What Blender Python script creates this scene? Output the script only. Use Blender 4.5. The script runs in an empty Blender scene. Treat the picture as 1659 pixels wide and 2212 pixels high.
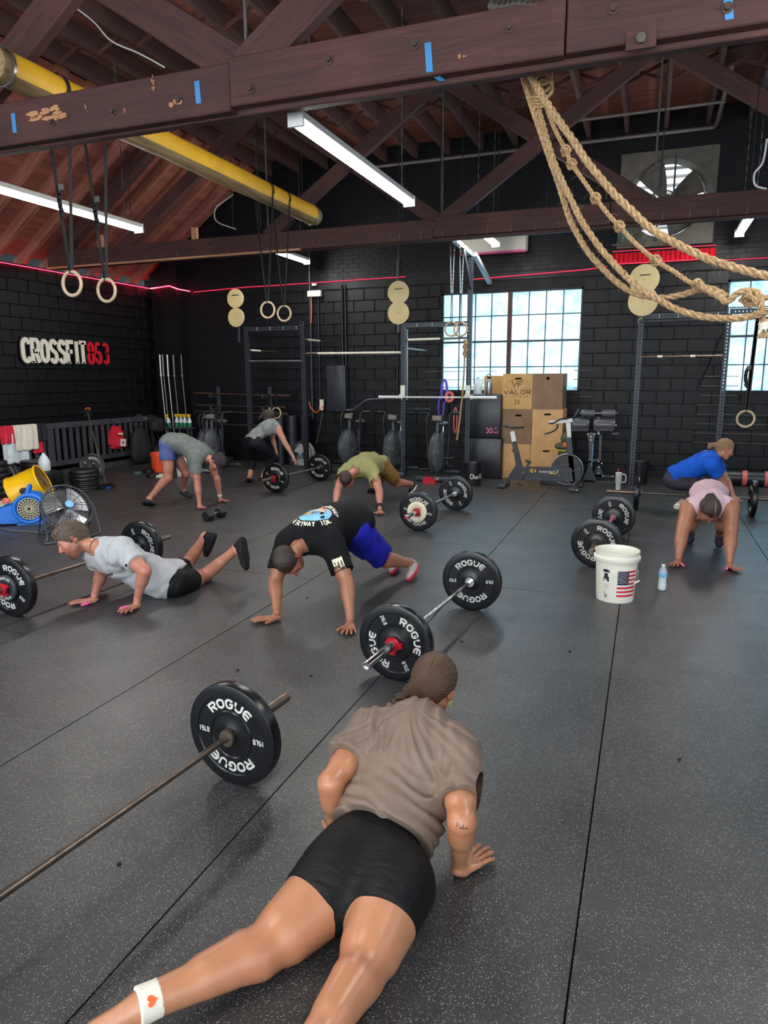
import bpy, bmesh, math, random
import numpy as np
from mathutils import Vector, Matrix
R = math.radians
PI = math.pi
rng = random.Random(7)
SC = bpy.context.scene
COL = SC.collection

# ---------------------------------------------------------------- camera
CAM_H = 1.73
CAM_YAW, CAM_PITCH, CAM_ROLL, CAM_F = R(20.6), R(10.9), R(0.25), 1505.0   # focal length in pixels of the 1659 x 2212 frame
_v = Vector((-math.sin(CAM_YAW)*math.cos(CAM_PITCH), math.cos(CAM_YAW)*math.cos(CAM_PITCH), -math.sin(CAM_PITCH)))
_r0 = Vector((math.cos(CAM_YAW), math.sin(CAM_YAW), 0)); _u0 = _r0.cross(_v)
_r = _r0*math.cos(CAM_ROLL) - _u0*math.sin(CAM_ROLL)
_u = _u0*math.cos(CAM_ROLL) + _r0*math.sin(CAM_ROLL)
cam_data = bpy.data.cameras.new('camera')
cam = bpy.data.objects.new('camera', cam_data); COL.objects.link(cam)
cam.matrix_world = Matrix(((_r.x, _u.x, -_v.x, 0), (_r.y, _u.y, -_v.y, 0), (_r.z, _u.z, -_v.z, CAM_H), (0, 0, 0, 1)))
cam_data.sensor_fit = 'VERTICAL'; cam_data.sensor_height = 24.0
cam_data.lens = CAM_F/2212*24.0
cam_data.clip_start = 0.05; cam_data.clip_end = 200
SC.camera = cam

def at(px, py, x=None, y=None, z=None):
    """a measured point of the photograph brought onto one plane of the room (metres)"""
    d = _v + _r*((px-829.5)/CAM_F) - _u*((py-1106.0)/CAM_F)
    c = Vector((0, 0, CAM_H))
    if x is not None: t = x/d.x
    elif y is not None: t = y/d.y
    else: t = (z-CAM_H)/d.z
    return c + d*t

# ---------------------------------------------------------------- world, exposure, daylight
w = bpy.data.worlds.new('daylight'); SC.world = w; w.use_nodes = True
bg = w.node_tree.nodes['Background']
bg.inputs[0].default_value = (0.78, 0.89, 1.0, 1); bg.inputs[1].default_value = 1.1
SC.view_settings.view_transform = 'Standard'; SC.view_settings.look = 'None'
SC.view_settings.gamma = 1.0; SC.view_settings.use_curve_mapping = False
SC.view_settings.exposure = 1.3
SC.cycles.use_denoising = True
SC.cycles.max_bounces = 8
SC.cycles.sample_clamp_indirect = 6.0
SC.cycles.caustics_reflective = False; SC.cycles.caustics_refractive = False

def area_light(name, loc, rot, sx, sy, power, color=(1, 1, 1)):
    l = bpy.data.lights.new(name, 'AREA'); l.shape = 'RECTANGLE'; l.size = sx; l.size_y = sy
    l.energy = power; l.color = color
    o = bpy.data.objects.new(name, l); COL.objects.link(o); o.location = loc; o.rotation_euler = rot
    return o
# sky light arriving through the two steel windows of the back wall
area_light('window_daylight', (-2.45, 13.35, 2.45), (R(-98), 0, 0), 2.7, 1.9, 40, (0.80, 0.93, 1.0))
area_light('window_daylight_right', (2.4, 13.35, 2.4), (R(-98), 0, 0), 2.7, 1.9, 40, (0.80, 0.93, 1.0))
# added soft fill behind the camera, as from an unseen open roll-up door
area_light('front_fill_light', (-1.5, -4.6, 2.2), (R(80), 0, 0), 7.0, 3.2, 110, (1.0, 0.95, 0.88))

# ---------------------------------------------------------------- materials
def lin(c):
    return tuple((v/12.92 if v <= 0.04045 else ((v+0.055)/1.055)**2.4) for v in c)
def rgb(r, g, b): return lin((r/255, g/255, b/255))

class NT:
    def __init__(s, name):
        s.m = bpy.data.materials.new(name); s.m.use_nodes = True
        s.t = s.m.node_tree; s.b = s.t.nodes['Principled BSDF']; s.o = s.t.nodes['Material Output']
    def n(s, typ, **k):
        nd = s.t.nodes.new(typ)
        for a, v in k.items():
            if a.startswith('i_'):
                key = a[2:]; key = int(key) if key.isdigit() else key.replace('_', ' ')
                nd.inputs[key].default_value = v
            else: setattr(nd, a, v)
        return nd
    def l(s, a, b): s.t.links.new(a, b)
    def coord(s, kind='Object', scale=(1, 1, 1), rot=(0, 0, 0)):
        tc = s.n('ShaderNodeTexCoord'); mp = s.n('ShaderNodeMapping')
        mp.inputs['Scale'].default_value = scale; mp.inputs['Rotation'].default_value = rot
        s.l(tc.outputs[kind], mp.inputs[0]); return mp.outputs[0]
    def noise(s, vec, scale, detail=3, rough=.5, dist=0):
        nd = s.n('ShaderNodeTexNoise'); nd.inputs['Scale'].default_value = scale
        nd.inputs['Detail'].default_value = detail; nd.inputs['Roughness'].default_value = rough
        nd.inputs['Distortion'].default_value = dist
        s.l(vec, nd.inputs['Vector']); return nd.outputs['Fac']
    def ramp(s, fac, stops):
        nd = s.n('ShaderNodeValToRGB'); e = nd.color_ramp.elements
        while len(e) < len(stops): e.new(0.5)
        for i, (p, c) in enumerate(stops):
            e[i].position = p; e[i].color = (*c, 1) if len(c) == 3 else c
        s.l(fac, nd.inputs[0]); return nd.outputs[0]
    def mix(s, fac, a, b):
        nd = s.n('ShaderNodeMix', data_type='RGBA')
        for x, i in ((fac, 0), (a, 6), (b, 7)):
            if isinstance(x, (int, float)): nd.inputs[i].default_value = x
            elif isinstance(x, tuple): nd.inputs[i].default_value = (*x, 1)
            else: s.l(x, nd.inputs[i])
        return nd.outputs[2]
    def math(s, op, a, b=0.0):
        nd = s.n('ShaderNodeMath', operation=op)
        for x, i in ((a, 0), (b, 1)):
            if isinstance(x, (int, float)): nd.inputs[i].default_value = x
            else: s.l(x, nd.inputs[i])
        return nd.outputs[0]
    def bump(s, h, strength=.3, dist=.01):
        nd = s.n('ShaderNodeBump'); nd.inputs['Strength'].default_value = strength; nd.inputs['Distance'].default_value = dist
        s.l(h, nd.inputs['Height']); s.l(nd.outputs[0], s.b.inputs['Normal']); return nd.outputs[0]
    def set(s, color=None, rough=None, metal=None, **k):
        for x, key in ((color, 'Base Color'), (rough, 'Roughness'), (metal, 'Metallic')):
            if x is None: continue
            if isinstance(x, (int, float)): s.b.inputs[key].default_value = x
            elif isinstance(x, tuple): s.b.inputs[key].default_value = (*x, 1)
            else: s.l(x, s.b.inputs[key])
        for a, v in k.items(): s.b.inputs[a.replace('_', ' ')].default_value = v
        return s.m

M = {}
def basic(name, color, rough=.5, metal=0, var=.12, scale=8, bump=0, bscale=60, **k):
    t = NT(name); v = t.coord()
    n = t.noise(v, scale, 4)
    dark = tuple(c*(1-var) for c in color); lite = tuple(min(1, c*(1+var)) for c in color)
    c = t.ramp(n, [(.3, dark), (.7, lite)])
    if bump: t.bump(t.noise(v, bscale, 3), bump, .004)
    r = t.math('ADD', t.math('MULTIPLY', t.noise(v, scale*2.3, 3), .16), rough-.08)
    M[name] = t.set(c, r, metal, **k); return M[name]
def emit(name, color, strength):
    t = NT(name); t.set((0, 0, 0), .5, 0); t.b.inputs['Emission Color'].default_value = (*color, 1)
    t.b.inputs['Emission Strength'].default_value = strength; M[name] = t.m; return t.m

# rubber mats: dark crumb rubber with pale EPDM flecks, chalk smears and scuffs
t = NT('rubber_mat'); v = t.n('ShaderNodeNewGeometry').outputs['Position']
vo = t.n('ShaderNodeTexVoronoi'); vo.inputs['Scale'].default_value = 210; t.l(v, vo.inputs['Vector'])
sep = t.n('ShaderNodeSeparateColor'); t.l(vo.outputs['Color'], sep.inputs[0])
pk = t.math('GREATER_THAN', sep.outputs[0], .80)
near_ = t.math('LESS_THAN', vo.outputs['Distance'], .30)
fleck = t.math('MULTIPLY', t.math('MULTIPLY', pk, near_), t.math('GREATER_THAN', t.noise(v, 9, 3), .38))
base = t.ramp(t.noise(v, 2.2, 5), [(.3, rgb(33, 34, 36)), (.7, rgb(52, 52, 54))])
grain = t.noise(v, 130, 2)
base = t.mix(t.math('MULTIPLY', t.math('GREATER_THAN', grain, .60), .5), base, rgb(96, 94, 91))
smear = t.ramp(t.noise(v, 2.6, 6, .66, 1.2), [(.62, (0, 0, 0)), (.80, (1, 1, 1))])
base = t.mix(t.math('MULTIPLY', smear, .14), base, rgb(170, 172, 176))
base = t.mix(fleck, base, rgb(176, 173, 166))
rr = t.math('ADD', t.math('MULTIPLY', t.noise(v, 3.1, 4), .22), .32)
t.bump(t.math('ADD', t.math('MULTIPLY', grain, .8), t.noise(v, 28, 3)), .42, .0035)
M['rubber_mat'] = t.set(base, rr, 0, Specular_IOR_Level=.75)
basic('mat_edge', rgb(16, 16, 17), .8)

# painted masonry
def masonry(name, c0, c1, rough):
    t = NT(name); v = t.coord('Object')
    g = t.n('ShaderNodeNewGeometry'); rnd = g.outputs['Random Per Island']
    oi = t.n('ShaderNodeObjectInfo')
    n = t.noise(v, 1.7, 5, .6)
    c = t.ramp(n, [(.3, c0), (.72, c1)])
    c = t.mix(t.math('MULTIPLY', oi.outputs['Random'], .25), c, tuple(x*1.6 for x in c1))
    chips = t.ramp(t.noise(v, 14, 4, .7, .5), [(.70, (0, 0, 0)), (.74, (1, 1, 1))])
    c = t.mix(t.math('MULTIPLY', chips, .16), c, rgb(110, 110, 114))
    t.bump(t.math('ADD', t.noise(v, 55, 3), t.math('MULTIPLY', t.noise(v, 9, 4), 1.6)), .5, .004)
    r = t.math('ADD', t.math('MULTIPLY', t.noise(v, 5, 3), .30), rough+.04)
    M[name] = t.set(c, r, 0, Specular_IOR_Level=.30)
masonry('block_paint', rgb(6, 6, 10), rgb(12, 12, 16), .30)
masonry('mortar_paint', rgb(12, 12, 15), rgb(20, 20, 24), .45)

# timber of the roof
def timber(name, c0, c1, axis, rough=.7, chips=None):
    t = NT(name); sc = {'x': (.5, 7, 7), 'y': (7, .5, 7), 'z': (7, 7, .5)}[axis]
    v = t.coord('Object', sc); v2 = t.coord('Object')
    oi = t.n('ShaderNodeObjectInfo')
    n = t.noise(v, 3.2, 6, .65, .6)
    c = t.ramp(n, [(.28, c0), (.72, c1)])
    c = t.mix(t.math('MULTIPLY', oi.outputs['Random'], .45), c, c0)
    kn = t.noise(v2, 1.3, 5)
    c = t.mix(t.math('MULTIPLY', t.ramp(kn, [(.55, (0, 0, 0)), (.75, (1, 1, 1))]), .4), c, tuple(x*1.5 for x in c1))
    if chips:
        ch = t.ramp(t.noise(t.coord('Object', (2.2, 9, 9)), 1.4, 5, .7, .3), [(.735, (0, 0, 0)), (.745, (1, 1, 1))])
        c = t.mix(ch, c, chips)
    t.bump(t.noise(v, 9, 5), .4, .006)
    M[name] = t.set(c, rough, 0)
timber('beam_x', rgb(72, 42, 38), rgb(108, 66, 58), 'x')
timber('beam_y', rgb(66, 46, 44), rgb(104, 76, 70), 'y')
timber('beam_z', rgb(58, 33, 32), rgb(86, 52, 49), 'z')
timber('board_x', rgb(112, 66, 56), rgb(176, 110, 90), 'x')
timber('board_y', rgb(108, 62, 52), rgb(168, 100, 82), 'y')
timber('raw_wood', rgb(160, 108, 72), rgb(196, 146, 104), 'x')

basic('black_steel', rgb(62, 66, 74), .42, .25, var=.15)
basic('bolt_iron', rgb(74, 56, 50), .6, .3, var=.25)
basic('rig_steel', rgb(46, 50, 58), .42, .25, var=.15)
basic('rail_wood', rgb(66, 67, 72), .45, 0, var=.25, scale=6)
basic('grey_paint', rgb(142, 144, 146), .5, .1)
basic('fan_metal', rgb(92, 87, 80), .6, .3, var=.3, scale=5)
basic('black_paint', rgb(24, 25, 28), .42, 0)
basic('dark_conduit', rgb(34, 35, 39), .45, .2)
basic('grey_conduit', rgb(120, 112, 108), .5, .3)
basic('chrome', rgb(205, 203, 200), .16, 1.0, var=.04)
basic('worn_steel', rgb(126, 110, 98), .38, .85, var=.25, scale=14)
basic('dark_bar', rgb(108, 98, 90), .36, .85, var=.2, scale=20)
basic('brushed', rgb(170, 172, 174), .34, .9, var=.08)
basic('black_rubber', rgb(17, 18, 21), .40, 0, var=.25, bump=.12, bscale=90)
basic('plate_rubber', rgb(9, 10, 14), .30, 0, var=.35, scale=5, bump=.08, bscale=70)
basic('plate_ink', rgb(196, 194, 188), .55, 0, var=.10, scale=25)
basic('red_plastic', rgb(205, 34, 52), .35)
basic('red_clip', rgb(176, 22, 38), .30)
basic('pink_plastic', rgb(244, 96, 160), .4)
basic('white_enamel', rgb(226, 226, 222), .35, var=.04)
basic('white_plastic', rgb(228, 225, 210), .38, var=.03, Subsurface_Weight=.05)
basic('cream', rgb(226, 216, 186), .5, var=.06)
basic('plywood', rgb(206, 186, 132), .5, var=.09, scale=4)
basic('plywood_gold', rgb(196, 152, 88), .55, var=.14, scale=5)
basic('plywood_brown', rgb(128, 98, 68), .6, var=.16, scale=5)
basic('plywood_tan', rgb(206, 158, 100), .55, var=.14, scale=5)
basic('plywood_ink', rgb(120, 84, 40), .6)
basic('blue_plastic', rgb(34, 116, 214), .35, var=.06)
basic('yellow_plastic', rgb(246, 190, 20), .35, var=.05)
basic('yellow_vinyl', rgb(236, 180, 44), .5, var=.12, scale=3)
basic('green_liquid', rgb(40, 120, 84), .3)
basic('clear_white', rgb(214, 224, 226), .25)
basic('grey_box', rgb(44, 47, 55), .45)
basic('vinyl_black', rgb(26, 28, 34), .38, 0, bump=.15, bscale=25)
basic('pad_black', rgb(90, 90, 92), .28, 0, bump=.1, bscale=40)
basic('nylon_black', rgb(22, 22, 24), .7, 0, bump=.3, bscale=40)
basic('wood_ring', rgb(196, 172, 138), .45, var=.14, scale=12)
basic('painters_tape', rgb(60, 132, 190), .6)
basic('aged_metal', rgb(96, 92, 86), .6, .5, var=.3, scale=6)
basic('orange', rgb(240, 96, 40), .5)
basic('orange_bucket', rgb(226, 74, 36), .4)
basic('purple', rgb(96, 60, 190), .5)
basic('salmon', rgb(228, 110, 104), .6)
basic('olive_cloth', rgb(74, 82, 58), .8)
basic('grey_mug', rgb(206, 206, 202), .4)
basic('silver_fan', rgb(196, 192, 180), .35, .3)
basic('sign_red', rgb(224, 28, 48), .4, var=.03)
basic('sign_cream', rgb(240, 232, 212), .45, var=.03)
basic('sign_black', rgb(12, 12, 14), .5)
basic('backpack_red', rgb(200, 30, 50), .7, bump=.2)
basic('white_cloth', rgb(232, 224, 204), .8, var=.05, bump=.2)
basic('black_cloth', rgb(28, 29, 33), .8, bump=.2)
basic('red_cloth', rgb(214, 30, 60), .75)
basic('flag_red', rgb(206, 38, 58), .45, var=.03)
basic('flag_blue', rgb(42, 36, 66), .5, var=.03)
basic('ink_black', rgb(30, 30, 32), .5)
basic('label_blue', rgb(120, 190, 232), .4)
basic('bike_yellow', rgb(234, 190, 40), .4)
basic('dusty_green', rgb(70, 96, 88), .5)
emit('tube_light', (1.0, 0.985, 0.95), 42.0)
emit('red_led', (1.0, 0.02, 0.05), 7.5)
emit('dim_led', (1.0, 0.03, 0.08), .75)
emit('led_point', (1.0, 0.25, 0.2), 30.0)
# rope
t = NT('manila_rope'); v = t.coord('Object')
c = t.ramp(t.noise(v, 60, 4), [(.3, rgb(128, 98, 64)), (.7, rgb(196, 164, 120))])
t.bump(t.noise(v, 240, 3), .5, .003); M['manila_rope'] = t.set(c, .8, 0)
# window panes: bright frosted glass with streaks, daylight passes through
t = NT('window_glass'); v = t.coord('Object')
tr = t.n('ShaderNodeBsdfTransparent'); tl = t.n('ShaderNodeBsdfTranslucent'); mx = t.n('ShaderNodeMixShader')
cl = t.ramp(t.noise(t.n('ShaderNodeNewGeometry').outputs['Position'], 3.2, 6, .72, .6), [(.36, rgb(52, 96, 110)), (.48, rgb(118, 164, 180)), (.60, rgb(158, 190, 202))])
t.l(cl, tr.inputs[0]); tl.inputs[0].default_value = (.85, .95, 1, 1); mx.inputs[0].default_value = .35
gl = t.n('ShaderNodeBsdfGlossy'); gl.inputs['Roughness'].default_value = .25; mx2 = t.n('ShaderNodeMixShader'); mx2.inputs[0].default_value = .04
t.l(tr.outputs[0], mx.inputs[1]); t.l(tl.outputs[0], mx.inputs[2]); t.l(mx.outputs[0], mx2.inputs[1]); t.l(gl.outputs[0], mx2.inputs[2])
t.l(mx2.outputs[0], t.o.inputs[0]); M['window_glass'] = t.m
# clear bottle
t = NT('clear_bottle'); t.set((.85, .92, .97), .08, 0, Alpha=.30); M['clear_bottle'] = t.m
t = NT('fan_cage_tint'); t.set(rgb(112, 116, 120), .3, 0, Alpha=.45); M['fan_cage_tint'] = t.m

# ---------------------------------------------------------------- geometry helpers
def V(*a): return Vector(a)
def frame_z(d, hint=None):
    """3x3 matrix whose z column points along d"""
    z = Vector(d).normalized(); h = Vector(hint) if hint is not None else (V(0, 0, 1) if abs(z.z) < .95 else V(1, 0, 0))
    x = h.cross(z)
    if x.length < 1e-6: x = V(1, 0, 0).cross(z)
    x.normalize(); y = z.cross(x)
    return Matrix((x, y, z)).transposed()
def frame_xy(x, y):
    x = Vector(x).normalized(); z = x.cross(Vector(y)).normalized(); y = z.cross(x)
    return Matrix((x, y, z)).transposed()
def rotm(rx=0, ry=0, rz=0):
    from mathutils import Euler
    return Euler((R(rx), R(ry), R(rz))).to_matrix()

class MB:
    def __init__(s): s.v = []; s.f = []; s.mi = []; s.mats = []; s.cur = 0; s.sm = []
    def use(s, m):
        if m not in s.mats: s.mats.append(m)
        s.cur = s.mats.index(m); return s
    def add(s, vs, fs, smooth=False):
        o = len(s.v); s.v.extend([tuple(p) for p in vs])
        for f in fs: s.f.append(tuple(i+o for i in f)); s.mi.append(s.cur); s.sm.append(smooth)
    def box(s, c, size, rot=None, taper=1.0):
        x, y, z = [q/2 for q in size]; c = Vector(c); vs = []
        for dz in (-1, 1):
            k = 1 if dz < 0 else taper
            for dx, dy in ((-1, -1), (1, -1), (1, 1), (-1, 1)):
                p = V(dx*x*k, dy*y*k, dz*z)
                if rot is not None: p = rot @ p
                vs.append(c+p)
        s.add(vs, [(3, 2, 1, 0), (4, 5, 6, 7), (0, 1, 5, 4), (1, 2, 6, 5), (2, 3, 7, 6), (3, 0, 4, 7)]); return s
    def bbox(s, c, size, b=.01, rot=None):
        """box with chamfered edges"""
        bm = bmesh.new(); bmesh.ops.create_cube(bm, size=1)
        for v in bm.verts: v.co = V(v.co.x*size[0], v.co.y*size[1], v.co.z*size[2])
        bmesh.ops.bevel(bm, geom=bm.edges[:], offset=b, segments=2, affect='EDGES', profile=.5)
        s.bm(bm, c, rot, True); return s
    def bm(s, bm, c=(0, 0, 0), rot=None, smooth=False):
        c = Vector(c); bm.verts.index_update()
        vs = [c+((rot @ v.co) if rot is not None else v.co) for v in bm.verts]
        s.add(vs, [[v.index for v in f.verts] for f in bm.faces], smooth); bm.free(); return s
    def beam(s, a, b, w_, h, up=(0, 0, 1), ext=0):
        """rectangular bar from a to b, w_ across, h along up"""
        a = Vector(a); b = Vector(b); d = (b-a); L = d.length; d.normalize()
        u = Vector(up); x = d.cross(u); 
        if x.length < 1e-5: x = d.cross(V(1, 0, 0))
        x.normalize(); u = x.cross(d)
        rot = Matrix((x, d, u)).transposed()
        return s.box((a+b)/2, (w_, L+2*ext, h), rot)
    def cyl(s, a, b, ra, rb=None, n=16, caps=True, smooth=True):
        rb = ra if rb is None else rb
        a = Vector(a); b = Vector(b); F = frame_z(b-a); vs = []
        for c, r in ((a, ra), (b, rb)):
            for i in range(n):
                t_ = 2*PI*i/n; vs.append(c + F @ V(r*math.cos(t_), r*math.sin(t_), 0))
        s.add(vs, [(i, (i+1) % n, n+(i+1) % n, n+i) for i in range(n)], smooth)
        if caps: s.add(vs, [tuple(range(n-1, -1, -1)), tuple(range(n, 2*n))])
        return s
    def lathe(s, prof, c=(0, 0, 0), axis=(0, 0, 1), n=32, smooth=True, rot=None):
        """profile [(radius, height)] about an axis"""
        F = rot if rot is not None else frame_z(axis); c = Vector(c); vs = []; fs = []
        for r, h in prof:
            for i in range(n):
                t_ = 2*PI*i/n; vs.append(c + F @ V(r*math.cos(t_), r*math.sin(t_), h))
        for k in range(len(prof)-1):
            for i in range(n): fs.append((k*n+i, k*n+(i+1) % n, (k+1)*n+(i+1) % n, (k+1)*n+i))
        s.add(vs, fs, smooth)
        return s
    def tube(s, pts, r, n=8, closed=False, caps=True, smooth=True):
        pts = [Vector(p) for p in pts]; m = len(pts); rr = r if isinstance(r, (list, tuple)) else [r]*m
        T = []
        for i in range(m):
            if closed: d = pts[(i+1) % m]-pts[i-1]
            else: d = pts[min(i+1, m-1)]-pts[max(i-1, 0)]
            T.append(d.normalized() if d.length > 1e-9 else V(0, 0, 1))
        F = frame_z(T[0]); x = F.col[0].copy(); vs = []
        for i in range(m):
            x = x - T[i]*x.dot(T[i])
            if x.length < 1e-6: x = frame_z(T[i]).col[0].copy()
            x.normalize(); y = T[i].cross(x)
            for k in range(n):
                t_ = 2*PI*k/n; vs.append(pts[i] + (x*math.cos(t_)+y*math.sin(t_))*rr[i])
        fs = []
        for i in range(m if closed else m-1):
            j = (i+1) % m
            for k in range(n): fs.append((i*n+k, i*n+(k+1) % n, j*n+(k+1) % n, j*n+k))
        s.add(vs, fs, smooth)
        if caps and not closed: s.add(vs, [tuple(range(n-1, -1, -1)), tuple(range((m-1)*n, m*n))])
        return s
    def ell(s, c, r, rot=None, n=16, m=10):
        bm = bmesh.new(); bmesh.ops.create_uvsphere(bm, u_segments=n, v_segments=m, radius=1)
        for v in bm.verts: v.co = V(v.co.x*r[0], v.co.y*r[1], v.co.z*r[2])
        return s.bm(bm, c, rot, True)
    def prism(s, poly, thick, fn, smooth=False):
        """2-D polygon extruded; fn(x, y, z) -> 3-D"""
        n = len(poly); vs = [fn(x, y, 0) for x, y in poly]+[fn(x, y, thick) for x, y in poly]
        s.add(vs, [tuple(range(n-1, -1, -1)), tuple(range(n, 2*n))]+[(i, (i+1) % n, n+(i+1) % n, n+i) for i in range(n)], smooth); return s
    def torus(s, c, Rr, r, F, n=40, m=12):
        pts = [Vector(c)+F @ V(Rr*math.cos(2*PI*i/n), Rr*math.sin(2*PI*i/n), 0) for i in range(n)]
        return s.tube(pts, r, m, closed=True)
    def sheet(s, fn, nu, nv, smooth=True):
        vs = [fn(i/nu, j/nv) for j in range(nv+1) for i in range(nu+1)]
        s.add(vs, [(j*(nu+1)+i, j*(nu+1)+i+1, (j+1)*(nu+1)+i+1, (j+1)*(nu+1)+i) for j in range(nv) for i in range(nu)], smooth); return s
    def mesh(s, name, mats):
        me = bpy.data.meshes.new(name); me.from_pydata(s.v, [], s.f)
        for m in (s.mats or mats): me.materials.append(M[m] if isinstance(m, str) else m)
        if s.mats: me.polygons.foreach_set('material_index', s.mi)
        me.polygons.foreach_set('use_smooth', s.sm)
        me.update()
        if any(s.sm): me.set_sharp_from_angle(angle=R(42))
        return me
    def obj(s, name, mat=None, parent=None, world=False):
        """one mesh object. world=True: the vertices were given in room coordinates"""
        if world and parent is not None:
            inv = wm(parent).inverted(); s.v = [tuple(inv @ Vector(p)) for p in s.v]
        o = bpy.data.objects.new(name, s.mesh(name, [mat] if mat else []))
        COL.objects.link(o)
        if parent is not None: o.parent = parent
        return o

def wm(o):
    """world matrix of an object from its own transform (parents are plain)"""
    m = Matrix.LocRotScale(o.location, o.rotation_euler, o.scale)
    return (wm(o.parent) @ m) if o.parent else m
def thing(name, label, cat, loc=(0, 0, 0), rot=(0, 0, 0), group=None):
    o = bpy.data.objects.new(name, None); COL.objects.link(o); o.location = loc; o.rotation_euler = rot
    o.empty_display_size = .1
    o['label'] = label; o['category'] = cat
    if group: o['group'] = group
    return o
def tag(o, label, cat, group=None):
    o['label'] = label; o['category'] = cat
    if group: o['group'] = group
    return o
def struct(o, label=None):
    o['kind'] = 'structure'
    if label: o['label'] = label
    return o
KIDS = {}
def children(o): return [c for c in bpy.data.objects if c.parent == o]
def dup(root, loc, rot=None, label=None, group=None):
    r = root.copy(); COL.objects.link(r); r.location = loc
    if rot is not None: r.rotation_euler = rot
    if label: r['label'] = label
    if group: r['group'] = group
    for ch in children(root):
        c = ch.copy(); COL.objects.link(c); c.parent = r
        for g in children(ch):
            d = g.copy(); COL.objects.link(d); d.parent = c
    return r
def inst(name, mesh, parent, loc, rot=None, scale=None):
    o = bpy.data.objects.new(name, mesh); COL.objects.link(o); o.location = loc
    if rot is not None: o.rotation_euler = rot
    if scale is not None: o.scale = scale
    if parent is not None: o.parent = parent
    return o
def smooth_path(pts, n=8, closed=False):
    P_ = [Vector(p) for p in pts]; out = []; m = len(P_)
    rngi = range(m if closed else m-1)
    for i in rngi:
        g = (lambda k: P_[k % m]) if closed else (lambda k: P_[max(0, min(m-1, k))])
        a, b, c, d = g(i-1), g(i), g(i+1), g(i+2)
        for k in range(n):
            t_ = k/n; out.append(.5*((2*b)+(c-a)*t_+(2*a-5*b+4*c-d)*t_*t_+(3*b-a-3*c+d)*t_**3))
    if not closed: out.append(P_[-1])
    return out

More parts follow.
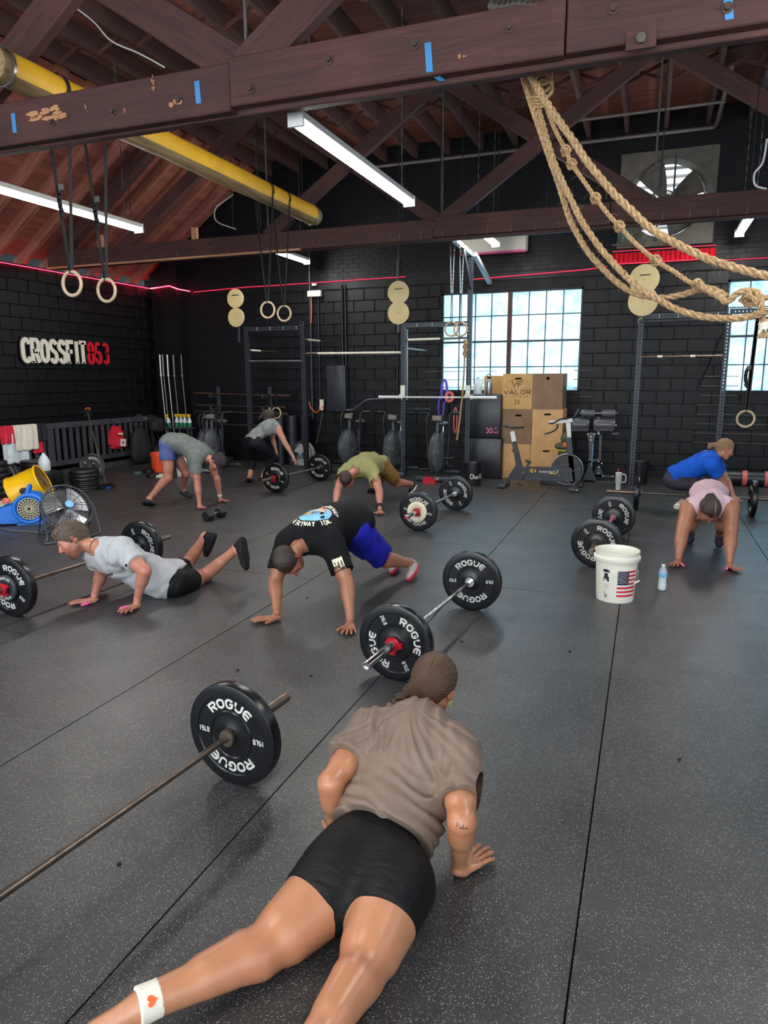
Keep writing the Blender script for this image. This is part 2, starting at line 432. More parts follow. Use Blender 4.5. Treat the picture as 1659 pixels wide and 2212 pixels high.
# ---------------------------------------------------------------- stroke lettering (flat raised ribbons)
def arc(cx, cy, rx, ry, a0, a1, n=8):
    return [(cx+rx*math.cos(R(a0+(a1-a0)*i/n)), cy+ry*math.sin(R(a0+(a1-a0)*i/n))) for i in range(n+1)]
_o = arc(.5, .62, .4, .28, 0, 180)+arc(.5, .38, .4, .28, 180, 360)+[(.9, .62)]
GL = {
 'A': [[(.06, .08), (.5, .92), (.94, .08)], [(.24, .34), (.76, .34)]],
 'B': [[(.1, .08), (.1, .92), (.6, .92)]+arc(.6, .72, .26, .2, 90, -90)+[(.1, .52)], [(.6, .52)]+arc(.6, .3, .3, .22, 90, -90)+[(.1, .08)]],
 'C': [arc(.5, .66, .4, .26, 20, 180)+arc(.5, .34, .4, .26, 180, 340)],
 'D': [[(.1, .08), (.1, .92), (.5, .92)]+arc(.5, .5, .4, .42, 90, -90)+[(.1, .08)]],
 'E': [[(.9, .92), (.5, .92)]+arc(.45, .5, .35, .42, 90, 270)+[(.9, .08)], [(.12, .5), (.88, .5)]],
 'F': [[(.12, .04), (.12, .92), (.92, .92)], [(.12, .52), (.75, .52)]],
 'G': [arc(.5, .64, .4, .28, 25, 180)+arc(.5, .36, .4, .28, 180, 330)+[(.88, .48), (.52, .48)]],
 'H': [[(.1, .04), (.1, .96)], [(.9, .04), (.9, .96)], [(.1, .5), (.9, .5)]],
 'I': [[(.5, .04), (.5, .96)]],
 'K': [[(.12, .04), (.12, .96)], [(.88, .96), (.2, .5), (.9, .04)]],
 'L': [[(.14, .96), (.14, .08), (.9, .08)]],
 'M': [[(.06, .04), (.1, .92), (.5, .3), (.9, .92), (.94, .04)]],
 'N': [[(.1, .04), (.1, .92), (.9, .08), (.9, .96)]],
 'O': [_o],
 'P': [[(.12, .04), (.12, .92), (.55, .92)]+arc(.58, .7, .3, .22, 90, -90)+[(.12, .48)]],
 'R': [[(.1, .04), (.1, .92), (.6, .92)]+arc(.6, .7, .3, .22, 90, -90)+[(.12, .48)], [(.5, .46), (.9, .04)]],
 'S': [arc(.5, .7, .38, .22, 20, 180, 7)+[(.2, .6), (.8, .42)]+arc(.5, .3, .38, .22, 0, -160, 7)],
 'T': [[(.04, .92), (.96, .92)], [(.5, .92), (.5, .04)]],
 'U': [[(.1, .96), (.1, .36)]+arc(.5, .36, .4, .28, 180, 360)+[(.9, .96)]],
 'V': [[(.06, .96), (.5, .08), (.94, .96)]],
 'W': [[(.03, .96), (.25, .08), (.5, .7), (.75, .08), (.97, .96)]],
 'Y': [[(.06, .96), (.5, .5), (.94, .96)], [(.5, .5), (.5, .04)]],
 '0': [_o], '1': [[(.3, .75), (.58, .92), (.58, .04)]],
 '2': [arc(.5, .7, .36, .22, 170, -20, 7)+[(.12, .08), (.9, .08)]],
 '3': [arc(.5, .71, .36, .21, 150, -90, 8), arc(.5, .3, .38, .22, 90, -150, 8)],
 '4': [[(.7, .04), (.7, .96), (.08, .3), (.94, .3)]],
 '5': [[(.85, .92), (.2, .92), (.16, .54)]+arc(.5, .33, .38, .25, 120, -150, 9)],
 '6': [[(.8, .9)]+arc(.5, .66, .4, .26, 70, 180, 5)+arc(.5, .31, .38, .23, 180, 540, 12)],
 '8': [arc(.5, .72, .33, .2, 0, 360, 12), arc(.5, .29, .38, .23, 0, 360, 12)],
 'a': [arc(.45, .28, .33, .22, 0, 360, 10), [(.8, .52), (.8, .04)]],
 'c': [arc(.5, .28, .36, .24, 40, 320)], 'e': [[(.16, .3), (.84, .3)]+arc(.5, .28, .36, .24, 5, 310)],
 'h': [[(.14, .96), (.14, .04)], [(.14, .3)]+arc(.48, .32, .32, .2, 170, 0)+[(.8, .04)]],
 'i': [[(.5, .5), (.5, .04)], [(.5, .72), (.5, .8)]], 'k': [[(.14, .96), (.14, .04)], [(.75, .52), (.2, .26), (.8, .04)]],
 'l': [[(.5, .96), (.5, .04)]], 'n': [[(.14, .52), (.14, .04)], [(.14, .3)]+arc(.48, .32, .32, .2, 170, 0)+[(.8, .04)]],
 'o': [arc(.5, .28, .36, .24, 0, 360, 12)], 'p': [[(.14, .52), (.14, -.2)], arc(.5, .28, .34, .22, 0, 360, 10)],
 's': [arc(.5, .4, .3, .12, 20, 200, 6)+arc(.5, .16, .3, .12, 20, -160, 6)], 'm': [[(.06, .5), (.06, .04)], [(.06, .4), (.3, .5), (.5, .36), (.5, .04)], [(.5, .36), (.75, .5), (.92, .36), (.92, .04)]],
 't': [[(.5, .9), (.5, .2), (.6, .06), (.8, .06)], [(.2, .6), (.8, .6)]], '*': [arc(.5, .5, .4, .4, 0, 360, 8)], '.': [[(.4, .05), (.6, .05)]],
 '9': [arc(.5, .68, .36, .22, 0, 360, 10), [(.86, .66), (.8, .04)]],
}
def text(mb, s, fn, h, cw, t_, gap=.18, depth=.002, res=.35, serif=0):
    """letters of height h, width cw, stroke t_; fn(x, y, z) bends the flat plane into place; centred on x"""
    tot = len(s)*cw+(len(s)-1)*gap*cw; x0 = -tot/2
    for ch in s:
        for st in GL.get(ch, []):
            pts = [(x0+px*cw, (py-.5)*h) for px, py in st]
            p2 = [pts[0]]
            for a, b in zip(pts, pts[1:]):
                L = math.hypot(b[0]-a[0], b[1]-a[1]); k = max(1, int(L/(cw*res)))
                for i in range(1, k+1): p2.append((a[0]+(b[0]-a[0])*i/k, a[1]+(b[1]-a[1])*i/k))
            pts = p2; m = len(pts); closed = math.hypot(pts[0][0]-pts[-1][0], pts[0][1]-pts[-1][1]) < 1e-6
            L_, R_ = [], []
            for i in range(m):
                def nrm(a, b):
                    dx, dy = b[0]-a[0], b[1]-a[1]; l = math.hypot(dx, dy) or 1; return (-dy/l, dx/l)
                if closed and i in (0, m-1): n0, n1 = nrm(pts[-2], pts[-1]), nrm(pts[0], pts[1])
                else:
                    n0 = nrm(pts[max(i-1, 0)], pts[max(i, 1)]); n1 = nrm(pts[min(i, m-2)], pts[min(i+1, m-1)])
                nx, ny = n0[0]+n1[0], n0[1]+n1[1]; l2 = nx*nx+ny*ny or 1; k = min(2.0, 2/max(l2, .6)) 
                nx *= k; ny *= k; x, y = pts[i]
                L_.append((x+nx*t_/2, y+ny*t_/2)); R_.append((x-nx*t_/2, y-ny*t_/2))
            vs = [fn(*p, depth) for p in L_]+[fn(*p, depth) for p in R_]+[fn(*p, 0) for p in L_]+[fn(*p, 0) for p in R_]
            fs = []
            for i in range(m-1):
                fs += [(i, m+i, m+i+1, i+1), (i, i+1, 2*m+i+1, 2*m+i), (m+i+1, m+i, 3*m+i, 3*m+i+1)]
            if not closed: fs += [(0, 2*m, 3*m, m), (m-1, 2*m-1, 4*m-1, 3*m-1)]
            mb.add(vs, fs)
        x0 += cw*(1+gap)
def plane_fn(o, x, y):
    o = Vector(o); x = Vector(x).normalized(); y = Vector(y).normalized(); z = x.cross(y)
    return lambda a, b, c: o+x*a+y*b+z*c
def arc_fn(r, ang, z, flip=1):
    """bend text about an axis z: text top points outward, centred on angle ang (radians, 0 = up)"""
    def f(x, y, d):
        rr = r+y; t_ = ang - flip*x/r
        return V(-math.sin(t_)*rr, math.cos(t_)*rr, z+d)
    return f

# ---------------------------------------------------------------- the room
WX0, WX1, WY1, WY0 = -10.2, 6.2, 12.95, -2.2
ZE, ZC = 3.66, 5.60                      # left eaves, underside of the level joists
SX = -7.45                                # where the left slope meets the level part
WIN = [(-3.72, -1.17, 1.47, 3.26), (1.09, 3.64, 1.47, 3.26)]
CAMP = V(0, 0, CAM_H)

fl = MB(); fl.box(((WX0+WX1)/2, (WY0+WY1)/2, -.066), (WX1-WX0, WY1-WY0, .10))
floor = struct(fl.obj('floor', 'mat_edge'), 'black speckled rubber mat floor of the gym')
matw, matl, seam0 = 1.275, 1.90, -.11
me_mat = MB(); me_mat.use('rubber_mat').box((0, 0, -.008), (matw-.007, matl-.007, .016)); me_mat = me_mat.mesh('rubber_mat', [])
offs = {-1: 6.98, 0: 5.60, 1: 6.78, 2: 5.9}
def mat_mesh(L):
    m_ = MB(); m_.use('rubber_mat').box((0, 0, -.008), (matw-.007, L-.007, .016)); return m_.mesh('rubber_mat', [])
me_long = {}
k = -8
while seam0+k*matw < WX1:
    x0 = seam0+(k)*matw; xc = x0+matw/2
    off = offs.get(k+1, 5.0+((k*37) % 19)*.1)
    y = off
    if x0 > WX0-1.0 and x0+matw > -6:            # one long strip in front of the first cross joint
        L_ = round(off-WY0, 2)
        if L_ not in me_long: me_long[L_] = mat_mesh(L_)
        inst('rubber_mat', me_long[L_], floor, (xc, off-L_/2, -.0004*(k % 3)))
    else: y = off - matl*math.ceil((off-WY0)/matl)
    while y < WY1:
        if y+matl > WY0+.3 and x0 > WX0-1.0:
            o = inst('rubber_mat', me_mat, floor, (xc, y+matl/2, -.0006*((k*7+int(y*3)) % 3)))
        y += matl
    k += 1

def block_wall(name, label, origin, ux, normal, length, zmax_fn, z1, holes, cw, ch, zstart, zend, cap, nearest, stuffname):
    """courses of blocks laid on a backing; origin + ux*s + z. nearest: how many become single parts"""
    O = Vector(origin); U = Vector(ux); N = Vector(normal); cells = []
    row = 0; z = zstart
    while z < zend-.02:
        s = -(cw/2 if row % 2 else 0)
        while s < length:
            a, b = max(s, 0), min(s+cw, length)
            zt = min(z+ch, zend)
            segs = [(a, b)]
            for h0, h1, hz0, hz1 in holes:
                if zt > hz0+.03 and z < hz1-.03:
                    ns = []
                    for p, q in segs:
                        if q <= h0 or p >= h1: ns.append((p, q)); continue
                        if p < h0: ns.append((p, h0))
                        if q > h1: ns.append((h1, q))
                    segs = ns
            for p, q in segs:
                if q-p > .04 and z+ch*.7 <= zmax_fn((p+q)/2): cells.append((p, q, z, zt))
            s += cw
        z += ch; row += 1
    return O, U, N, cells

def lay(parent, data, mat, pname, nparts, stuff_label, proud=.005, joint=.005, used=0):
    O, U, N, cells = data
    def cen(c): return O+U*((c[0]+c[1])/2)+V(0, 0, (c[2]+c[3])/2)
    def inview(c):
        q = cen(c)-CAMP; zz = q.dot(_v)
        if zz < .5: return False
        px = 829.5+CAM_F*q.dot(_r)/zz; py = 1106-CAM_F*q.dot(_u)/zz
        return -60 < px < 1720 and -60 < py < 2270
    order = sorted(cells, key=lambda c: (not inview(c), (cen(c)-CAMP).length))
    cache = {}; F = Matrix((U, N, V(0, 0, 1))).transposed()
    for c in order[:nparts]:
        key = (round(c[1]-c[0], 2), round(c[3]-c[2], 3))
        if key not in cache:
            mb = MB(); w_, h_ = key[0]-joint, key[1]-joint
            # a block with a soft chamfer on its face
            e = .004; y0 = -.02
            vs = [V(-w_/2, y0, -h_/2), V(w_/2, y0, -h_/2), V(w_/2, y0, h_/2), V(-w_/2, y0, h_/2),
                  V(-w_/2, -e*.6, -h_/2), V(w_/2, -e*.6, -h_/2), V(w_/2, -e*.6, h_/2), V(-w_/2, -e*.6, h_/2),
                  V(-w_/2+e, 0, -h_/2+e), V(w_/2-e, 0, -h_/2+e), V(w_/2-e, 0, h_/2-e), V(-w_/2+e, 0, h_/2-e)]
            fs = []
            for a in (0, 4):
                for i in range(4): fs.append((a+i, a+(i+1) % 4, a+4+(i+1) % 4, a+4+i))
            fs.append((8, 9, 10, 11))
            mb.use(mat); mb.add(vs, fs); me = mb.mesh(pname, [])
            cache[key] = me
        p = cen(c)+N*(proud+rng.uniform(-.0025, .0025))
        o = inst(pname, cache[key], parent, p, F.to_euler())
    rest = order[nparts:]
    if rest:
        mb = MB(); mb.use(mat)
        for c in rest:
            mb.box(cen(c)+N*(proud/2+rng.uniform(-.002, .002)), (c[1]-c[0]-joint, proud, c[3]-c[2]-joint), F)
        o = mb.obj(stuff_label, None, parent); o['kind'] = 'stuff'

# back wall with its openings (backing = recessed joints)
bw = MB(); bw.use('mortar_paint'); T_ = .22
def wallbox(mb, x0, x1, z0, z1): mb.box(((x0+x1)/2, WY1+T_/2, (z0+z1)/2), (x1-x0, T_, z1-z0))
xs = [WX0-.2] + [q for w_ in WIN for q in (w_[0], w_[1])] + [WX1+.2]
for i in range(0, len(xs), 2): wallbox(bw, xs[i], xs[i+1], 0, ZE)
for x0, x1, z0, z1 in WIN: wallbox(bw, x0, x1, 0, z0); wallbox(bw, x0, x1, z1, ZE)
FANC, FANR = (.05, 4.56), .56
fx0, fx1, fz0, fz1 = FANC[0]-.6, FANC[0]+.6, FANC[1]-.6, FANC[1]+.6
wallbox(bw, SX-.4, fx0, ZE, ZC+.5); wallbox(bw, fx1, WX1+.2, ZE, ZC+.5); wallbox(bw, fx0, fx1, ZE, fz0); wallbox(bw, fx0, fx1, fz1, ZC+.5)
bw.prism([(WX0-.2, ZE), (SX-.4, ZE), (SX-.4, ZC+.35), (WX0-.2, ZE+.35)], T_, lambda x, y, z: V(x, WY1+z, y))
wall_back = struct(bw.obj('wall_back'), 'black painted block wall at the back of the gym')
holes = [(x0-WX0, x1-WX0, z0, z1) for x0, x1, z0, z1 in WIN]
data = block_wall('', '', (WX0, WY1, 0), (1, 0, 0), (0, -1, 0), WX1-WX0, lambda s: 99, 0, holes, .43, .2135, 0, 3.42, None, 0, '')
lay(wall_back, data, 'block_paint', 'concrete_block', 300, 'concrete_blocks_far')
cap = MB(); cap.use('block_paint').box(((WX0+WX1)/2, WY1-.012, 3.50), (WX1-WX0, .03, .13)); cap.obj('bond_beam', None, wall_back)
slope = lambda s: 99 if s+WX0 > SX else ZE+.25+(s)*((ZC-ZE)/(SX-WX0))
O_, U_, N_, cells = block_wall('', '', (WX0, WY1, 0), (1, 0, 0), (0, -1, 0), WX1-WX0, slope, 0, [(fx0-WX0-.02, fx1-WX0+.02, fz0-.02, fz1+.02)], .215, .076, 3.58, 5.75, None, 0, '')
lay(wall_back, (O_, U_, N_, cells), 'block_paint', 'brick', 0, 'bricks_above_the_band', proud=.008, joint=.008)

# left wall
lw = MB(); lw.use('mortar_paint').box((WX0-T_/2, (WY0+WY1)/2, ZE/2), (T_, WY1-WY0, ZE))
wall_left = struct(lw.obj('wall_left'), 'black painted block wall on the left with the gym sign')
data = block_wall('', '', (WX0, WY0, 0), (0, 1, 0), (1, 0, 0), WY1-WY0, lambda s: 99, 0, [], .43, .2135, 0, ZE, None, 0, '')
lay(wall_left, data, 'block_paint', 'concrete_block', 230, 'concrete_blocks_far')
pl_ = MB(); pl_.use('block_paint').box((-9.55, 12.80, 2.3), (.40, .32, 4.6)).box((-9.98, 12.9, 2.2), (.36, .1, 4.4))
struct(pl_.obj('trim_1'), 'black corner pilaster where the side and back walls meet')
rw = MB(); rw.use('block_paint').box((WX1+.1, (WY0+WY1)/2, 1.5), (.2, WY1-WY0, 3.0)).box((WX1+.1, (WY0+WY1)/2, 5.2), (.2, WY1-WY0, 1.3))
struct(rw.obj('wall_right'), 'black block wall on the right side')
bb = MB(); bb.use('block_paint').box((WX0+.02, (WY0+WY1)/2, .07), (.03, WY1-WY0, .14)); struct(bb.obj('baseboard_left'))
bb = MB(); bb.use('block_paint').box(((WX0+WX1)/2, WY1-.025, .07), (WX1-WX0, .03, .14)); struct(bb.obj('baseboard_back'))

# windows: steel sashes of four by four panes, brown centre mullion
def window(n, x0, x1, z0, z1):
    mb = MB(); mb.use('black_paint'); y = WY1+.09
    for a, b, c_, d in ((x0, x1, z1-.03, z1), (x0, x1, z0, z0+.03), (x0, x0+.035, z0, z1), (x1-.035, x1, z0, z1)):
        mb.box(((a+b)/2, y, (c_+d)/2), (b-a, .05, d-c_))
    wo = struct(mb.obj(f'window_{n}'), 'steel window of bright frosted panes')
    cx_ = (x0+x1)/2
    zz = [z0+(z1-z0)*f for f in (0, .25, .505, .76, 1)]
    mu = MB(); mu.use('beam_z').box((cx_, y-.015, (z0+z1)/2), (.075, .06, z1-z0)); mu.obj('mullion', None, wo)
    pane = None
    for sx0, sx1 in ((x0+.035, cx_-.037), (cx_+.037, x1-.035)):
        for i in range(4):
            a = sx0+(sx1-sx0)*i/4; b = sx0+(sx1-sx0)*(i+1)/4
            for j in range(4):
                if pane is None:
                    pm = MB(); pm.use('window_glass').box((0, 0, 0), (1, .006, 1)); pane = pm.mesh('pane', [])
                inst('pane', pane, wo, ((a+b)/2, y+.01, (zz[j]+zz[j+1])/2), None, (b-a-.004, 1, zz[j+1]-zz[j]-.004))
            if i: inst_b = MB(); inst_b.use('black_paint').box((a, y, (z0+z1)/2), (.016, .035, z1-z0)); inst_b.obj('glazing_bar', None, wo)
        for j in (1, 2, 3):
            q = MB(); q.use('black_paint').box(((sx0+sx1)/2, y, zz[j]), (sx1-sx0, .04, .034 if j == 2 else .016)); q.obj('glazing_bar', None, wo)
    sl = MB(); sl.use('block_paint').box((cx_, WY1+.03, z0-.02), (x1-x0+.06, .14, .04)); sl.obj('sill', None, wo)
for i, w_ in enumerate(WIN): window(i+1, *w_)

# ---------------------------------------------------------------- roof: boards, joists, rafters
cm = MB(); cm.use('mortar_paint').box(((SX+WX1)/2, (WY0+WY1)/2, ZC+.36), (WX1-SX+.4, WY1-WY0+.4, .05))
sd = V(SX-WX0, 0, ZC-ZE).normalized(); sn = V(-sd.z, 0, sd.x); SL = V(SX-WX0, 0, ZC-ZE).length
cm.box(V(WX0, (WY0+WY1)/2, ZE)+sd*(SL/2)+sn*.28, (SL+.5, WY1-WY0+.4, .05), Matrix((sd, V(0, 1, 0), sn)).transposed())
ceiling = struct(cm.obj('ceiling'), 'board and joist roof above the trusses')
bmesh_x = MB(); bmesh_x.use('board_x').box((0, 0, 0), (1, .148, .02)); bmesh_x = bmesh_x.mesh('roof_board', [])
y = 2.6
while y < WY1:
    x = SX-.1; L0 = rng.uniform(2, 5)
    while x < 4.6:
        L = min(L0, 4.6-x); inst('roof_board', bmesh_x, ceiling, (x+L/2, y+.077, ZC+.30+rng.uniform(-.003, .003)), None, (L-.004, 1, 1)); x += L; L0 = rng.uniform(3.5, 6)
    y += .154
Fs = Matrix((sd, V(0, 1, 0), sn)).transposed()
bmesh_y = MB(); bmesh_y.use('board_y').box((0, 0, 0), (.148, 1, .02)); bmesh_y = bmesh_y.mesh('roof_board', [])
s = .08
while s < SL+.1:
    y = 6.0; L0 = rng.uniform(1.5, 4)
    while y < WY1:
        L = min(L0, WY1-y); p = V(WX0, y+L/2, ZE)+sd*s+sn*(.20+rng.uniform(-.003, .003))
        inst('roof_board', bmesh_y, ceiling, p, Fs.to_euler(), (1, L-.004, 1)); y += L; L0 = rng.uniform(3, 5)
    s += .154
jm = MB(); jm.use('beam_y').box((0, 0, 0), (.055, WY1-1.4, .26)); jm = jm.mesh('joist', [])
x = -7.2
while x < 4.6:
    inst('joist', jm, ceiling, (x, (WY1+1.4)/2, ZC+.15)); x += .6
ln = SL+.25
rm = MB(); rm.use('board_x').box((0, 0, 0), (ln, .07, .17)); rm = rm.mesh('rafter', [])
y = 4.0
while y < WY1-.1:
    inst('rafter', rm, ceiling, V(WX0, y, ZE)+sd*(SL/2)+sn*.10, Fs.to_euler()); y += .56
br = MB(); br.use('beam_x')
x = -7.2
while x < 4.0:
    for yb in (7.6, 10.9):
        br.beam((x+.03, yb, ZC+.03), (x+.57, yb, ZC+.26), .02, .04); br.beam((x+.03, yb+.05, ZC+.26), (x+.57, yb+.05, ZC+.03), .02, .04)
    x += .6
br.obj('cross_bridging', None, ceiling)

def beam_part(name, parent, a, b, w_, h, mat='beam_y', up=(0, 0, 1), world=True):
    """a timber whose grain runs along its own length"""
    a = Vector(a); b = Vector(b); d = (b-a).normalized(); x = d.cross(Vector(up)).normalized(); u = x.cross(d)
    mb = MB(); mb.use(mat); L = (b-a).length
    bm = bmesh.new(); bmesh.ops.create_cube(bm, size=1)
    for v in bm.verts: v.co = V(v.co.x*w_, v.co.y*L, v.co.z*h)
    bmesh.ops.bevel(bm, geom=bm.edges[:], offset=.008, segments=1, affect='EDGES')
    mb.bm(bm); me = mb.mesh(name, [])
    m = Matrix((x, d, u)).transposed().to_4x4(); m.translation = (a+b)/2
    if parent is not None: m = wm(parent).inverted() @ m
    o = bpy.data.objects.new(name, me); COL.objects.link(o); o.parent = parent
    o.location, o.rotation_euler = m.to_translation(), m.to_euler(); return o
timber('truss_wood', rgb(50, 27, 25), rgb(88, 51, 45), 'y')
timber('truss_wood_worn', rgb(60, 34, 33), rgb(94, 58, 53), 'y', chips=None)

def truss(label, Y, z0, h, x0, x1, joints, wh=.20):
    t_ = thing('roof_truss', label, 'truss', (0, Y, z0), group='timber roof trusses')
    zt = ZC+.06
    beam_part('bottom_chord', t_, (x0, Y-.045, z0+h/2), (-3.0, Y-.045, z0+h/2-.01), .085, h, 'truss_wood')
    beam_part('bottom_chord', t_, (-3.0, Y-.045, z0+h/2+.02), (-.62, Y-.045, z0+h/2+.01), .085, h, 'truss_wood')
    beam_part('bottom_chord', t_, (-.61, Y-.045, z0+h/2+.015), (x1, Y-.045, z0+h/2), .085, h, 'truss_wood')
    beam_part('bottom_chord', t_, (x0, Y+.045, z0+h/2-.02), (x1, Y+.045, z0+h/2-.02), .085, h, 'truss_wood')
    beam_part('top_chord', t_, (SX, Y, zt+.12), (x1, Y, zt+.12), .2, .22, 'truss_wood')
    beam_part('top_chord', t_, (WX0+.2, Y, ZE+.15), (SX, Y, ZC+.05), .2, .2, 'truss_wood')
    for i, xj in enumerate(joints[:-1]):
        xn = joints[i+1]
        if xj < -1: beam_part('web', t_, (xj, Y-.03, z0+h*.8), (xn, Y-.03, zt+.1), .10, wh, 'truss_wood')
        if xj > -6.5: beam_part('web', t_, (xj, Y+.075, zt+.1), (xn, Y+.075, z0+h*.8), .10, wh, 'truss_wood')
        rd = MB(); rd.use('aged_metal').cyl((xn, Y, z0+h), (xn, Y, zt), .013, n=8); rd.obj('tie_rod', None, t_, True)
    for xb in [x0+.9+.62*i for i in range(14)]:
        if xb < x1:
            b_ = MB(); b_.use('bolt_iron'); zb = z0+h*(.35+.3*((int(xb*10)) % 2))
            b_.cyl((xb, Y-.115, zb), (xb, Y-.085, zb), .018, n=6).cyl((xb, Y-.095, zb), (xb, Y-.084, zb), .032, n=14)
            b_.obj('bolt', None, t_, True)
    return t_
near_truss = truss('nearest heavy brown roof truss with blue tape and scarred timber', 4.91, 3.665, .325, -6.2, 4.5, [-8.5, -5.7, -2.9, -.1, 2.7], .27)
far_truss = truss('far brown roof truss behind the ropes, in front of the wall fan', 10.10, 3.665, .275, WX0+.1, 4.5, [-8.5, -5.7, -2.9, -.1, 2.7])
# nailed lath with staples under the far chord
st = MB(); st.use('aged_metal')
for i in range(44):
    xx = -9.9+i*.32; st.box((xx, 10.005, 3.72), (.012, .012, .09))
st.obj('staple_strip', None, far_truss, True)['kind'] = 'stuff'
lt = MB(); lt.use('raw_wood').box((-7.6, 10.02, 3.655), (5.0, .06, .03)).box((-7.0, 10.03, 4.02), (.10, .05, .18)).box((-8.9, 10.03, 4.03), (.1, .05, .2)); lt.obj('lath', None, far_truss, True)
# broken away timber and tape on the near beam
yb = 4.91-.0885
def chip(px0, py0, w_, h_, n=9):
    mb = MB(); mb.use('raw_wood'); c = at(px0, py0, y=yb)
    for i in range(n):
        a = rng.uniform(-.5, .5)*w_; b = rng.uniform(-.5, .5)*h_
        L = w_*rng.uniform(.15, .4); hh = rng.uniform(.006, .02)
        mb.prism([(c.x+a-L/2, c.z+b), (c.x+a, c.z+b-hh), (c.x+a+L/2, c.z+b-hh*.2), (c.x+a+L*.4, c.z+b+hh*.8), (c.x+a-L*.3, c.z+b+hh)], .003+.0012*i, lambda x, y, z: V(x, yb-z-.0005, y))
    mb.obj('splintered_timber', None, near_truss, True)
for q in ((105, 250, .34, .07, 22), (112, 237, .16, .03, 8), (375, 224, .14, .02, 7), (331, 183, .03, .12, 9), (270, 241, .03, .03, 4), (187, 236, .02, .05, 4), (1000, 124, .06, .012, 4)): chip(*q)
for k, (px, py0, py1) in enumerate(((28, 245, 285), (425, 175, 222), (924, 92, 155), (1572, -10, 42))):
    a = at(px, py0, y=yb-.002); b = at(px+4, py1, y=yb-.002); w_ = .045
    mb = MB(); mb.use('painters_tape')
    mb.add([(a.x-w_/2, yb-.003, a.z), (a.x+w_/2, yb-.003, a.z), (b.x+w_/2, yb-.003, b.z), (b.x-w_/2, yb-.003, b.z)], [(3, 2, 1, 0)])
    if k < 3: mb.add([(b.x-w_/2, yb-.003, b.z), (b.x+w_/2, yb-.003, b.z), (b.x+w_/2+.07, yb+.07, 3.66), (b.x-w_/2+.07, yb+.07, 3.66)], [(3, 2, 1, 0)])
    mb.obj('blue_tape', None, near_truss, True)
wp = MB(); c = at(1385, 85, y=yb-.01); wp.use('truss_wood').box((c.x, yb-.004, c.z), (.17, .02, .10)).use('aged_metal').cyl((c.x, yb-.04, c.z), (c.x, yb, c.z), .03, n=6); wp.obj('washer_plate', None, near_truss, True)

# ---------------------------------------------------------------- bumper plates and barbells
PR = .2285
def plate_mesh():
    mb = MB(); h = .030; mb.use('plate_rubber')
    prof = [(.026, h-.004), (.030, h+.001), (.034, h+.001), (.040, h-.004), (.098, h-.004), (.102, h+.0005), (.108, h+.0005), (.112, h-.005), (.176, h-.005), (.181, h), (PR-.010, h), (PR-.003, h-.003), (PR, h-.010)]
    mb.lathe(prof+[(r, -z) for r, z in reversed(prof)], n=72)
    mb.use('brushed').lathe([(.026, h-.003), (.026, -h+.003)], n=24)
    return mb.mesh('bumper_plate', [])
def letter_mesh(lb, name):
    mb = MB(); mb.use('plate_ink')
    for side in (0, 1):
        F = Matrix.Identity(3) if side == 0 else Matrix(((-1, 0, 0), (0, 1, 0), (0, 0, -1)))
        for a in (0, PI):
            g = arc_fn(.144, a, .0252); text(mb, 'ROGUE', (lambda x, y, z, g=g: F @ g(x, y, z)), .043, .042, .0100, .17, .0016, .22)
            c_, s_ = math.cos(a), math.sin(a)
            def lf(x, y, z, c_=c_, s_=s_): return F @ V((x-.146)*c_-y*s_, (x-.146)*s_+y*c_, .0252+z)
            text(mb, lb, lf, .024, .0115, .0044, .3, .0014, .5)
    return mb.mesh(name, [])
ME_PLATE = plate_mesh(); ME_L25 = letter_mesh('25LB', 'lettering'); ME_L15 = letter_mesh('15LB', 'lettering')
def small_plate_mesh(r, mat, ink):
    mb = MB(); mb.use(mat).lathe([(.026, .012), (.04, .014), (r*.55, .012), (r*.6, .016), (r-.008, .016), (r, .010), (r, -.010), (r-.008, -.014), (.026, -.012)], n=48)
    if ink:
        mb.use('plate_ink')
        for a in (0, PI):
            text(mb, 'ROGUE', arc_fn(r*.78, a, .0162), r*.2, r*.2, r*.05, .2, .001, .4)
    return mb.mesh('change_plate', [])
def sleeve_mesh(mat, end):
    mb = MB(); mb.use(mat).lathe([(.0, 0), (.014, 0), (.0145, 0), (.036, .001), (.037, .004), (.037, .026), (.034, .030), (.0255, .032), (.025, .036), (.025, .438), (.0235, .445), (.019, .446), (.018, .432), (0, .431)], n=28)
    if end: mb.use(end).cyl((0, 0, .432), (0, 0, .436), .017, n=16)
    return mb.mesh('sleeve', [])
def clip_mesh(mat):
    mb = MB(); mb.use(mat)
    bm = bmesh.new()
    pts = [(.058*math.cos(PI/4*i+.3), .058*math.sin(PI/4*i+.3)) for i in range(8)]
    mb.lathe([(.037, 0), (.046, .002), (.049, .008), (.049, .024), (.045, .030), (.036, .030)], n=8, smooth=False); mb.box((.046, -.024, .014), (.016, .034, .024), rotm(rz=-28)); mb.box((.026, .044, .014), (.032, .012, .024), rotm(rz=-25)); mb.use('sign_black').lathe([(.0492, .010), (.0502, .011), (.0502, .020), (.0492, .021)], n=8, smooth=False); mb.use(mat)
    mb.lathe([(.0255, .036), (.034, .036), (.036, .03)], n=24)
    bm.free(); return mb.mesh('locking_collar', [])
ME_CLIP = {m: clip_mesh(m) for m in ('red_clip', 'black_paint')}
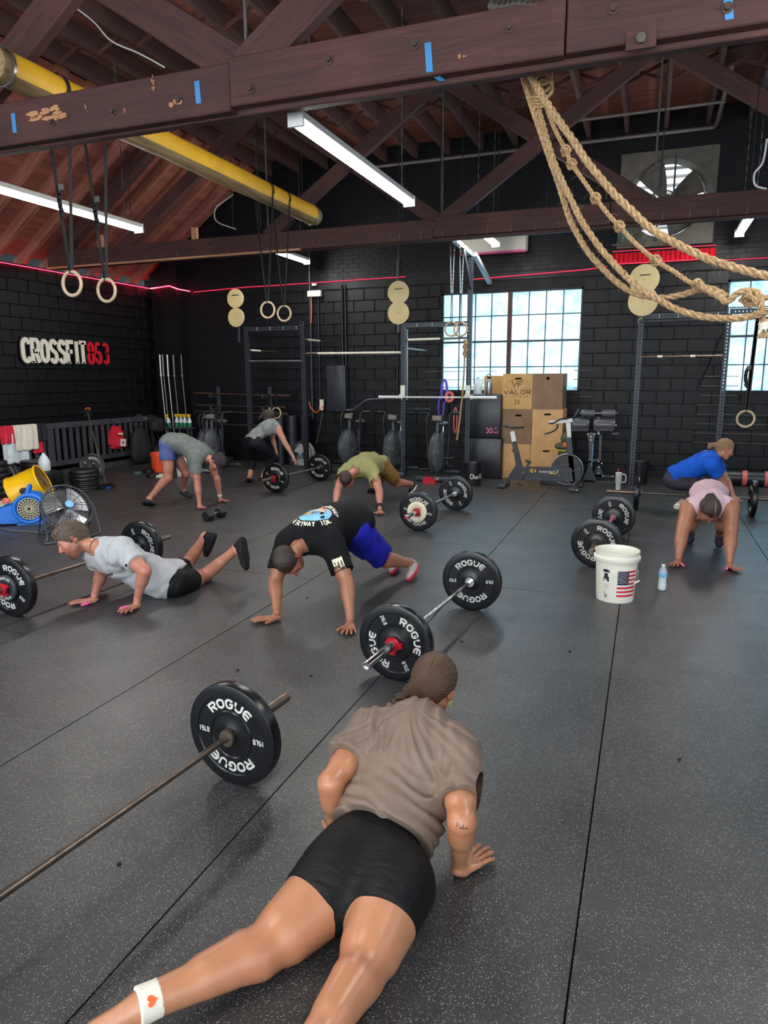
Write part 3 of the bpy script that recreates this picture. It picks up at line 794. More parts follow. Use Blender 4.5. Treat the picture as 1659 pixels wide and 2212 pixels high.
def barbell(label, hubA, hubB, ang=(0, 0), lb='25', shaft='brushed', sleeve='chrome', clip=(None, None), change=(None, None), group='loaded barbells on the floor', z=PR, plates=2, sep=1.37, plateA=True, plateB=True, loc=None, extra=None):
    a = at(*hubA, z=z); b = at(*hubB, z=z); d = (b-a).normalized()
    if loc: a = Vector(loc[0]); b = Vector(loc[1]); d = (b-a).normalized()
    mid = a+d*(sep/2)
    t_ = thing('barbell', label, 'barbell', (mid.x, mid.y, 0), group=group)
    q = lambda s: mid+d*s
    mb = MB(); mb.use(shaft).cyl(q(-.66), q(.66), .0142, n=20)
    mb.use('black_steel')
    mb.obj('shaft', None, t_, True)
    me = sleeve_mesh(sleeve, extra)
    for s in (-1, 1):
        p = q(s*.625); F = frame_z(d*s)
        inst('sleeve', me, t_, p-V(mid.x, mid.y, 0), F.to_euler())
        if (s < 0 and not plateA) or (s > 0 and not plateB): continue
        # faces point along the bar; rotate so that the print sits at its angle as seen from the camera
        pc = q(s*sep/2); toC = CAMP-pc
        zax = -d if toC.dot(-d) > 0 else d
        yax = (V(0, 0, 1)-zax*zax.z).normalized(); xax = yax.cross(zax)
        A = ang[0 if s < 0 else 1]; ca, sa = math.cos(R(A)), math.sin(R(A))
        x2 = xax*ca+yax*sa; y2 = -xax*sa+yax*ca
        Fp = Matrix((x2, y2, zax)).transposed()
        pl = inst('bumper_plate', ME_PLATE, t_, pc-V(mid.x, mid.y, 0), Fp.to_euler())
        inst('lettering', ME_L15 if lb == '15' else ME_L25, pl, (0, 0, 0))
        off = .030
        ch = change[0 if s < 0 else 1]
        if ch:
            cp = inst('change_plate', small_plate_mesh(*ch), t_, pc+d*s*(off+.014)-V(mid.x, mid.y, 0), (frame_z(d*s, V(0, 0, 1))).to_euler()); off += .032
        c_ = clip[0 if s < 0 else 1]
        if c_: inst('locking_collar', ME_CLIP[c_], t_, pc+d*s*(off+.004)-V(mid.x, mid.y, 0), Fp.to_euler() if (zax-d*s).length < .1 else frame_z(d*s).to_euler())
    return t_
barbell('barbell with black 15LB bumper plate and plain steel shaft, nearest on the left', (507, 1583), (0, 1936), (0, 0), '15', 'dark_bar', 'worn_steel')
barbell('barbell with 25LB plates, red collar and chrome bar beside the man in black', (856, 1386), (1023, 1251), (-62, 4), '25', 'chrome', 'chrome', ('red_clip', None))
barbell('barbell with a cream change plate on its near bumper, right of the olive shirt man', (904, 1104), (981, 1067), (-8, -62), '25', 'brushed', 'chrome', ('red_clip', None), ((.118, 'cream', False), None), extra='red_plastic')
barbell('barbell with red collar and small black change plate before the woman at the back', (596, 1032), (672, 1014), (-22, -18), '15', 'brushed', 'worn_steel', ('red_clip', None), ((.115, 'black_rubber', False), None))
barbell('barbell with a pink shaft and 15LB plates behind the white bucket', (1289, 1173), (1325, 1116), (-48, -72), '15', 'pink_plastic', 'worn_steel', ('black_paint', None))
barbell('barbell with rusty bar and blue change plate behind the man in the grey shirt', (26, 1266), (326, 1172), (-32, -62), '25', 'worn_steel', 'worn_steel', ('red_clip', None), ((.098, 'grey_box', True), None))
barbell('barbell gripped by the crouching woman in the blue shirt', (1376, 1064), (1634, 1077), (0, 0), '25', 'dark_bar', 'worn_steel', z=.225)

# ---------------------------------------------------------------- fluorescent fixtures
def fixture(label, x, y0, y1, z, chains=(None, None)):
    L = y1-y0; t_ = thing('fluorescent_light', label, 'light', (x, y0, z), group='white fluorescent strip lights')
    h = MB(); h.use('white_enamel').box((0, L/2, .075), (.115, L, .05)).box((0, L/2, .045), (.07, L, .02)); h.obj('housing', None, t_)
    for yy in (0, L): e = MB(); e.use('white_enamel').box((0, yy, .045), (.13, .025, .11)); e.obj('end_cap', None, t_)
    for s in (-1, 1):
        tb = MB(); tb.use('tube_light').cyl((s*.035, .03, .022), (s*.035, L-.03, .022), .017, n=12); tb.obj('tube', None, t_)
    for yy in (.25, L-.25):
        c = MB(); c.use('aged_metal')
        n = 22; top = ZC-z-.05
        for i in range(n):
            a = .14+(top-.14)*i/n; b = .14+(top-.14)*(i+1)/n+.01
            if i % 2: c.box((0, yy, (a+b)/2), (.004, .016, b-a))
            else: c.box((0, yy, (a+b)/2), (.016, .004, b-a))
        for s in (-1, 1): c.tube([(0, yy+s*.10, .1), (0, yy, .2)], .004, 6)
        c.obj('chain', None, t_)
    return t_
fixture('long fluorescent light hanging at the upper centre of the photo', -2.63, 5.14, 7.84, 3.61)
fixture('fluorescent light at the left edge above the first pair of rings', -6.33, 5.4, 7.85, 3.60)
fixture('fluorescent light seen beneath the far beam above the middle rings', -6.2, 10.42, 12.42, 3.85)
fixture('short visible end of fluorescent light below the far beam by the air conditioner', -2.52, 10.42, 12.0, 3.85)
fixture('fluorescent light at the right edge under the far beam beside the fan', 1.14, 10.42, 12.44, 3.83)
for i, (x, y) in enumerate(((-2.63, -.9), (-6.33, .4), (1.25, 2.4))):
    fixture('fluorescent strip light over the floor outside the picture, %s' % ('left of centre', 'furthest left', 'right side')[i], x, y, y+2.6, 3.6)

# red LED line along the top of the walls
def led(pts, name, label, r=.005, dots=0, mat='red_led'):
    mb = MB(); mb.use(mat).tube(pts, r, 6)
    if dots:
        mb.use('led_point')
        for a, b in zip(pts, pts[1:]):
            a, b = Vector(a), Vector(b); n = max(1, int((b-a).length/.035))
            for i in range(n): mb.box(a.lerp(b, i/n), (.012, .012, .012))
    o = mb.obj(name); tag(o, label, 'led strip', 'red light strips'); return o
led([(WX0+.05, 8.0, ZE-.03), (WX0+.05, 12.8, ZE-.03)], 'led_strip', 'red LED strip along the top of the left wall')
led([(WX0+.06, 12.82, ZE-.03), (-9.8, 12.62, ZE-.05), (-9.5, 12.60, ZE-.03), (-9.3, 12.62, ZE-.1), (-9.2, 12.9, ZE-.12)], 'led_strip', 'short run of glowing red LEDs across the corner pilaster', .010, 1)
led([(-9.1, 12.90, 3.52), (-7.8, 12.90, 3.56), (-7.2, 12.90, 3.56), (-5.2, 12.9, 3.58), (-4.4, 12.9, 3.585)], 'led_strip', 'red LED strip on the back wall between corner and first conduit', .007, 0, 'dim_led')
led([(-3.2, 12.90, 3.47), (-2.2, 12.9, 3.50), (-1.2, 12.9, 3.53), (-.8, 12.88, 3.56)], 'led_strip', 'red LED strip above the middle window', .008, 0, 'dim_led')
mb = MB(); mb.use('red_plastic')  # red glow on the corrugated strip is put into its colour
n = 44; x0, x1 = -.72, .86
mb.sheet(lambda u, v: V(x0+(x1-x0)*u, 12.90-.02*math.cos(u*n*2*PI/2)-.06*(1-v), 3.60+.16*v), n*4, 1)
cv = mb.obj('corrugated_panel'); tag(cv, 'red lit corrugated plastic strip under the wall fan', 'panel')
led([(x0, 12.80, 3.58), (x1, 12.80, 3.58)], 'led_strip', 'red LED strip below the corrugated panel under the fan', .010, 0, 'dim_led')
led([(x0, 12.86, 3.79), (x1, 12.86, 3.79)], 'led_strip', 'red LED strip over the corrugated panel, under the fan frame', .006, 0, 'dim_led')
led([(.9, 12.9, 3.56), (4.0, 12.9, 3.56)], 'led_strip', 'red LED strip on the back wall right of the fan', .006, 0, 'dim_led')

# ---------------------------------------------------------------- wall fan, air conditioner, conduits, panel
EXF = 1
ft = thing('exhaust_fan', 'large grimy exhaust fan with louvres high in the back wall', 'fan', (FANC[0]+.02, WY1, FANC[1]))
fr = MB(); fr.use('fan_metal'); S = .73
n = 48
ring = [(.60*math.cos(2*PI*i/n), .60*math.sin(2*PI*i/n)) for i in range(n)]
def sq(a):
    c, s_ = math.cos(a), math.sin(a); k = S/max(abs(c), abs(s_)); return (c*k, s_*k)
sqv = [sq(2*PI*i/n) for i in range(n)]
vs = [V(x, -.10, z) for x, z in ring]+[V(x, -.10, z) for x, z in sqv]+[V(x*.93, .1, z*.93) for x, z in ring]+[V(x, 0, z) for x, z in sqv]
fs = []
for i in range(n):
    j = (i+1) % n; fs += [(i, j, n+j, n+i), (j, i, 2*n+i, 2*n+j), (n+i, n+j, 3*n+j, 3*n+i)]
fr.add([Vector(p) for p in vs], [tuple(reversed(f)) for f in fs]); fr.obj('frame', None, ft)
for i in range(4):
    b_ = MB(); b_.use('fan_metal'); a = PI/2*i+.5
    def bl(u, v, a=a):
        r = .08+.48*u; da = (v-.5)*(1.0-.25*u); return V(math.cos(a+da)*r, .06+.09*(v-.5), math.sin(a+da)*r)
    b_.sheet(bl, 6, 6); b_.obj('blade', None, ft)
hb = MB(); hb.use('aged_metal').cyl((0, -.02, 0), (0, .12, 0), .08, n=20).torus((0, -.06, 0), .12, .012, frame_z((0, 1, 0)), 28, 8); hb.obj('hub', None, ft)
for x in (-.12, .10): g_ = MB(); g_.use('black_steel').box((x, -.12, 0), (.03, .02, 1.3)); g_.obj('guard_bar', None, ft)
mo = MB(); mo.use('dusty_green').cyl((-.6, -.16, -.55), (-.6, -.06, -.55), .10, n=24).torus((-.6, -.17, -.55), .10, .012, frame_z((0, 1, 0)), 24, 8).use('aged_metal').box((-.55, -.1, -.68), (.5, .12, .03)); mo.obj('motor', None, ft)
for i in range(9):
    lv = MB(); lv.use('white_enamel').box((0, .20, -.52+i*.13), (1.15, .075, .006), rotm(rx=52)); lv.obj('louvre', None, ft)

ac = thing('air_conditioner', 'white split air conditioner high on the back wall', 'air conditioner', (-2.72, WY1, 4.05))
b_ = MB(); b_.use('white_plastic').bbox((0, -.13, .02), (1.16, .24, .37), .03); b_.obj('casing', None, ac)
b_ = MB(); b_.use('pink_plastic').box((0, -.2, -.17), (1.14, .10, .035)); b_.obj('outlet_flap', None, ac)
mb = MB(); mb.use('dark_conduit')
def pipe(label, pts, r=.018, mat='dark_conduit', cat='pipe', name='conduit', group='conduits on the back wall'):
    m_ = MB(); m_.use(mat).tube(pts, r, 8); o = m_.obj(name); tag(o, label, cat, group); return o
yw = WY1-.045
xp = lambda px, py, y=yw: at(px, py, y=y)
def vpipe(label, px, py0, py1, r=.018, mat='dark_conduit'):
    a = xp(px, py0); b = xp(px, py1); x = a.x; return pipe(label, [(x, yw, a.z), (x, yw, b.z)], r, mat)
vpipe('thick black conduit left of the emergency light', 667, 535, 905, .03)
vpipe('thin black conduit right of the emergency light down to the socket', 687, 640, 870, .014)
vpipe('black conduit rising at the left of the electric panel, topmost pair', 738, 615, 790, .018)
vpipe('black conduit rising to the bend beside the panel pair', 745, 615, 790, .018)
vpipe('dark conduit behind the second rack post', 858, 560, 860, .018)
pipe('long grey pipe along the eaves of the back wall', [(-4.95, 12.85, 5.54), (-2.3, 12.85, 5.54), (.3, 12.85, 5.54), (.7, 12.85, 5.54), (.72, 12.6, 5.54), (.72, 10.6, 5.54)], .03, 'grey_conduit')
pipe('second grey pipe hung just in front of the eaves pipe', [(-2.2, 11.7, 5.52), (.75, 11.7, 5.52)], .022, 'grey_conduit')
pipe('grey pipe running below the joists at the upper right', [(-1.1, 8.6, 5.54), (2.6, 8.6, 5.54)], .02, 'grey_conduit')
em = thing('emergency_light', 'small white emergency light box beside the wall conduit', 'lamp', tuple(xp(684, 635)))
b_ = MB(); b_.use('white_plastic').bbox((0, -.05, 0), (.25, .09, .12), .015); b_.obj('casing', None, em)
b_ = MB(); b_.use('white_plastic').box((-.14, -.05, .0), (.05, .06, .11)).use('white_plastic').box((-.02, -.05, .17), (.09, .05, .04)); b_.obj('lamp_head', None, em)
a = xp(710, 790); b = xp(752, 888)
ep = thing('electric_panel', 'tall dark grey electric panel on the back wall', 'cabinet', ((a.x+b.x)/2, WY1, (a.z+b.z)/2))
b_ = MB(); b_.use('grey_box').bbox((0, -.09, 0), (b.x-a.x, .16, a.z-b.z), .012); b_.obj('cabinet_box', None, ep)
b_ = MB(); b_.use('grey_box').bbox((0, -.175, .02), ((b.x-a.x)*.8, .015, (a.z-b.z)*.86), .006); d_ = b_.obj('door', None, ep)
b_ = MB(); b_.use('black_paint').cyl((-.12, -.19, 0), (-.12, -.175, 0), .02, n=10); b_.obj('latch', None, d_)
p_ = xp(697, 873); so = thing('power_outlet', 'white wall outlet with an orange cord plugged in', 'outlet', tuple(p_))
b_ = MB(); b_.use('white_plastic').box((0, -.03, .03), (.08, .05, .13)).box((.0, -.05, -.08), (.07, .06, .08)); b_.obj('outlet_box', None, so)
o = pipe('orange extension cord hanging in a loop from the wall outlet', smooth_path([xp(697, 875, 12.85), xp(690, 885, 12.8), xp(683, 891, 12.8), xp(672, 882, 12.8), xp(668, 868, 12.85)]), .009, 'orange', 'cord', 'extension_cord', 'cables')
o = pipe('thin dark cable falling from the outlet to the floor', smooth_path([xp(697, 880, 12.85), xp(695, 900, 12.8), xp(688, 935, 12.7), xp(682, 960, 12.6)]), .007, 'aged_metal', 'cord', 'cable', 'cables')
o = pipe('orange red cord on the conduit beside the emergency light', smooth_path([xp(672, 640, 12.87), xp(673, 670, 12.87), xp(672, 698, 12.87)]), .009, 'orange', 'cord', 'extension_cord', 'cables')

# the gym sign on the left wall
a = at(45, 760, x=WX0+.03); b = at(233, 760, x=WX0+.03); zs, hs = 2.225, .44
Ls = b.y-a.y; mid = (a.y+b.y)/2
sg = thing('wall_sign', 'cut-out sign reading CROSSFIT863 in cream and red letters', 'sign', (WX0+.02, mid, zs))
cw_ = Ls/11/1.03; GS = .07; WID = {'I': .52}
tot_ = sum(WID.get(c_, 1.0) for c_ in 'CROSSFIT863')*cw_+10*GS*cw_; cw_ *= Ls/tot_
bk_ = MB(); bk_.use('sign_black'); xcur = -Ls/2
chs = 'CROSSFIT863'
for i, ch in enumerate(chs):
    b_ = MB(); b_.use('sign_cream' if i < 8 else 'sign_red')
    wd_ = cw_*WID.get(ch, 1.0); xc_ = xcur+wd_/2; xcur += wd_+GS*cw_
    text(bk_, ch, lambda x, y, z, xc_=xc_: V(.006+z, xc_+x, y), hs+.02, cw_*.94, .115, 0, .018, .3)
    text(b_, ch, lambda x, y, z, xc_=xc_: V(.026+z, xc_+x, y), hs, cw_*.94, .072 if ch not in '863' else .052, 0, .02, .25)
    if ch in 'RFIT':
        for yy in (-.44*hs,): b_.box((.040, xc_ if ch in 'IT' else xc_-cw_*.34, yy), (.012, .10, .03))
    b_.obj('sign_digit' if i > 7 else 'sign_letter', None, sg)
bk_.obj('backing', None, sg)

# ---------------------------------------------------------------- yellow padded log lying on the trusses
lg = thing('padded_log', 'long round log with yellow vinyl wrap lying across both roof trusses', 'log', (-4.9, 4.5, 4.13))
L0, L1 = 0.0, 5.62
def half(name, mat, a0, a1, r, wob, y0=L0, y1=L1):
    mb = MB(); mb.use(mat)
    def fn(u, v):
        a = R(a0+(a1-a0)*u); y = y0+(y1-y0)*v; rr = r*(1+wob*math.sin(y*3.1+a*2)+wob*.6*math.sin(y*11+a*5))
        return V(-math.cos(a)*rr, y, math.sin(a)*rr)
    mb.sheet(fn, 16, 80); return mb.obj(name, None, lg)
half('yellow_wrap', 'yellow_vinyl', -30, 213, .138, .012, .1, L1-.16)
timber('log_wood', rgb(92, 76, 54), rgb(168, 142, 98), 'y'); half('log_underside', 'log_wood', 205, 335, .134, .02, .04, L1-.05)
half('log_core', 'log_wood', 0, 360, .126, .01)
mb = MB(); mb.use('log_wood').cyl((0, L0, 0), (0, L0+.02, 0), .126, n=28).cyl((0, L1-.02, 0), (0, L1, 0), .126, n=28); mb.obj('log_end', None, lg)
mb = MB(); mb.use('brushed').lathe([(.145, -.012), (.148, -.012), (.148, .012), (.145, .012)], (0, L1-.14, 0), (0, 1, 0)); mb.lathe([(.14, -.012), (.146, -.012), (.146, .012), (.14, .012)], (0, .08, 0), (0, 1, 0)); mb.obj('steel_band', None, lg)

# ---------------------------------------------------------------- gymnastic rings
def ring_set(label, cen, top, spread, r=.117, sag=None, strap='nylon_black', buckle=True, wide=False, loop_r=None, face=(0, 1, 0), group='wooden gymnastic rings'):
    c = Vector(cen); t_ = thing('gymnastic_ring', label, 'rings', tuple(c), group=group)
    F = frame_z(face)
    mb = MB(); mb.use('wood_ring').torus((0, 0, 0), r-.014, .0145, F, 44, 14); mb.obj('ring', None, t_)
    st_ = MB(); st_.use(strap); T = Vector(top)-c
    for s in (-1, 1):
        a = V(s*.012, 0, r-.012); b = T+V(s*spread, 0, 0)
        d = (b-a).normalized(); x = V(0, 1, 0) if abs(face[1]) > .5 else V(1, 0, 0)
        st_.beam(a, b, .036, .003, up=V(0, 1, 0) if wide else V(1, 0, 0))
    st_.tube([V(0, -.02, r-.0), V(0, -.02, r-.034), V(0, .02, r-.034), V(0, .02, r)], .005, 6)
    st_.obj('strap', None, t_)
    if loop_r:
        lp = MB(); lp.use(strap); pts = [T+V(math.cos(R(a))*loop_r, 0, math.sin(R(a))*loop_r+.0) for a in range(-10, 191, 12)]
        for p, q in zip(pts, pts[1:]): lp.box((p+q)/2, ((q-p).length*1.1, .038, .004), Matrix(((q-p).normalized(), V(0, 1, 0), (q-p).normalized().cross(V(0, 1, 0)))).transposed())
        lp.obj('strap_loop', None, t_)
    if buckle:
        bk = MB(); bk.use('aged_metal').box(T*.52+V(-.03, 0, 0), (.05, .012, .05)).use(strap)
        for i in range(5): bk.box(T*.52+V(-.05-.012*math.sin(i), 0, -.03-.05*i), (.045, .008, .06), rotm(ry=20-14*i))
        bk.obj('buckle', None, t_)
    return t_
logz = 4.13
ring_set('leftmost wooden ring on black strap hung from the yellow log', (-4.9, 5.12, 2.57), (-4.9, 5.12, logz), .14, loop_r=.15)
ring_set('second wooden ring from the left on the yellow log', (-4.9, 5.55, 2.56), (-4.9, 5.55, logz), .14, loop_r=.15)
ring_set('left ring of the middle pair hanging from the far end of the log', (-4.9, 8.60, 2.64), (-4.9, 8.60, logz), .14, loop_r=.15, buckle=False)
ring_set('right ring of the middle pair hanging from the far end of the log', (-4.9, 9.06, 2.63), (-4.9, 9.06, logz), .14, loop_r=.15, buckle=False)

# ---------------------------------------------------------------- ropes
def strands(mb, path, r, pitch=.13, n=6, k=3):
    pts = smooth_path(path, 10); out = [pts[0]]
    for p in pts[1:]:
        if (p-out[-1]).length > .011: out.append(p)
    m = len(out); fr = frame_z(out[1]-out[0]).col[0].copy(); X, Y = [], []
    for i in range(m):
        T = (out[min(i+1, m-1)]-out[max(i-1, 0)]).normalized(); fr = (fr-T*fr.dot(T)).normalized(); X.append(fr.copy()); Y.append(T.cross(fr))
    s = 0; acc = [0]
    for a, b in zip(out, out[1:]): s += (b-a).length; acc.append(s)
    for j in range(k):
        q = [out[i]+(X[i]*math.cos(acc[i]/pitch*2*PI+j*2*PI/k)+Y[i]*math.sin(acc[i]/pitch*2*PI+j*2*PI/k))*r*.5 for i in range(m)]
        mb.tube(q, r*.56, n)
def fuzz(mb, path, n, L=.04):
    for i in range(n):
        k = rng.randrange(len(path)-1); p = Vector(path[k]).lerp(Vector(path[k+1]), rng.random())
        d = V(rng.uniform(-1, 1), rng.uniform(-.5, .5), rng.uniform(-1, 1)).normalized()
        mb.tube([p+d*.02, p+d*(.02+L*.6), p+d*(.02+L)+V(0, 0, -.01)], .0007, 3)
def pxpath(pts, y0, y1):
    n = len(pts); return [at(p[0], p[1], y=y0+(y1-y0)*i/(n-1)) for i, p in enumerate(pts)]
def rope(label, path, r=.025, pitch=.14, knots=(), fz=30):
    mb = MB(); mb.use('manila_rope'); strands(mb, path, r, pitch); fuzz(mb, path, fz)
    o = mb.obj('climbing_rope'); tag(o, label, 'rope', 'manila climbing ropes')
    for kp in knots:
        kb = MB(); kb.use('manila_rope'); c = Vector(kp); rr = r*1.35
        loop = [c+V(math.cos(a)*rr*1.25, math.sin(a*2)*rr*.9, math.sin(a)*rr*1.25) for a in [2*PI*i/9 for i in range(9)]]
        strands(kb, loop+[loop[0]], r*.85, pitch, 5)
        loop = [c+V(math.sin(a*2)*rr*.7, math.cos(a)*rr*1.05, math.sin(a)*rr*1.3) for a in [2*PI*i/9 for i in range(9)]]
        strands(kb, loop+[loop[0]], r*.8, pitch, 5)
        k_ = kb.obj('knot', None, o)
    return o

A_ = [(1128, 60), (1135, 139), (1150, 167), (1169, 202), (1191, 237), (1217, 274), (1242, 309), (1267, 347), (1295, 382), (1327, 419), (1363, 454), (1400, 489), (1438, 514), (1482, 537), (1526, 558), (1562, 570), (1605, 583), (1659, 596), (1740, 606)]
B_ = [(1118, 60), (1124, 139), (1135, 183), (1147, 224), (1163, 271), (1176, 309), (1191, 353), (1207, 397), (1219, 438), (1232, 476), (1247, 506), (1270, 544), (1297, 575), (1327, 605), (1354, 625), (1385, 638), (1428, 643), (1469, 638), (1502, 628), (1530, 622), (1552, 630), (1570, 641)]
C_ = [(1140, 60), (1146, 139), (1152, 180), (1160, 224), (1170, 262), (1182, 303), (1197, 350), (1217, 397), (1237, 438), (1258, 480), (1290, 527), (1321, 564), (1354, 598), (1385, 625), (1415, 642), (1448, 662), (1482, 675), (1526, 685), (1586, 688), (1628, 682), (1659, 672), (1730, 650)]
D_ = [(1150, 60), (1160, 150), (1176, 215), (1190, 259), (1207, 296), (1223, 325), (1235, 354), (1261, 391), (1287, 428), (1314, 463), (1338, 489), (1374, 527), (1417, 563), (1455, 586), (1489, 609), (1507, 615)]
E_ = [(1508, 613), (1530, 628), (1556, 642), (1568, 652), (1580, 645), (1597, 632), (1617, 628), (1634, 632), (1644, 648), (1643, 668), (1648, 690), (1650, 706)]
F_ = [(1600, 652), (1612, 640), (1632, 642), (1660, 643), (1700, 641)]
yr0, yr1 = 5.25, 4.75
rope('thickest manila rope sweeping above the others to the right edge', pxpath(A_, yr0-.02, 4.55), .0245, .17)
rope('outermost of the two hanging manila ropes, ending in a loop by the window', pxpath(B_, yr0+.05, yr1+.1), .0205, .155)
rope('manila rope sagging lowest past the round target to the right edge', pxpath(C_, yr0+.12, 4.6), .0215, .155)
dk = pxpath(D_, yr0+.14, yr1+.1)
rope('thin knotted rope between the two thick climbing ropes', dk, .0155, .10, [dk[i] for i in (5, 6, 8, 10, 12, 15)])
ek = pxpath(E_, yr1+.05, yr1)
o = rope('short rope end with a loop and a frayed tassel at the right', ek, .021, .13, [at(1624, 645, y=yr1+.03)], 10)
mb = MB(); mb.use('white_cloth'); mb.cyl(at(1648, 696, y=yr1), at(1650, 712, y=yr1), .027, n=14)
mb.obj('whipping', None, o, True)
mb = MB(); mb.use('manila_rope')
for i in range(60):
    a = rng.uniform(0, 2*PI); q = at(1650, 711, y=yr1); mb.tube([q, q+V(math.cos(a)*.02, math.sin(a)*.02, -.025), q+V(math.cos(a)*.035, math.sin(a)*.035, -.05)], .003, 4)
tf = mb.obj('tassel', None, o, True)
rope('short rope tail running from the knot to the right edge', pxpath(F_, yr1+.06, yr1), .019, .1, (), 6)
# strap bundle over the near beam and wrap holding the ropes
bd = thing('rope_wrap', 'old canvas and rope bundle tied over the near beam above the ropes', 'rope', tuple(at(1150, 130, y=5.2)))
mb = MB(); mb.use('aged_metal')
for i in range(7):
    a = at(1140+i*5, 128, y=5.26+.02*i); b = at(1158+i*3, 215, y=5.28+.01*i); mb.tube([a, a.lerp(b, .5)+V(.01, .02, 0), b], .012, 6)
mb.obj('canvas_straps', None, bd, True)
mb = MB(); mb.use('manila_rope')
for i in range(4):
    c = at(1160+i*1.5, 212+i*5, y=5.27); mb.torus(c, .055, .009, rotm(rx=12+6*i, ry=8), 24, 8)
for i in range(3): mb.torus(at(1172+i, 165+i*14, y=5.3), .06, .012, rotm(rx=70+8*i, ry=30), 20, 8)
mb.obj('binding', None, bd, True)
mb = MB(); mb.use('aged_metal')
for i in range(9):
    x0, y0_ = 1060+i*12, 8+3*math.sin(i); mb.tube([at(x0, y0_+6, y=4.83), at(x0+6, y0_-8, y=4.9), at(x0+10, y0_+2, y=5.0)], .022, 6)
mb.obj('canvas_over_beam', None, bd, True)

# ---------------------------------------------------------------- pull-up rig
YR = 11.70
def hole_post(mb, x, y, z0, z1, w_=.076, axis='z', hole=.02, pitch=.0508, solid=False, depth=.076):
    """square tube with real through-holes along its front"""
    s = (w_-hole)/2
    if axis == 'z':
        for sg_ in (-1, 1): mb.box((x+sg_*(w_/2-s/2), y, (z0+z1)/2), (s, depth, z1-z0))
        n = int((z1-z0)/pitch)
        for i in range(n): mb.box((x, y, z0+pitch*(i)+ (pitch-hole)/2), (hole+.001, depth, pitch-hole))
    else:
        x0, x1 = x, y
        for sg_ in (-1, 1): mb.box(((x0+x1)/2, z0, z1+sg_*(w_/2-s/2)), (x1-x0, depth, s))
        n = int((x1-x0)/pitch)
        for i in range(n): mb.box((x0+pitch*i+(pitch-hole)/2, z0, z1), (pitch-hole, depth, hole+.001))
rig = thing('pull_up_rig', 'black steel pull-up rig with round targets, rings and chalky bars', 'rig', (-3, YR, 0))
posts = {'a': (-7.13, 2.68), 'b': (-5.95, 2.74), 'c': (-4.02, 2.64), 'd': (-2.86, 3.74), 'e': (-.18, 2.66), 'f': (1.03, 2.70)}
for k_, (x, h) in posts.items():
    mb = MB(); mb.use('rig_steel'); hole_post(mb, x, YR, .01, h); mb.obj('upright', None, rig, True)
    mb = MB(); mb.use('black_steel').box((x, YR, .005), (.2, .2, .01)); mb.obj('foot_plate', None, rig, True)
for a, b, z in (('a', 'b', 2.63), ('c', 'd', 2.61), ('e', 'f', 2.63)):
    mb = MB(); mb.use('rig_steel'); hole_post(mb, posts[a][0]+.04, posts[b][0]-.04, YR, z, axis='x'); mb.obj('crossmember', None, rig, True)
    for i in range(4):
        xx = posts[a][0]+.25+i*.27; g_ = MB(); g_.use('white_enamel').box((xx, YR-.040, z), (.006, .003, .06)); g_.obj('height_mark', None, rig, True)
mb = MB(); mb.use('rig_steel'); hole_post(mb, posts['f'][0]+.04, 3.6, YR, 2.66, axis='x'); mb.obj('crossmember', None, rig, True)
def bar(a, b, r, mat, chalk=()):
    mb = MB(); mb.use(mat).cyl(a, b, r, n=12)
    mb.obj('pull_up_bar', None, rig, True)
    for t0, t1 in chalk:
        A, B = Vector(a).lerp(Vector(b), t0), Vector(a).lerp(Vector(b), t1)
        q = MB(); q.use('white_cloth').cyl(A, B, r*1.12, n=12); q.obj('chalked_grip', None, rig, True)
bar((-7.13, YR, 2.05), (-5.95, YR, 2.04), .016, 'brushed')
bar((-5.95, YR, 2.17), (-4.02, YR, 2.16), .018, 'worn_steel', [(.15, .98)])
bar((-5.91, YR, 2.42), (-5.91, 12.88, 2.42), .016, 'worn_steel', [(.05, .5)])
bar((-7.10, YR, 2.25), (-7.10, 12.75, 2.25), .016, 'worn_steel', [(.05, .4)])
bar((-4.0, YR, 2.37), (-2.86, YR, 2.38), .018, 'worn_steel', [(.05, .55)])
bar((-3.98, YR, 2.23), (-3.98, 12.88, 2.23), .018, 'grey_paint')
bar((-.18, YR, 2.03), (1.03, YR, 2.03), .018, 'worn_steel', [(.22, .28), (.6, .66)])
bar((-.18, YR, 2.62), (-.18, 12.88, 2.62), .016, 'black_steel')
mb = MB(); mb.use('grey_paint').box((-3.975, YR+.05, 1.95), (.012, .05, 1.2)); mb.obj('tape_strip', None, rig, True)
# tall arm of the fourth upright
x = posts['d'][0]
mb = MB(); mb.use('grey_paint').beam((x, YR, 3.70), (x-.02, YR-.95, 3.76), .07, .07); mb.obj('outrigger_arm', None, rig, True)
mb = MB(); mb.use('black_steel').beam((x, YR, 3.15), (x, YR-.55, 3.70), .05, .06); mb.obj('brace', None, rig, True)
mb = MB(); mb.use('grey_paint').beam((x+.06, YR, 3.70), (x+.06, 12.9, 3.40), .07, .07); mb.obj('outrigger_arm', None, rig, True)
for k_, nm in (('c', 'near'), ('d', 'far')):
    x = posts[k_][0]; mb = MB(); mb.use('white_plastic').box((x, YR-.05, 1.50), (.075, .03, .20)).box((x, YR-.10, 1.405), (.07, .09, .02)).box((x, YR-.14, 1.425), (.07, .015, .05)); mb.obj('bar_hook', None, rig, True)
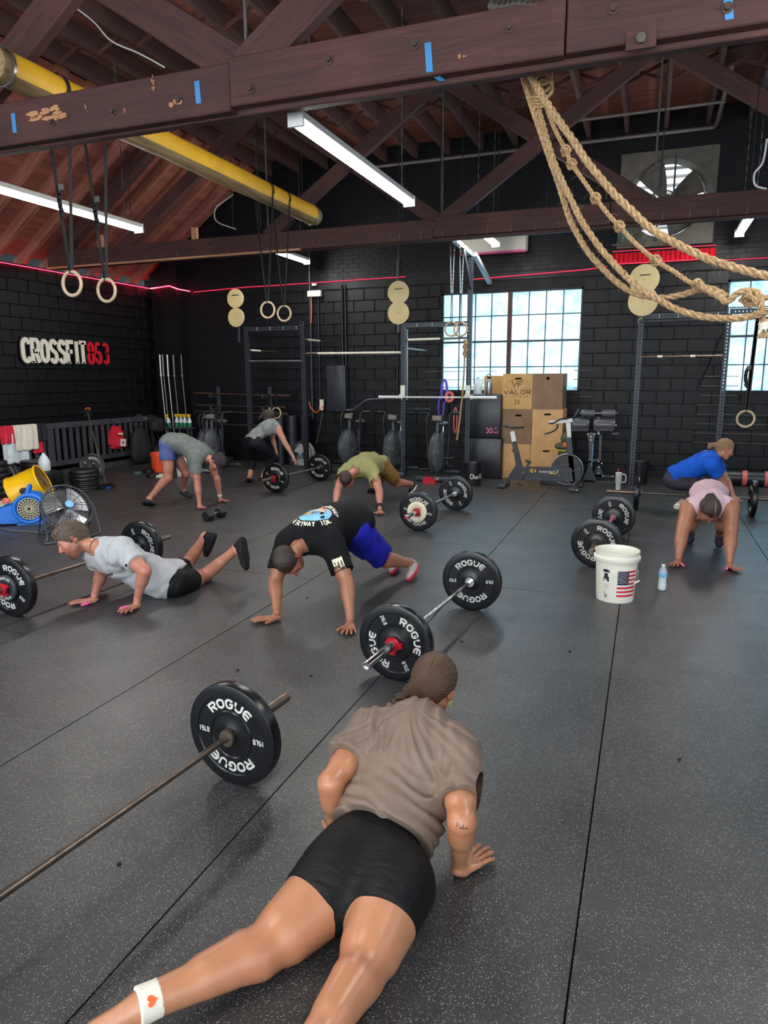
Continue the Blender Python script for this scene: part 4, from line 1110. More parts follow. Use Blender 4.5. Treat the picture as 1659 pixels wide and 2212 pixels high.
# height targets
def target(label, px, py0, py1, y, r0, r1):
    a = at(px, py0, y=y); b = at(px+1, py1, y=y); d = a.z-b.z
    t_ = thing('height_target', label, 'target', (a.x, y, a.z), group='plywood figure-eight targets')
    # union outline of the two discs
    h = (d*d+r0*r0-r1*r1)/(2*d); a0 = math.acos(h/r0); a1 = math.acos((d-h)/r1)
    pts = []
    n = 40
    for i in range(n+1):
        t = a0+(2*PI-2*a0)*i/n; pts.append((-math.sin(t)*r0, -math.cos(t)*r0))
    pts = [pts[i] for i in range(n+1)]+[(math.sin(a1+(2*PI-2*a1)*i/n)*r1, -d+math.cos(a1+(2*PI-2*a1)*i/n)*r1) for i in range(n+1)]
    mb = MB(); mb.use('plywood').prism(pts, .018, lambda x, y_, z: V(x, -z, y_)); mb.obj('disc_board', None, t_)
    k = MB(); k.use('ink_black').cyl((0, -.019, -.01), (0, -.021, -.01), .008, n=10).cyl((0, -.019, -d), (0, -.021, -d), .008, n=10); k.obj('screw', None, t_)
    k = MB(); k.use('ink_black').prism([(-.075, .055), (-.06, .065), (.08, .068), (.09, .052), (-.06, .048)], .001, lambda x, y_, z: V(x, -.0185-z, y_)); k.obj('printed_mark', None, t_)
    return t_
target('plywood figure-eight target at the left end of the rig', 509, 645, 686, YR-.06, .172, .172)
target('plywood figure-eight target above the middle rig upright', 861, 632, 676, YR-.06, .190, .190)
target('plywood figure-eight target behind the climbing ropes', 1392, 603, 651, YR-.06, .215, .215)
def vpost(x, z0, z1):
    mb = MB(); mb.use('black_steel').box((x, YR-.03, (z0+z1)/2), (.03, .03, z1-z0)); mb.obj('target_stem', None, rig, True)
vpost(-7.28, 2.4, 2.8); vpost(-4.11, 2.5, 2.75); vpost(-.18, 2.6, 2.8)
tr_ = pipe('thin rod dropping from the roof to the middle plywood target', [(-4.11, YR-.02, 5.6), (-4.11, YR-.02, 3.2)], .008, 'dark_conduit', 'rod', 'hanger_rod', 'roof hangers')
for k_, (px, py0, py1, y) in enumerate(((283, 345, 470, 9.9), (504, 285, 495, 9.9), (563, 240, 490, 10.4), (653, 335, 440, 10.4), (869, 140, 470, 10.4), (951, 165, 460, 10.4), (998, 240, 420, 10.4), (1075, 270, 455, 10.4), (1176, 300, 560, 12), (1425, 95, 430, 9.6), (1620, 250, 415, 9.6))):
    a = at(px, py1, y=y); pipe('thin dark hanger rod dropping from the joists, %s' % ('left of the log', 'beside the looped white cable', 'above the middle rings', 'between the long light and the truss', 'right end of the long light', 'right of the truss knee', 'left of the ropes', 'behind the crossing webs', 'near the round wall fan', 'before the wall fan', 'at the right edge')[k_], [(a.x, y, ZC+.1), (a.x, y, max(a.z, 3.95))], .007, 'dark_conduit', 'rod', 'hanger_rod', 'roof hangers')
pipe('pale cable looping below the far beam near the log end', smooth_path([at(504, 420, y=9.9), at(488, 432, y=9.9), at(466, 450, y=9.9), at(468, 478, y=9.9), at(510, 495, y=9.9)]), .008, 'white_enamel', 'cord', 'cable', 'cables')
pipe('pale cable looping along the roof boards at the upper left', smooth_path([at(140, 0, y=6.4), at(200, 45, y=6.4), at(240, 88, y=6.4), at(300, 115, y=6.4), at(355, 145, y=6.4)]), .008, 'white_enamel', 'cord', 'cable', 'cables')
pipe('white cable curling above the light at the right edge', smooth_path([at(1657, 300, y=9.6), at(1648, 350, y=9.6), at(1630, 375, y=9.6), at(1632, 400, y=9.6), at(1656, 408, y=9.6)]), .012, 'white_enamel', 'cord', 'cable', 'cables')

# rings and rope on the rig
for i, (dx, lb) in enumerate(((-.06, 'left'), (.06, 'right'))):
    c = V(posts['d'][0]+dx-.02, YR-.86+.1*i, 2.47)
    t_ = ring_set(f'{lb} wooden ring of the chained pair on the rig arm', c, (c.x, c.y, 3.0), .006, buckle=False)
    ch = MB(); ch.use('chrome')
    for j in range(26):
        z = .55+.028*j; xx = .03*(1 if j % 2 else -1)*.2
        for s in (-1, 1): ch.box((s*(.012+.02*j/26), 0, z), (.012, .012, .024), rotm(ry=20*(j % 2)))
    ch.obj('chain', None, t_)
rk = MB(); a = at(1004, 742, y=YR-.35); b = at(988, 955, y=YR-.35)
pth = [at(1004, 745, y=YR-.35), at(1003, 790, y=YR-.35), at(999, 850, y=YR-.35), at(993, 905, y=YR-.35), at(987, 950, y=YR-.35)]
o = rope('climbing rope hanging from the rig beside the steel upright', pth, .019, .11, [], 8)
kb = MB(); kb.use('manila_rope'); tp = [at(1003+4*(i % 2), 735+i*7, y=YR-.35) for i in range(6)]; strands(kb, tp, .034, .09, 6); kb.obj('splice', None, o)
# barbell racked on the rig hooks
rb = thing('barbell', 'bare white-coated barbell resting in the hooks of the rig', 'barbell', (-3.4, YR-.11, 1.40))
mb = MB(); mb.use('white_enamel').cyl((-.62, 0, .0), (.62, 0, .0), .0142, n=14); mb.obj('shaft', None, rb)
sm = sleeve_mesh('white_enamel', None)
for s in (-1, 1): inst('sleeve', sm, rb, (s*.60, 0, 0), frame_z((s, 0, 0)).to_euler())
cbr = thing('curved_bar', 'dark curved specialty bar leaning behind the racked barbell', 'barbell', (-5, 11.9, 1.2))
mb = MB(); mb.use('black_steel').tube(smooth_path([at(748, 886, y=11.9), at(762, 885, y=11.9), at(778, 874, y=11.9), at(795, 864, y=11.9), at(830, 862, y=11.9)], 6), .022, 10); mb.obj('bent_tube', None, cbr, True)
mb = MB(); mb.use('black_steel').cyl(at(930, 884, y=12.2), at(895, 884, y=12.2), .02, n=12).cyl(at(893, 884, y=12.2), at(880, 883, y=12.2), .014, n=10); mb.obj('straight_tube', None, cbr, True)

# long bars racked on the wall at the left
for i, (p, q, mat, lab) in enumerate((((420, 849), (627, 855), 'worn_steel', 'topmost rusty barbell on the wall rack'), ((424, 875), (618, 880), 'dark_bar', 'second barbell on the wall rack with a red end'), ((424, 888), (622, 894), 'worn_steel', 'third barbell on the wall rack, behind the wooden rings'), ((425, 914), (560, 920), 'dark_bar', 'lowest barbell on the wall rack'))):
    a = at(*p, y=12.62); b = at(*q, y=12.62)
    t_ = thing('barbell', lab, 'barbell', tuple((a+b)/2), group='bare barbells on the wall rack')
    d = (b-a).normalized()
    mb = MB(); mb.use(mat).cyl(a, b, .014, n=12); mb.obj('shaft', None, t_, True)
    for c, s in ((a, 1), (b, -1)): mb = MB(); mb.use(mat).cyl(c, c+d*s*.40, .025, n=14).cyl(c+d*s*.40, c+d*s*.43, .036, n=14); mb.obj('sleeve', None, t_, True)
for x in (-8.6, -7.35):
    mb = MB(); mb.use('black_steel').box((x, 12.88, 1.05), (.08, .05, 1.0))
    for z in (1.36, 1.10, .98, .76): mb.box((x, 12.72, z), (.05, .30, .04)).box((x, 12.56, z+.03), (.05, .02, .06))
    o = mb.obj('bar_rack'); tag(o, 'black wall bracket holding long barbells, ' + ('left one' if x < -8 else 'right one near the hanging rings'), 'rack', 'wall bar brackets')
for i, dx in enumerate((0, .16)):
    c = at(583+i*14, 892, y=12.35); ring_set(('narrow seen' if i == 0 else 'round seen')+' wooden ring hanging behind the woman in the grey tank', c, (c.x, c.y, 1.42), .01, buckle=False, face=((.9, .4, 0) if i == 0 else (.1, 1, 0)))
# bars standing in the corner
for i, (px, mat) in enumerate(((345, 'brushed'), (351, 'worn_steel'), (361, 'brushed'), (374, 'dark_bar'), (391, 'dark_bar'))):
    a = at(px, 766, y=12.45); x = a.x; zt = a.z; r = .025
    t_ = thing('barbell', 'upright spare barbell standing in the dark corner, %s' % ('first from the left', 'second from the left', 'third from the left', 'fourth from the left', 'rightmost and thinnest')[i], 'barbell', (x+.1, 12.45, .1), group='barbells standing in the corner')
    mb = MB(); mb.use(mat).cyl((x, 12.45, zt-.42), (x, 12.45, zt), r if i < 4 else .017, n=14).cyl((x, 12.45, zt-.45), (x, 12.45, zt-.42), .034, n=14); mb.obj('sleeve', None, t_, True)
    mb = MB(); mb.use(mat).cyl((x, 12.45, zt-.45), (x+.06, 12.45, .55), .014, n=10).cyl((x+.06, 12.45, .55), (x+.08, 12.45, .1), .025, n=10); mb.obj('shaft', None, t_, True)
hb = MB(); hb.use('black_steel').box((-9.4, 12.45, .05), (1.0, .4, .1)); tag(hb.obj('bar_holder'), 'low black steel holder under the upright barbells', 'rack')

# ---------------------------------------------------------------- wooden plyo boxes against the window
BYF = 12.05
def plyo(label, x0, x1, z0, z1, mat, hole=(.5, .80), shape='slot', extra=None, depth=.62, y=BYF):
    W, H = x1-x0, z1-z0
    t_ = thing('plyo_box', label, 'box', ((x0+x1)/2, y+depth/2, z0), group='stacked plywood jump boxes')
    hx, hz = (hole[0]-.5)*W, hole[1]*H
    hw, hh = (.055, .016) if shape == 'slot' else (.026, .026)
    mb = MB(); mb.use(mat); th = .019
    # front panel around the hand hole
    cs4 = [math.atan2(b_-hz, a_-hx) % (2*PI) for a_, b_ in ((-W/2, 0), (W/2, 0), (W/2, H), (-W/2, H))]
    angs = sorted([2*PI*(i+.37)/24 for i in range(24)]+cs4); n = len(angs); hp = []
    for a in angs:
        c, s = math.cos(a), math.sin(a); e = .35 if shape == 'slot' else 1
        hp.append((hx+hw*math.copysign(abs(c)**e, c), hz+hh*math.copysign(abs(s)**(e if shape == 'slot' else 1), s)))
    op = []
    for a in angs:
        c, s = math.cos(a), math.sin(a)
        kx = ((W/2-hx) if c > 0 else (W/2+hx))/max(abs(c), 1e-6); kz = ((H-hz) if s > 0 else hz)/max(abs(s), 1e-6); k_ = min(kx, kz)
        op.append((hx+c*k_, hz+s*k_))
    yf = -depth/2; vs = [V(x, yf, z) for x, z in hp]+[V(x, yf, z) for x, z in op]+[V(x, yf+th, z) for x, z in hp]
    fs = []
    for i in range(n):
        j = (i+1) % n; fs += [(i, n+i, n+j, j), (j, 2*n+j, 2*n+i, i)]
    mb.add(vs, [tuple(reversed(f)) for f in fs])
    mb.obj('front_panel', None, t_)
    mb = MB(); mb.use(mat)
    mb.box((-W/2+th/2, th/2, H/2), (th, depth-th, H)).box((W/2-th/2, th/2, H/2), (th, depth-th, H)); mb.obj('side_panel', None, t_)
    mb = MB(); mb.use(mat).box((0, th/2, H-th/2), (W-2*th, depth-th, th)).box((0, th/2, th/2), (W-2*th, depth-th, th)).box((0, depth/2-th, H/2), (W-2*th, th, H-2*th)); mb.obj('panel', None, t_)
    if extra: extra(t_, W, H, yf)
    return t_
def X_(px, py=900): return at(px, py, y=BYF).x
def Z_(px, py): return at(px, py, y=BYF).z
xa, xb, xc2, xd = X_(1084), X_(1148), X_(1213), X_(1030)
z1_, z2_, z3_ = .60, 1.195, 1.79
def valor(t_, W, H, yf):
    mb = MB(); mb.use('plywood_ink')
    f = plane_fn((0, yf-.001, 0), (1, 0, 0), (0, 0, 1)); g = lambda cx_, cz_: (lambda x, y, z: V(cx_+x, yf-.0015-z, cz_+y))
    text(mb, 'VALOR', g(0, H*.48), .075, .085, .018, .12, .001)
    text(mb, 'FITNESS', g(0, H*.36), .022, .034, .006, .7, .001)
    text(mb, '24', g(0, H*.20), .09, .045, .010, .2, .001); text(mb, 'VF', g(0, H*.70), .11, .10, .020, .0, .001)
    pts = [(.20*math.cos(2*PI*i/40), H*.70+.085*math.sin(2*PI*i/40)) for i in range(41)]
    for a, b in zip(pts, pts[1:]): mb.beam(V(a[0], yf-.001, a[1]), V(b[0], yf-.001, b[1]), .002, .012, up=(b[1]-a[1], 0, a[0]-b[0]) if False else (0, 1, 0)) 
    mb.obj('printed_lettering', None, t_)
plyo('lower left plywood jump box with knots, on the floor', xa, xb-.004, 0, z1_, 'plywood_tan', (.5, .80))
plyo('lower right plywood jump box behind the exercise bike wheel', xb+.004, xc2+.03, 0, z1_, 'plywood_tan', (.5, .82))
plyo('dark brown jump box in the middle of the left stack', xa, xb+.01, z1_, z2_, 'plywood_brown', (.55, .82))
plyo('orange plywood jump box in the middle of the right stack', xb+.016, xc2+.02, z1_, z2_, 'plywood_tan', (.5, .86))
plyo('golden jump box with VALOR FITNESS 24 printed on it, top of the left stack', xa+.0, xb-.002, z2_, z3_, 'plywood_gold', (.52, .86), extra=valor)
plyo('greyish brown jump box with a round hole, top of the right stack', xb+.002, xc2-.0, z2_, z3_, 'plywood_brown', (.5, .86), 'round')
plyo('orange plywood box behind the water bottle on the black soft box', xd, xa-.004, z2_+.02, z3_-.03, 'plywood_tan', (.9, .9), 'round', y=12.57, depth=.3)
plyo('plywood box standing behind the black soft boxes, only a strip of it seen', xa-.35, xa-.012, 0, z2_+.01, 'plywood_tan', (.5, .8), y=12.57, depth=.3)
# black soft boxes
def softbox(label, px0, px1, z0, z1, y, d=.62):
    x0, x1 = at(px0, 940, y=y).x, at(px1, 940, y=y).x
    t_ = thing('soft_plyo_box', label, 'box', ((x0+x1)/2, y+d/2, z0), group='black foam jump boxes')
    mb = MB(); mb.use('vinyl_black').bbox((0, 0, (z1-z0)/2), (x1-x0, d, z1-z0-.004), .02); mb.obj('foam_body', None, t_)
    mb = MB(); mb.use('black_paint')
    for sx in (-1, 1): mb.tube([V(sx*(x1-x0)/2*.985, -d/2+.003, .02), V(sx*(x1-x0)/2*.985, -d/2+.003, z1-z0-.02)], .006, 6)
    mb.obj('piping', None, t_); return t_, x1-x0
sb_, W = softbox('upper black foam jump box with pink 30 inch print', 1006, 1081, .70, 1.44, 11.93)
mb = MB(); mb.use('pink_plastic')
text(mb, '30', lambda x, y, z: V(W/2-.20+x, -.311-z, .13+y), .10, .055, .013, .2, .001)
text(mb, 'inch', lambda x, y, z: V(W/2-.085+x, -.311-z, .11+y), .055, .022, .006, .2, .001)
text(mb, '*', lambda x, y, z: V(W/2-.085+x, -.311-z, .17+y), .04, .04, .007, .2, .001)
mb.obj('printed_lettering', None, sb_)
softbox('lower black foam jump box standing on the floor', 1004, 1084, .0, .70, 11.90)
def lathe_thing(name, label, cat, loc, prof, mat, n=28, group=None, extra=None):
    t_ = thing(name, label, cat, loc, group=group); mb = MB(); mb.use(mat).lathe(prof, n=n); mb.obj('body', None, t_)
    if extra: extra(t_)
    return t_
a = at(1056, 848, y=12.1)
def cap_(t_):
    mb = MB(); mb.use('black_paint').cyl((0, 0, .26), (0, 0, .30), .035, n=16).tube([(-.03, 0, .30), (-.04, 0, .33), (0, 0, .345), (.03, 0, .32)], .008, 6); mb.obj('lid', None, t_)
lathe_thing('water_bottle', 'grey metal water bottle on top of the black soft box', 'bottle', (a.x, 12.1, 1.443), [(0, 0), (.05, 0), (.055, .01), (.055, .20), (.045, .24), (.032, .26), (0, .262)], 'brushed', extra=cap_)
a = at(1028, 848, y=12.0)
def jug_part(t_, s=1):
    mb = MB(); mb.use('clear_white').torus((s*.055, 0, .21), .035, .011, frame_z((0, 1, 0)), 20, 8); mb.obj('handle', None, t_)
    mb = MB(); mb.use('blue_plastic').cyl((0, 0, .268), (0, 0, .285), .022, n=16); mb.obj('cap', None, t_)
JUG = [(0, 0), (.07, 0), (.078, .012), (.078, .13), (.072, .16), (.045, .22), (.022, .25), (.02, .27), (0, .272)]
lathe_thing('gallon_jug', 'white gallon jug on the black soft box by the steel upright', 'jug', (a.x+.02, 12.05, 1.443), JUG, 'clear_white', extra=lambda t: jug_part(t, 1))
# bands on the wall ladder by the window
ld = thing('band_rack', 'thin horizontal wall pegs holding exercise bands beside the window', 'rack', (-3.6, WY1, 1.6))
mb = MB(); mb.use('aged_metal')
for z in (1.84, 1.69, 1.55): mb.cyl((-3.95, 12.72, z), (-2.6, 12.72, z), .006, n=6)
mb.obj('peg_rail', None, ld, True)
def band(label, px, py0, py1, mat, w_=.045, y=12.55, loop=.05):
    a = at(px, py0, y=y); b = at(px, py1, y=y); mb = MB(); mb.use(mat)
    h = a.z-b.z
    pts = [V(a.x+loop*math.sin(t), y, (a.z+b.z)/2+h/2*math.cos(t)) for t in [2*PI*i/28 for i in range(28)]]
    for p, q in zip(pts, pts[1:]+pts[:1]): mb.beam(p, q, w_, .008, up=(0, 1, 0))
    o = mb.obj('exercise_band'); tag(o, label, 'band', 'exercise bands by the window'); return o
band('wide purple exercise band looped on the wall peg', 960, 820, 868, 'purple')
band('second purple band hanging behind the bike console', 953, 855, 905, 'purple', .03)
band('small salmon exercise band beside the purple one', 971, 848, 866, 'salmon', .06, 12.5, .06)
band('thin red band hanging below the salmon one', 984, 880, 935, 'salmon', .02, 12.45, .03)
# rods across the back wall right of the window (wall grooves with pegs)
sp = thing('stall_bars', 'row of thin steel rungs on the wall between upright and window', 'bars', (1.0, WY1, 1.3))
for i in range(8):
    z = 1.73-.155*i; q = MB(); q.use('aged_metal').cyl((.80+(.0 if i < 3 else -.05), 12.80, z), (1.35 if i < 4 else 3.4, 12.80, z), .007, n=6); q.obj('rung', None, sp, True)
for i in range(4):
    z = 1.84-.15*i; q = MB(); q.use('aged_metal').cyl((-1.25, 12.80, z), (-.92, 12.80, z), .007, n=6); q.obj('rung', None, sp, True)

# ---------------------------------------------------------------- stationary bike (side on)
def B(x, y, dy=0): return at(1060+.1688*x, 860+.1688*y, y=11.12+dy)
bk = thing('exercise_bike', 'black stationary bike with white posts, lettered concept 2, before the plywood boxes', 'exercise bike', (-1.5, 11.12, 0))
def poly_part(name, pts, mat, y, th, parent, C=None):
    C = C or B
    q = [C(*p) for p in pts]; mb = MB(); mb.use(mat)
    P2 = [(p.x, p.z) for p in q]
    ar = sum(P2[i][0]*P2[(i+1) % len(P2)][1]-P2[(i+1) % len(P2)][0]*P2[i][1] for i in range(len(P2)))
    if ar < 0: P2.reverse()
    mb.prism(P2, th, lambda x, z, d: V(x, y+th/2-d, z)); return mb.obj(name, None, parent, True)
yb_ = 11.12
poly_part('main_beam', [(318, 880), (1035, 888), (1060, 1058), (245, 1042)], 'grey_box', yb_, .075, bk)
poly_part('rear_strut', [(330, 840), (405, 878), (255, 1040), (205, 1125), (165, 1105)], 'grey_box', yb_, .07, bk)
poly_part('seat_tube', [(272, 560), (326, 545), (408, 880), (330, 880)], 'grey_box', yb_, .06, bk)
poly_part('seat_post', [(250, 428), (303, 418), (330, 552), (274, 560)], 'white_enamel', yb_, .05, bk)
poly_part('front_column', [(972, 500), (1034, 500), (1092, 1165), (1032, 1165)], 'grey_box', yb_, .07, bk)
poly_part('stem_post', [(965, 312), (1022, 312), (1032, 505), (982, 505)], 'white_enamel', yb_, .05, bk)
poly_part('handlebar_stem', [(745, 292), (1045, 258), (1045, 305), (745, 334)], 'white_enamel', yb_, .05, bk)
s_ = MB(); s_.use('black_paint'); c = B(295, 375)
def seat(u, v):
    t = -1+2*u; wv = .03+.07*max(0, 1-u*1.25)**.7 if u < .98 else .02
    a = 2*PI*v; x = c.x+.155*t; return V(x, yb_+math.cos(a)*wv, c.z+.008+.018*math.sin(a)+(.012 if u < .2 else 0)-.01*math.sin(PI*u))
s_.sheet(seat, 20, 16); s_.obj('saddle', None, bk, True)
h_ = MB(); h_.use('black_rubber')
for s in (-1, 1):
    o_ = s*.17
    h_.tube(smooth_path([B(975, 265, 0), B(960, 262, o_*.8), B(900, 268, o_), B(850, 290, o_), B(800, 322, o_), B(745, 322, o_)], 5), .014, 10)
    h_.tube(smooth_path([B(850, 330, o_), B(855, 365, o_), B(830, 405, o_), B(760, 440, o_), B(690, 460, o_)], 5), .014, 10)
h_.obj('handlebars', None, bk, True)
h_ = MB(); h_.use('black_paint').tube([B(1055, 265), B(1085, 225), B(1125, 150)], .02, 8); c = B(1110, 175); h_.box(c, (.03, .16, .10), rotm(ry=28)); h_.obj('monitor', None, bk, True)
fc = B(975, 912); fr_ = (B(975, 912)-B(975, 716)).length
w_ = MB(); w_.use('black_paint').lathe([(0, -.035), (fr_*.93, -.035), (fr_*.95, .035), (0, .035)], fc+V(0, .0, 0), (0, 1, 0), 40); w_.use('brushed').torus(fc, fr_, .012, frame_z((0, 1, 0)), 48, 8); w_.obj('flywheel', None, bk, True)
g_ = MB(); g_.use('aged_metal').beam(B(790, 880, -.05), B(1010, 850, -.05), .01, .012); g_.obj('chain_guard', None, bk, True)
ck = MB(); ck.use('aged_metal'); c0 = B(415, 958, -.05); ck.cyl(c0+V(0, -.02, 0), c0+V(0, .02, 0), .033, n=20).beam(c0+V(0, -.03, 0), B(380, 1085, -.10), .02, .03); ck.use('black_paint').box(B(368, 1108, -.14), (.09, .08, .022), rotm(ry=20)); ck.obj('crank', None, bk, True)
ck = MB(); ck.use('aged_metal').beam(B(440, 930, .05), B(485, 835, .08), .02, .03); ck.use('black_paint').box(B(480, 812, .12), (.09, .08, .03), rotm(ry=20)); ck.obj('crank', None, bk, True)
for x, y_ in ((165, 1140), (1065, 1190)):
    c = B(x, y_); f_ = MB(); f_.use('black_steel').bbox(V(c.x, yb_, .035), (.13, .58 if x > 500 else .50, .055), .012); f_.obj('foot', None, bk, True)
for x, y_, dy in ((1105, 1193, -.27), (1150, 1137, .27)):
    c = B(x, y_, dy); w_ = MB(); w_.use('black_rubber').lathe([(0, -.018), (.034, -.018), (.04, -.01), (.04, .01), (.034, .018), (0, .018)], V(c.x, yb_+dy, .042), (0, 1, 0), 24); w_.use('brushed').cyl(V(c.x, yb_+dy-.022, .042), V(c.x, yb_+dy+.02, .042), .012, n=10); w_.obj('wheel', None, bk, True)
bl_ = MB(); bl_.use('brushed')
for x, y_ in ((300, 900), (232, 1005), (297, 1025), (465, 1030), (500, 1045), (595, 1020), (632, 1037), (693, 968), (805, 1043), (875, 992), (978, 1050), (1037, 1055), (1023, 910), (1048, 928), (1122, 910)):
    c = B(x, y_, -.038); bl_.cyl(c+V(0, -.004, 0), c, .006, n=8)
bl_.obj('screw', None, bk, True)
lt_ = MB(); lt_.use('white_enamel'); c = B(725, 935, -.0385); text(lt_, 'concept', lambda x, y, z: V(c.x+x+y*.2-.0, c.y-.001-z, c.z+y), .055, .030, .007, .18, .001, .5); text(lt_, '2', lambda x, y, z: V(c.x+.155+x+y*.2, c.y-.001-z, c.z+.004+y), .036, .03, .007, .2, .001, .5)
lt_.use('bike_yellow'); c2 = B(548, 930, -.0385); text(lt_, 'CI', lambda x, y, z: V(c2.x+x, c2.y-.001-z, c2.z+y), .05, .045, .017, .1, .001, .5); c3 = B(800, 966, -.0385); lt_.box(c3, (.12, .002, .013)); lt_.obj('lettering', None, bk, True)

# ---------------------------------------------------------------- padded bench machine behind the bike
gh = thing('back_extension_bench', 'black padded back extension bench by the wall right of the bike', 'gym machine', (-.6, 12.25, 0))
def G(x, y, dy=0): return at(1060+.1688*x, 860+.1688*y, y=12.2+dy)
for x0, x1, y0, y1 in ((1160, 1335, 150, 242), (1425, 1600, 150, 242)):
    a = G(x0, (y0+y1)/2); b = G(x1, (y0+y1)/2); r = (G(x0, y0)-G(x0, y1)).length/2
    m_ = MB(); m_.use('pad_black').lathe([(0, 0), (r*.9, 0), (r, .012), (r, (b-a).length-.012), (r*.9, (b-a).length), (0, (b-a).length)], a, b-a, 24); m_.obj('roller_pad', None, gh, True)
m_ = MB(); m_.use('brushed').cyl(G(1140, 192), G(1625, 192), .012, n=10).cyl(G(1590, 350), G(1615, 345), .02, n=10); m_.obj('axle', None, gh, True)
for x0, x1, y0, y1 in ((1030, 1262, 252, 442), (1318, 1590, 256, 440)):
    a = G(x0, y0); b = G(x1, y1); m_ = MB(); m_.use('pad_black')
    def pad(u, v, a=a, b=b):
        t = PI*v; rr = (a.z-b.z); cx_ = a.x+(b.x-a.x)*(.02+.96*u); e = .02*(1-min(1, min(u, 1-u)*8))
        ang = -.2*PI+1.25*PI*v; return V(cx_, 12.28-math.cos(ang-.4)*(.16-e), b.z+.02+(rr-.02)*(.5+.5*math.sin(ang-.4))*(1-e))
    m_.sheet(pad, 14, 20); m_.bbox(V((a.x+b.x)/2, 12.28, (a.z+b.z)/2-.0), (abs(b.x-a.x)*.95, .26, (a.z-b.z)*.86), .03); m_.obj('thigh_pad', None, gh, True)
for nm, pts, dy in (('post', [(1262, 440), (1315, 440), (1300, 900), (1248, 900)], 0), ('post', [(1360, 240), (1400, 240), (1400, 460), (1360, 460)], 0), ('post', [(1390, 470), (1425, 470), (1410, 800), (1380, 800)], .15), ('foot_bracket', [(1245, 880), (1285, 880), (1345, 1030), (1325, 1085), (1180, 1085), (1175, 1060)], -.1), ('foot_bracket', [(1365, 860), (1395, 860), (1440, 960), (1430, 1010), (1320, 1010), (1320, 980)], .25), ('base_rail', [(1100, 1045), (1585, 1062), (1585, 1100), (1100, 1080)], -.1), ('base_rail', [(1320, 975), (1585, 985), (1585, 1010), (1320, 1005)], .25), ('arm', [(1240, 800), (1420, 760), (1420, 785), (1250, 830)], 0), ('arm', [(1550, 445), (1640, 440), (1640, 460), (1560, 470)], -.2), ('plate', [(1235, 450), (1340, 450), (1320, 560), (1255, 560)], -.02)):
    poly_part(nm, pts, 'black_steel', 12.2+dy, .06, gh, lambda x, y, dy=dy: G(x, y, dy))
b_ = MB(); b_.use('brushed')
for x, y_ in ((1243, 460), (1330, 460), (1283, 492), (1283, 535), (1268, 790), (1262, 908), (1262, 950), (1255, 1030), (1192, 1068), (1316, 1072), (1380, 455), (1378, 810), (1420, 835), (1385, 882), (1380, 955), (1435, 995), (1558, 1000), (1575, 1080)):
    c = G(x, y_, -.06); b_.cyl(c+V(0, -.01, 0), c, .013, n=8)
b_.obj('bolt', None, gh, True)
l_ = MB(); l_.use('label_blue'); c = G(1300, 740, -.04); l_.box(c, (.012, .003, .42), rotm(ry=1)); l_.obj('lettering_strip', None, gh, True)
bl = MB(); bl.use('grey_box').bbox(at(1203, 1045, y=11.6)+V(0, 0, .02), (.5, .25, .08), .015); tag(bl.obj('wooden_block'), 'dark blue grey block lying under the stationary bike', 'block')
# rucksack behind the flywheel
rs = thing('rucksack', 'olive green rucksack with an orange badge leaning on the jump boxes', 'bag', (X_(1213), 11.85, 0))
mb = MB(); mb.use('olive_cloth')
for px, py, rx, rz in ((1220, 985, .12, .16), (1214, 965, .13, .07), (1222, 948, .09, .10), (1212, 1005, .10, .16)):
    c = at(px, py, y=11.8); mb.ell((c.x, 11.86, c.z), (rx, .10, rz), None, 16, 10)
mb.obj('body', None, rs, True)
mb = MB(); mb.use('bike_yellow').tube([at(1194, 968, y=11.72), at(1205, 972, y=11.70), at(1222, 974, y=11.72)], .008, 6); mb.obj('trim_cord', None, rs, True)
mb = MB(); mb.use('orange'); c = at(1220, 961, y=11.74); mb.ell(c, (.03, .012, .045)); mb.obj('badge', None, rs, True)

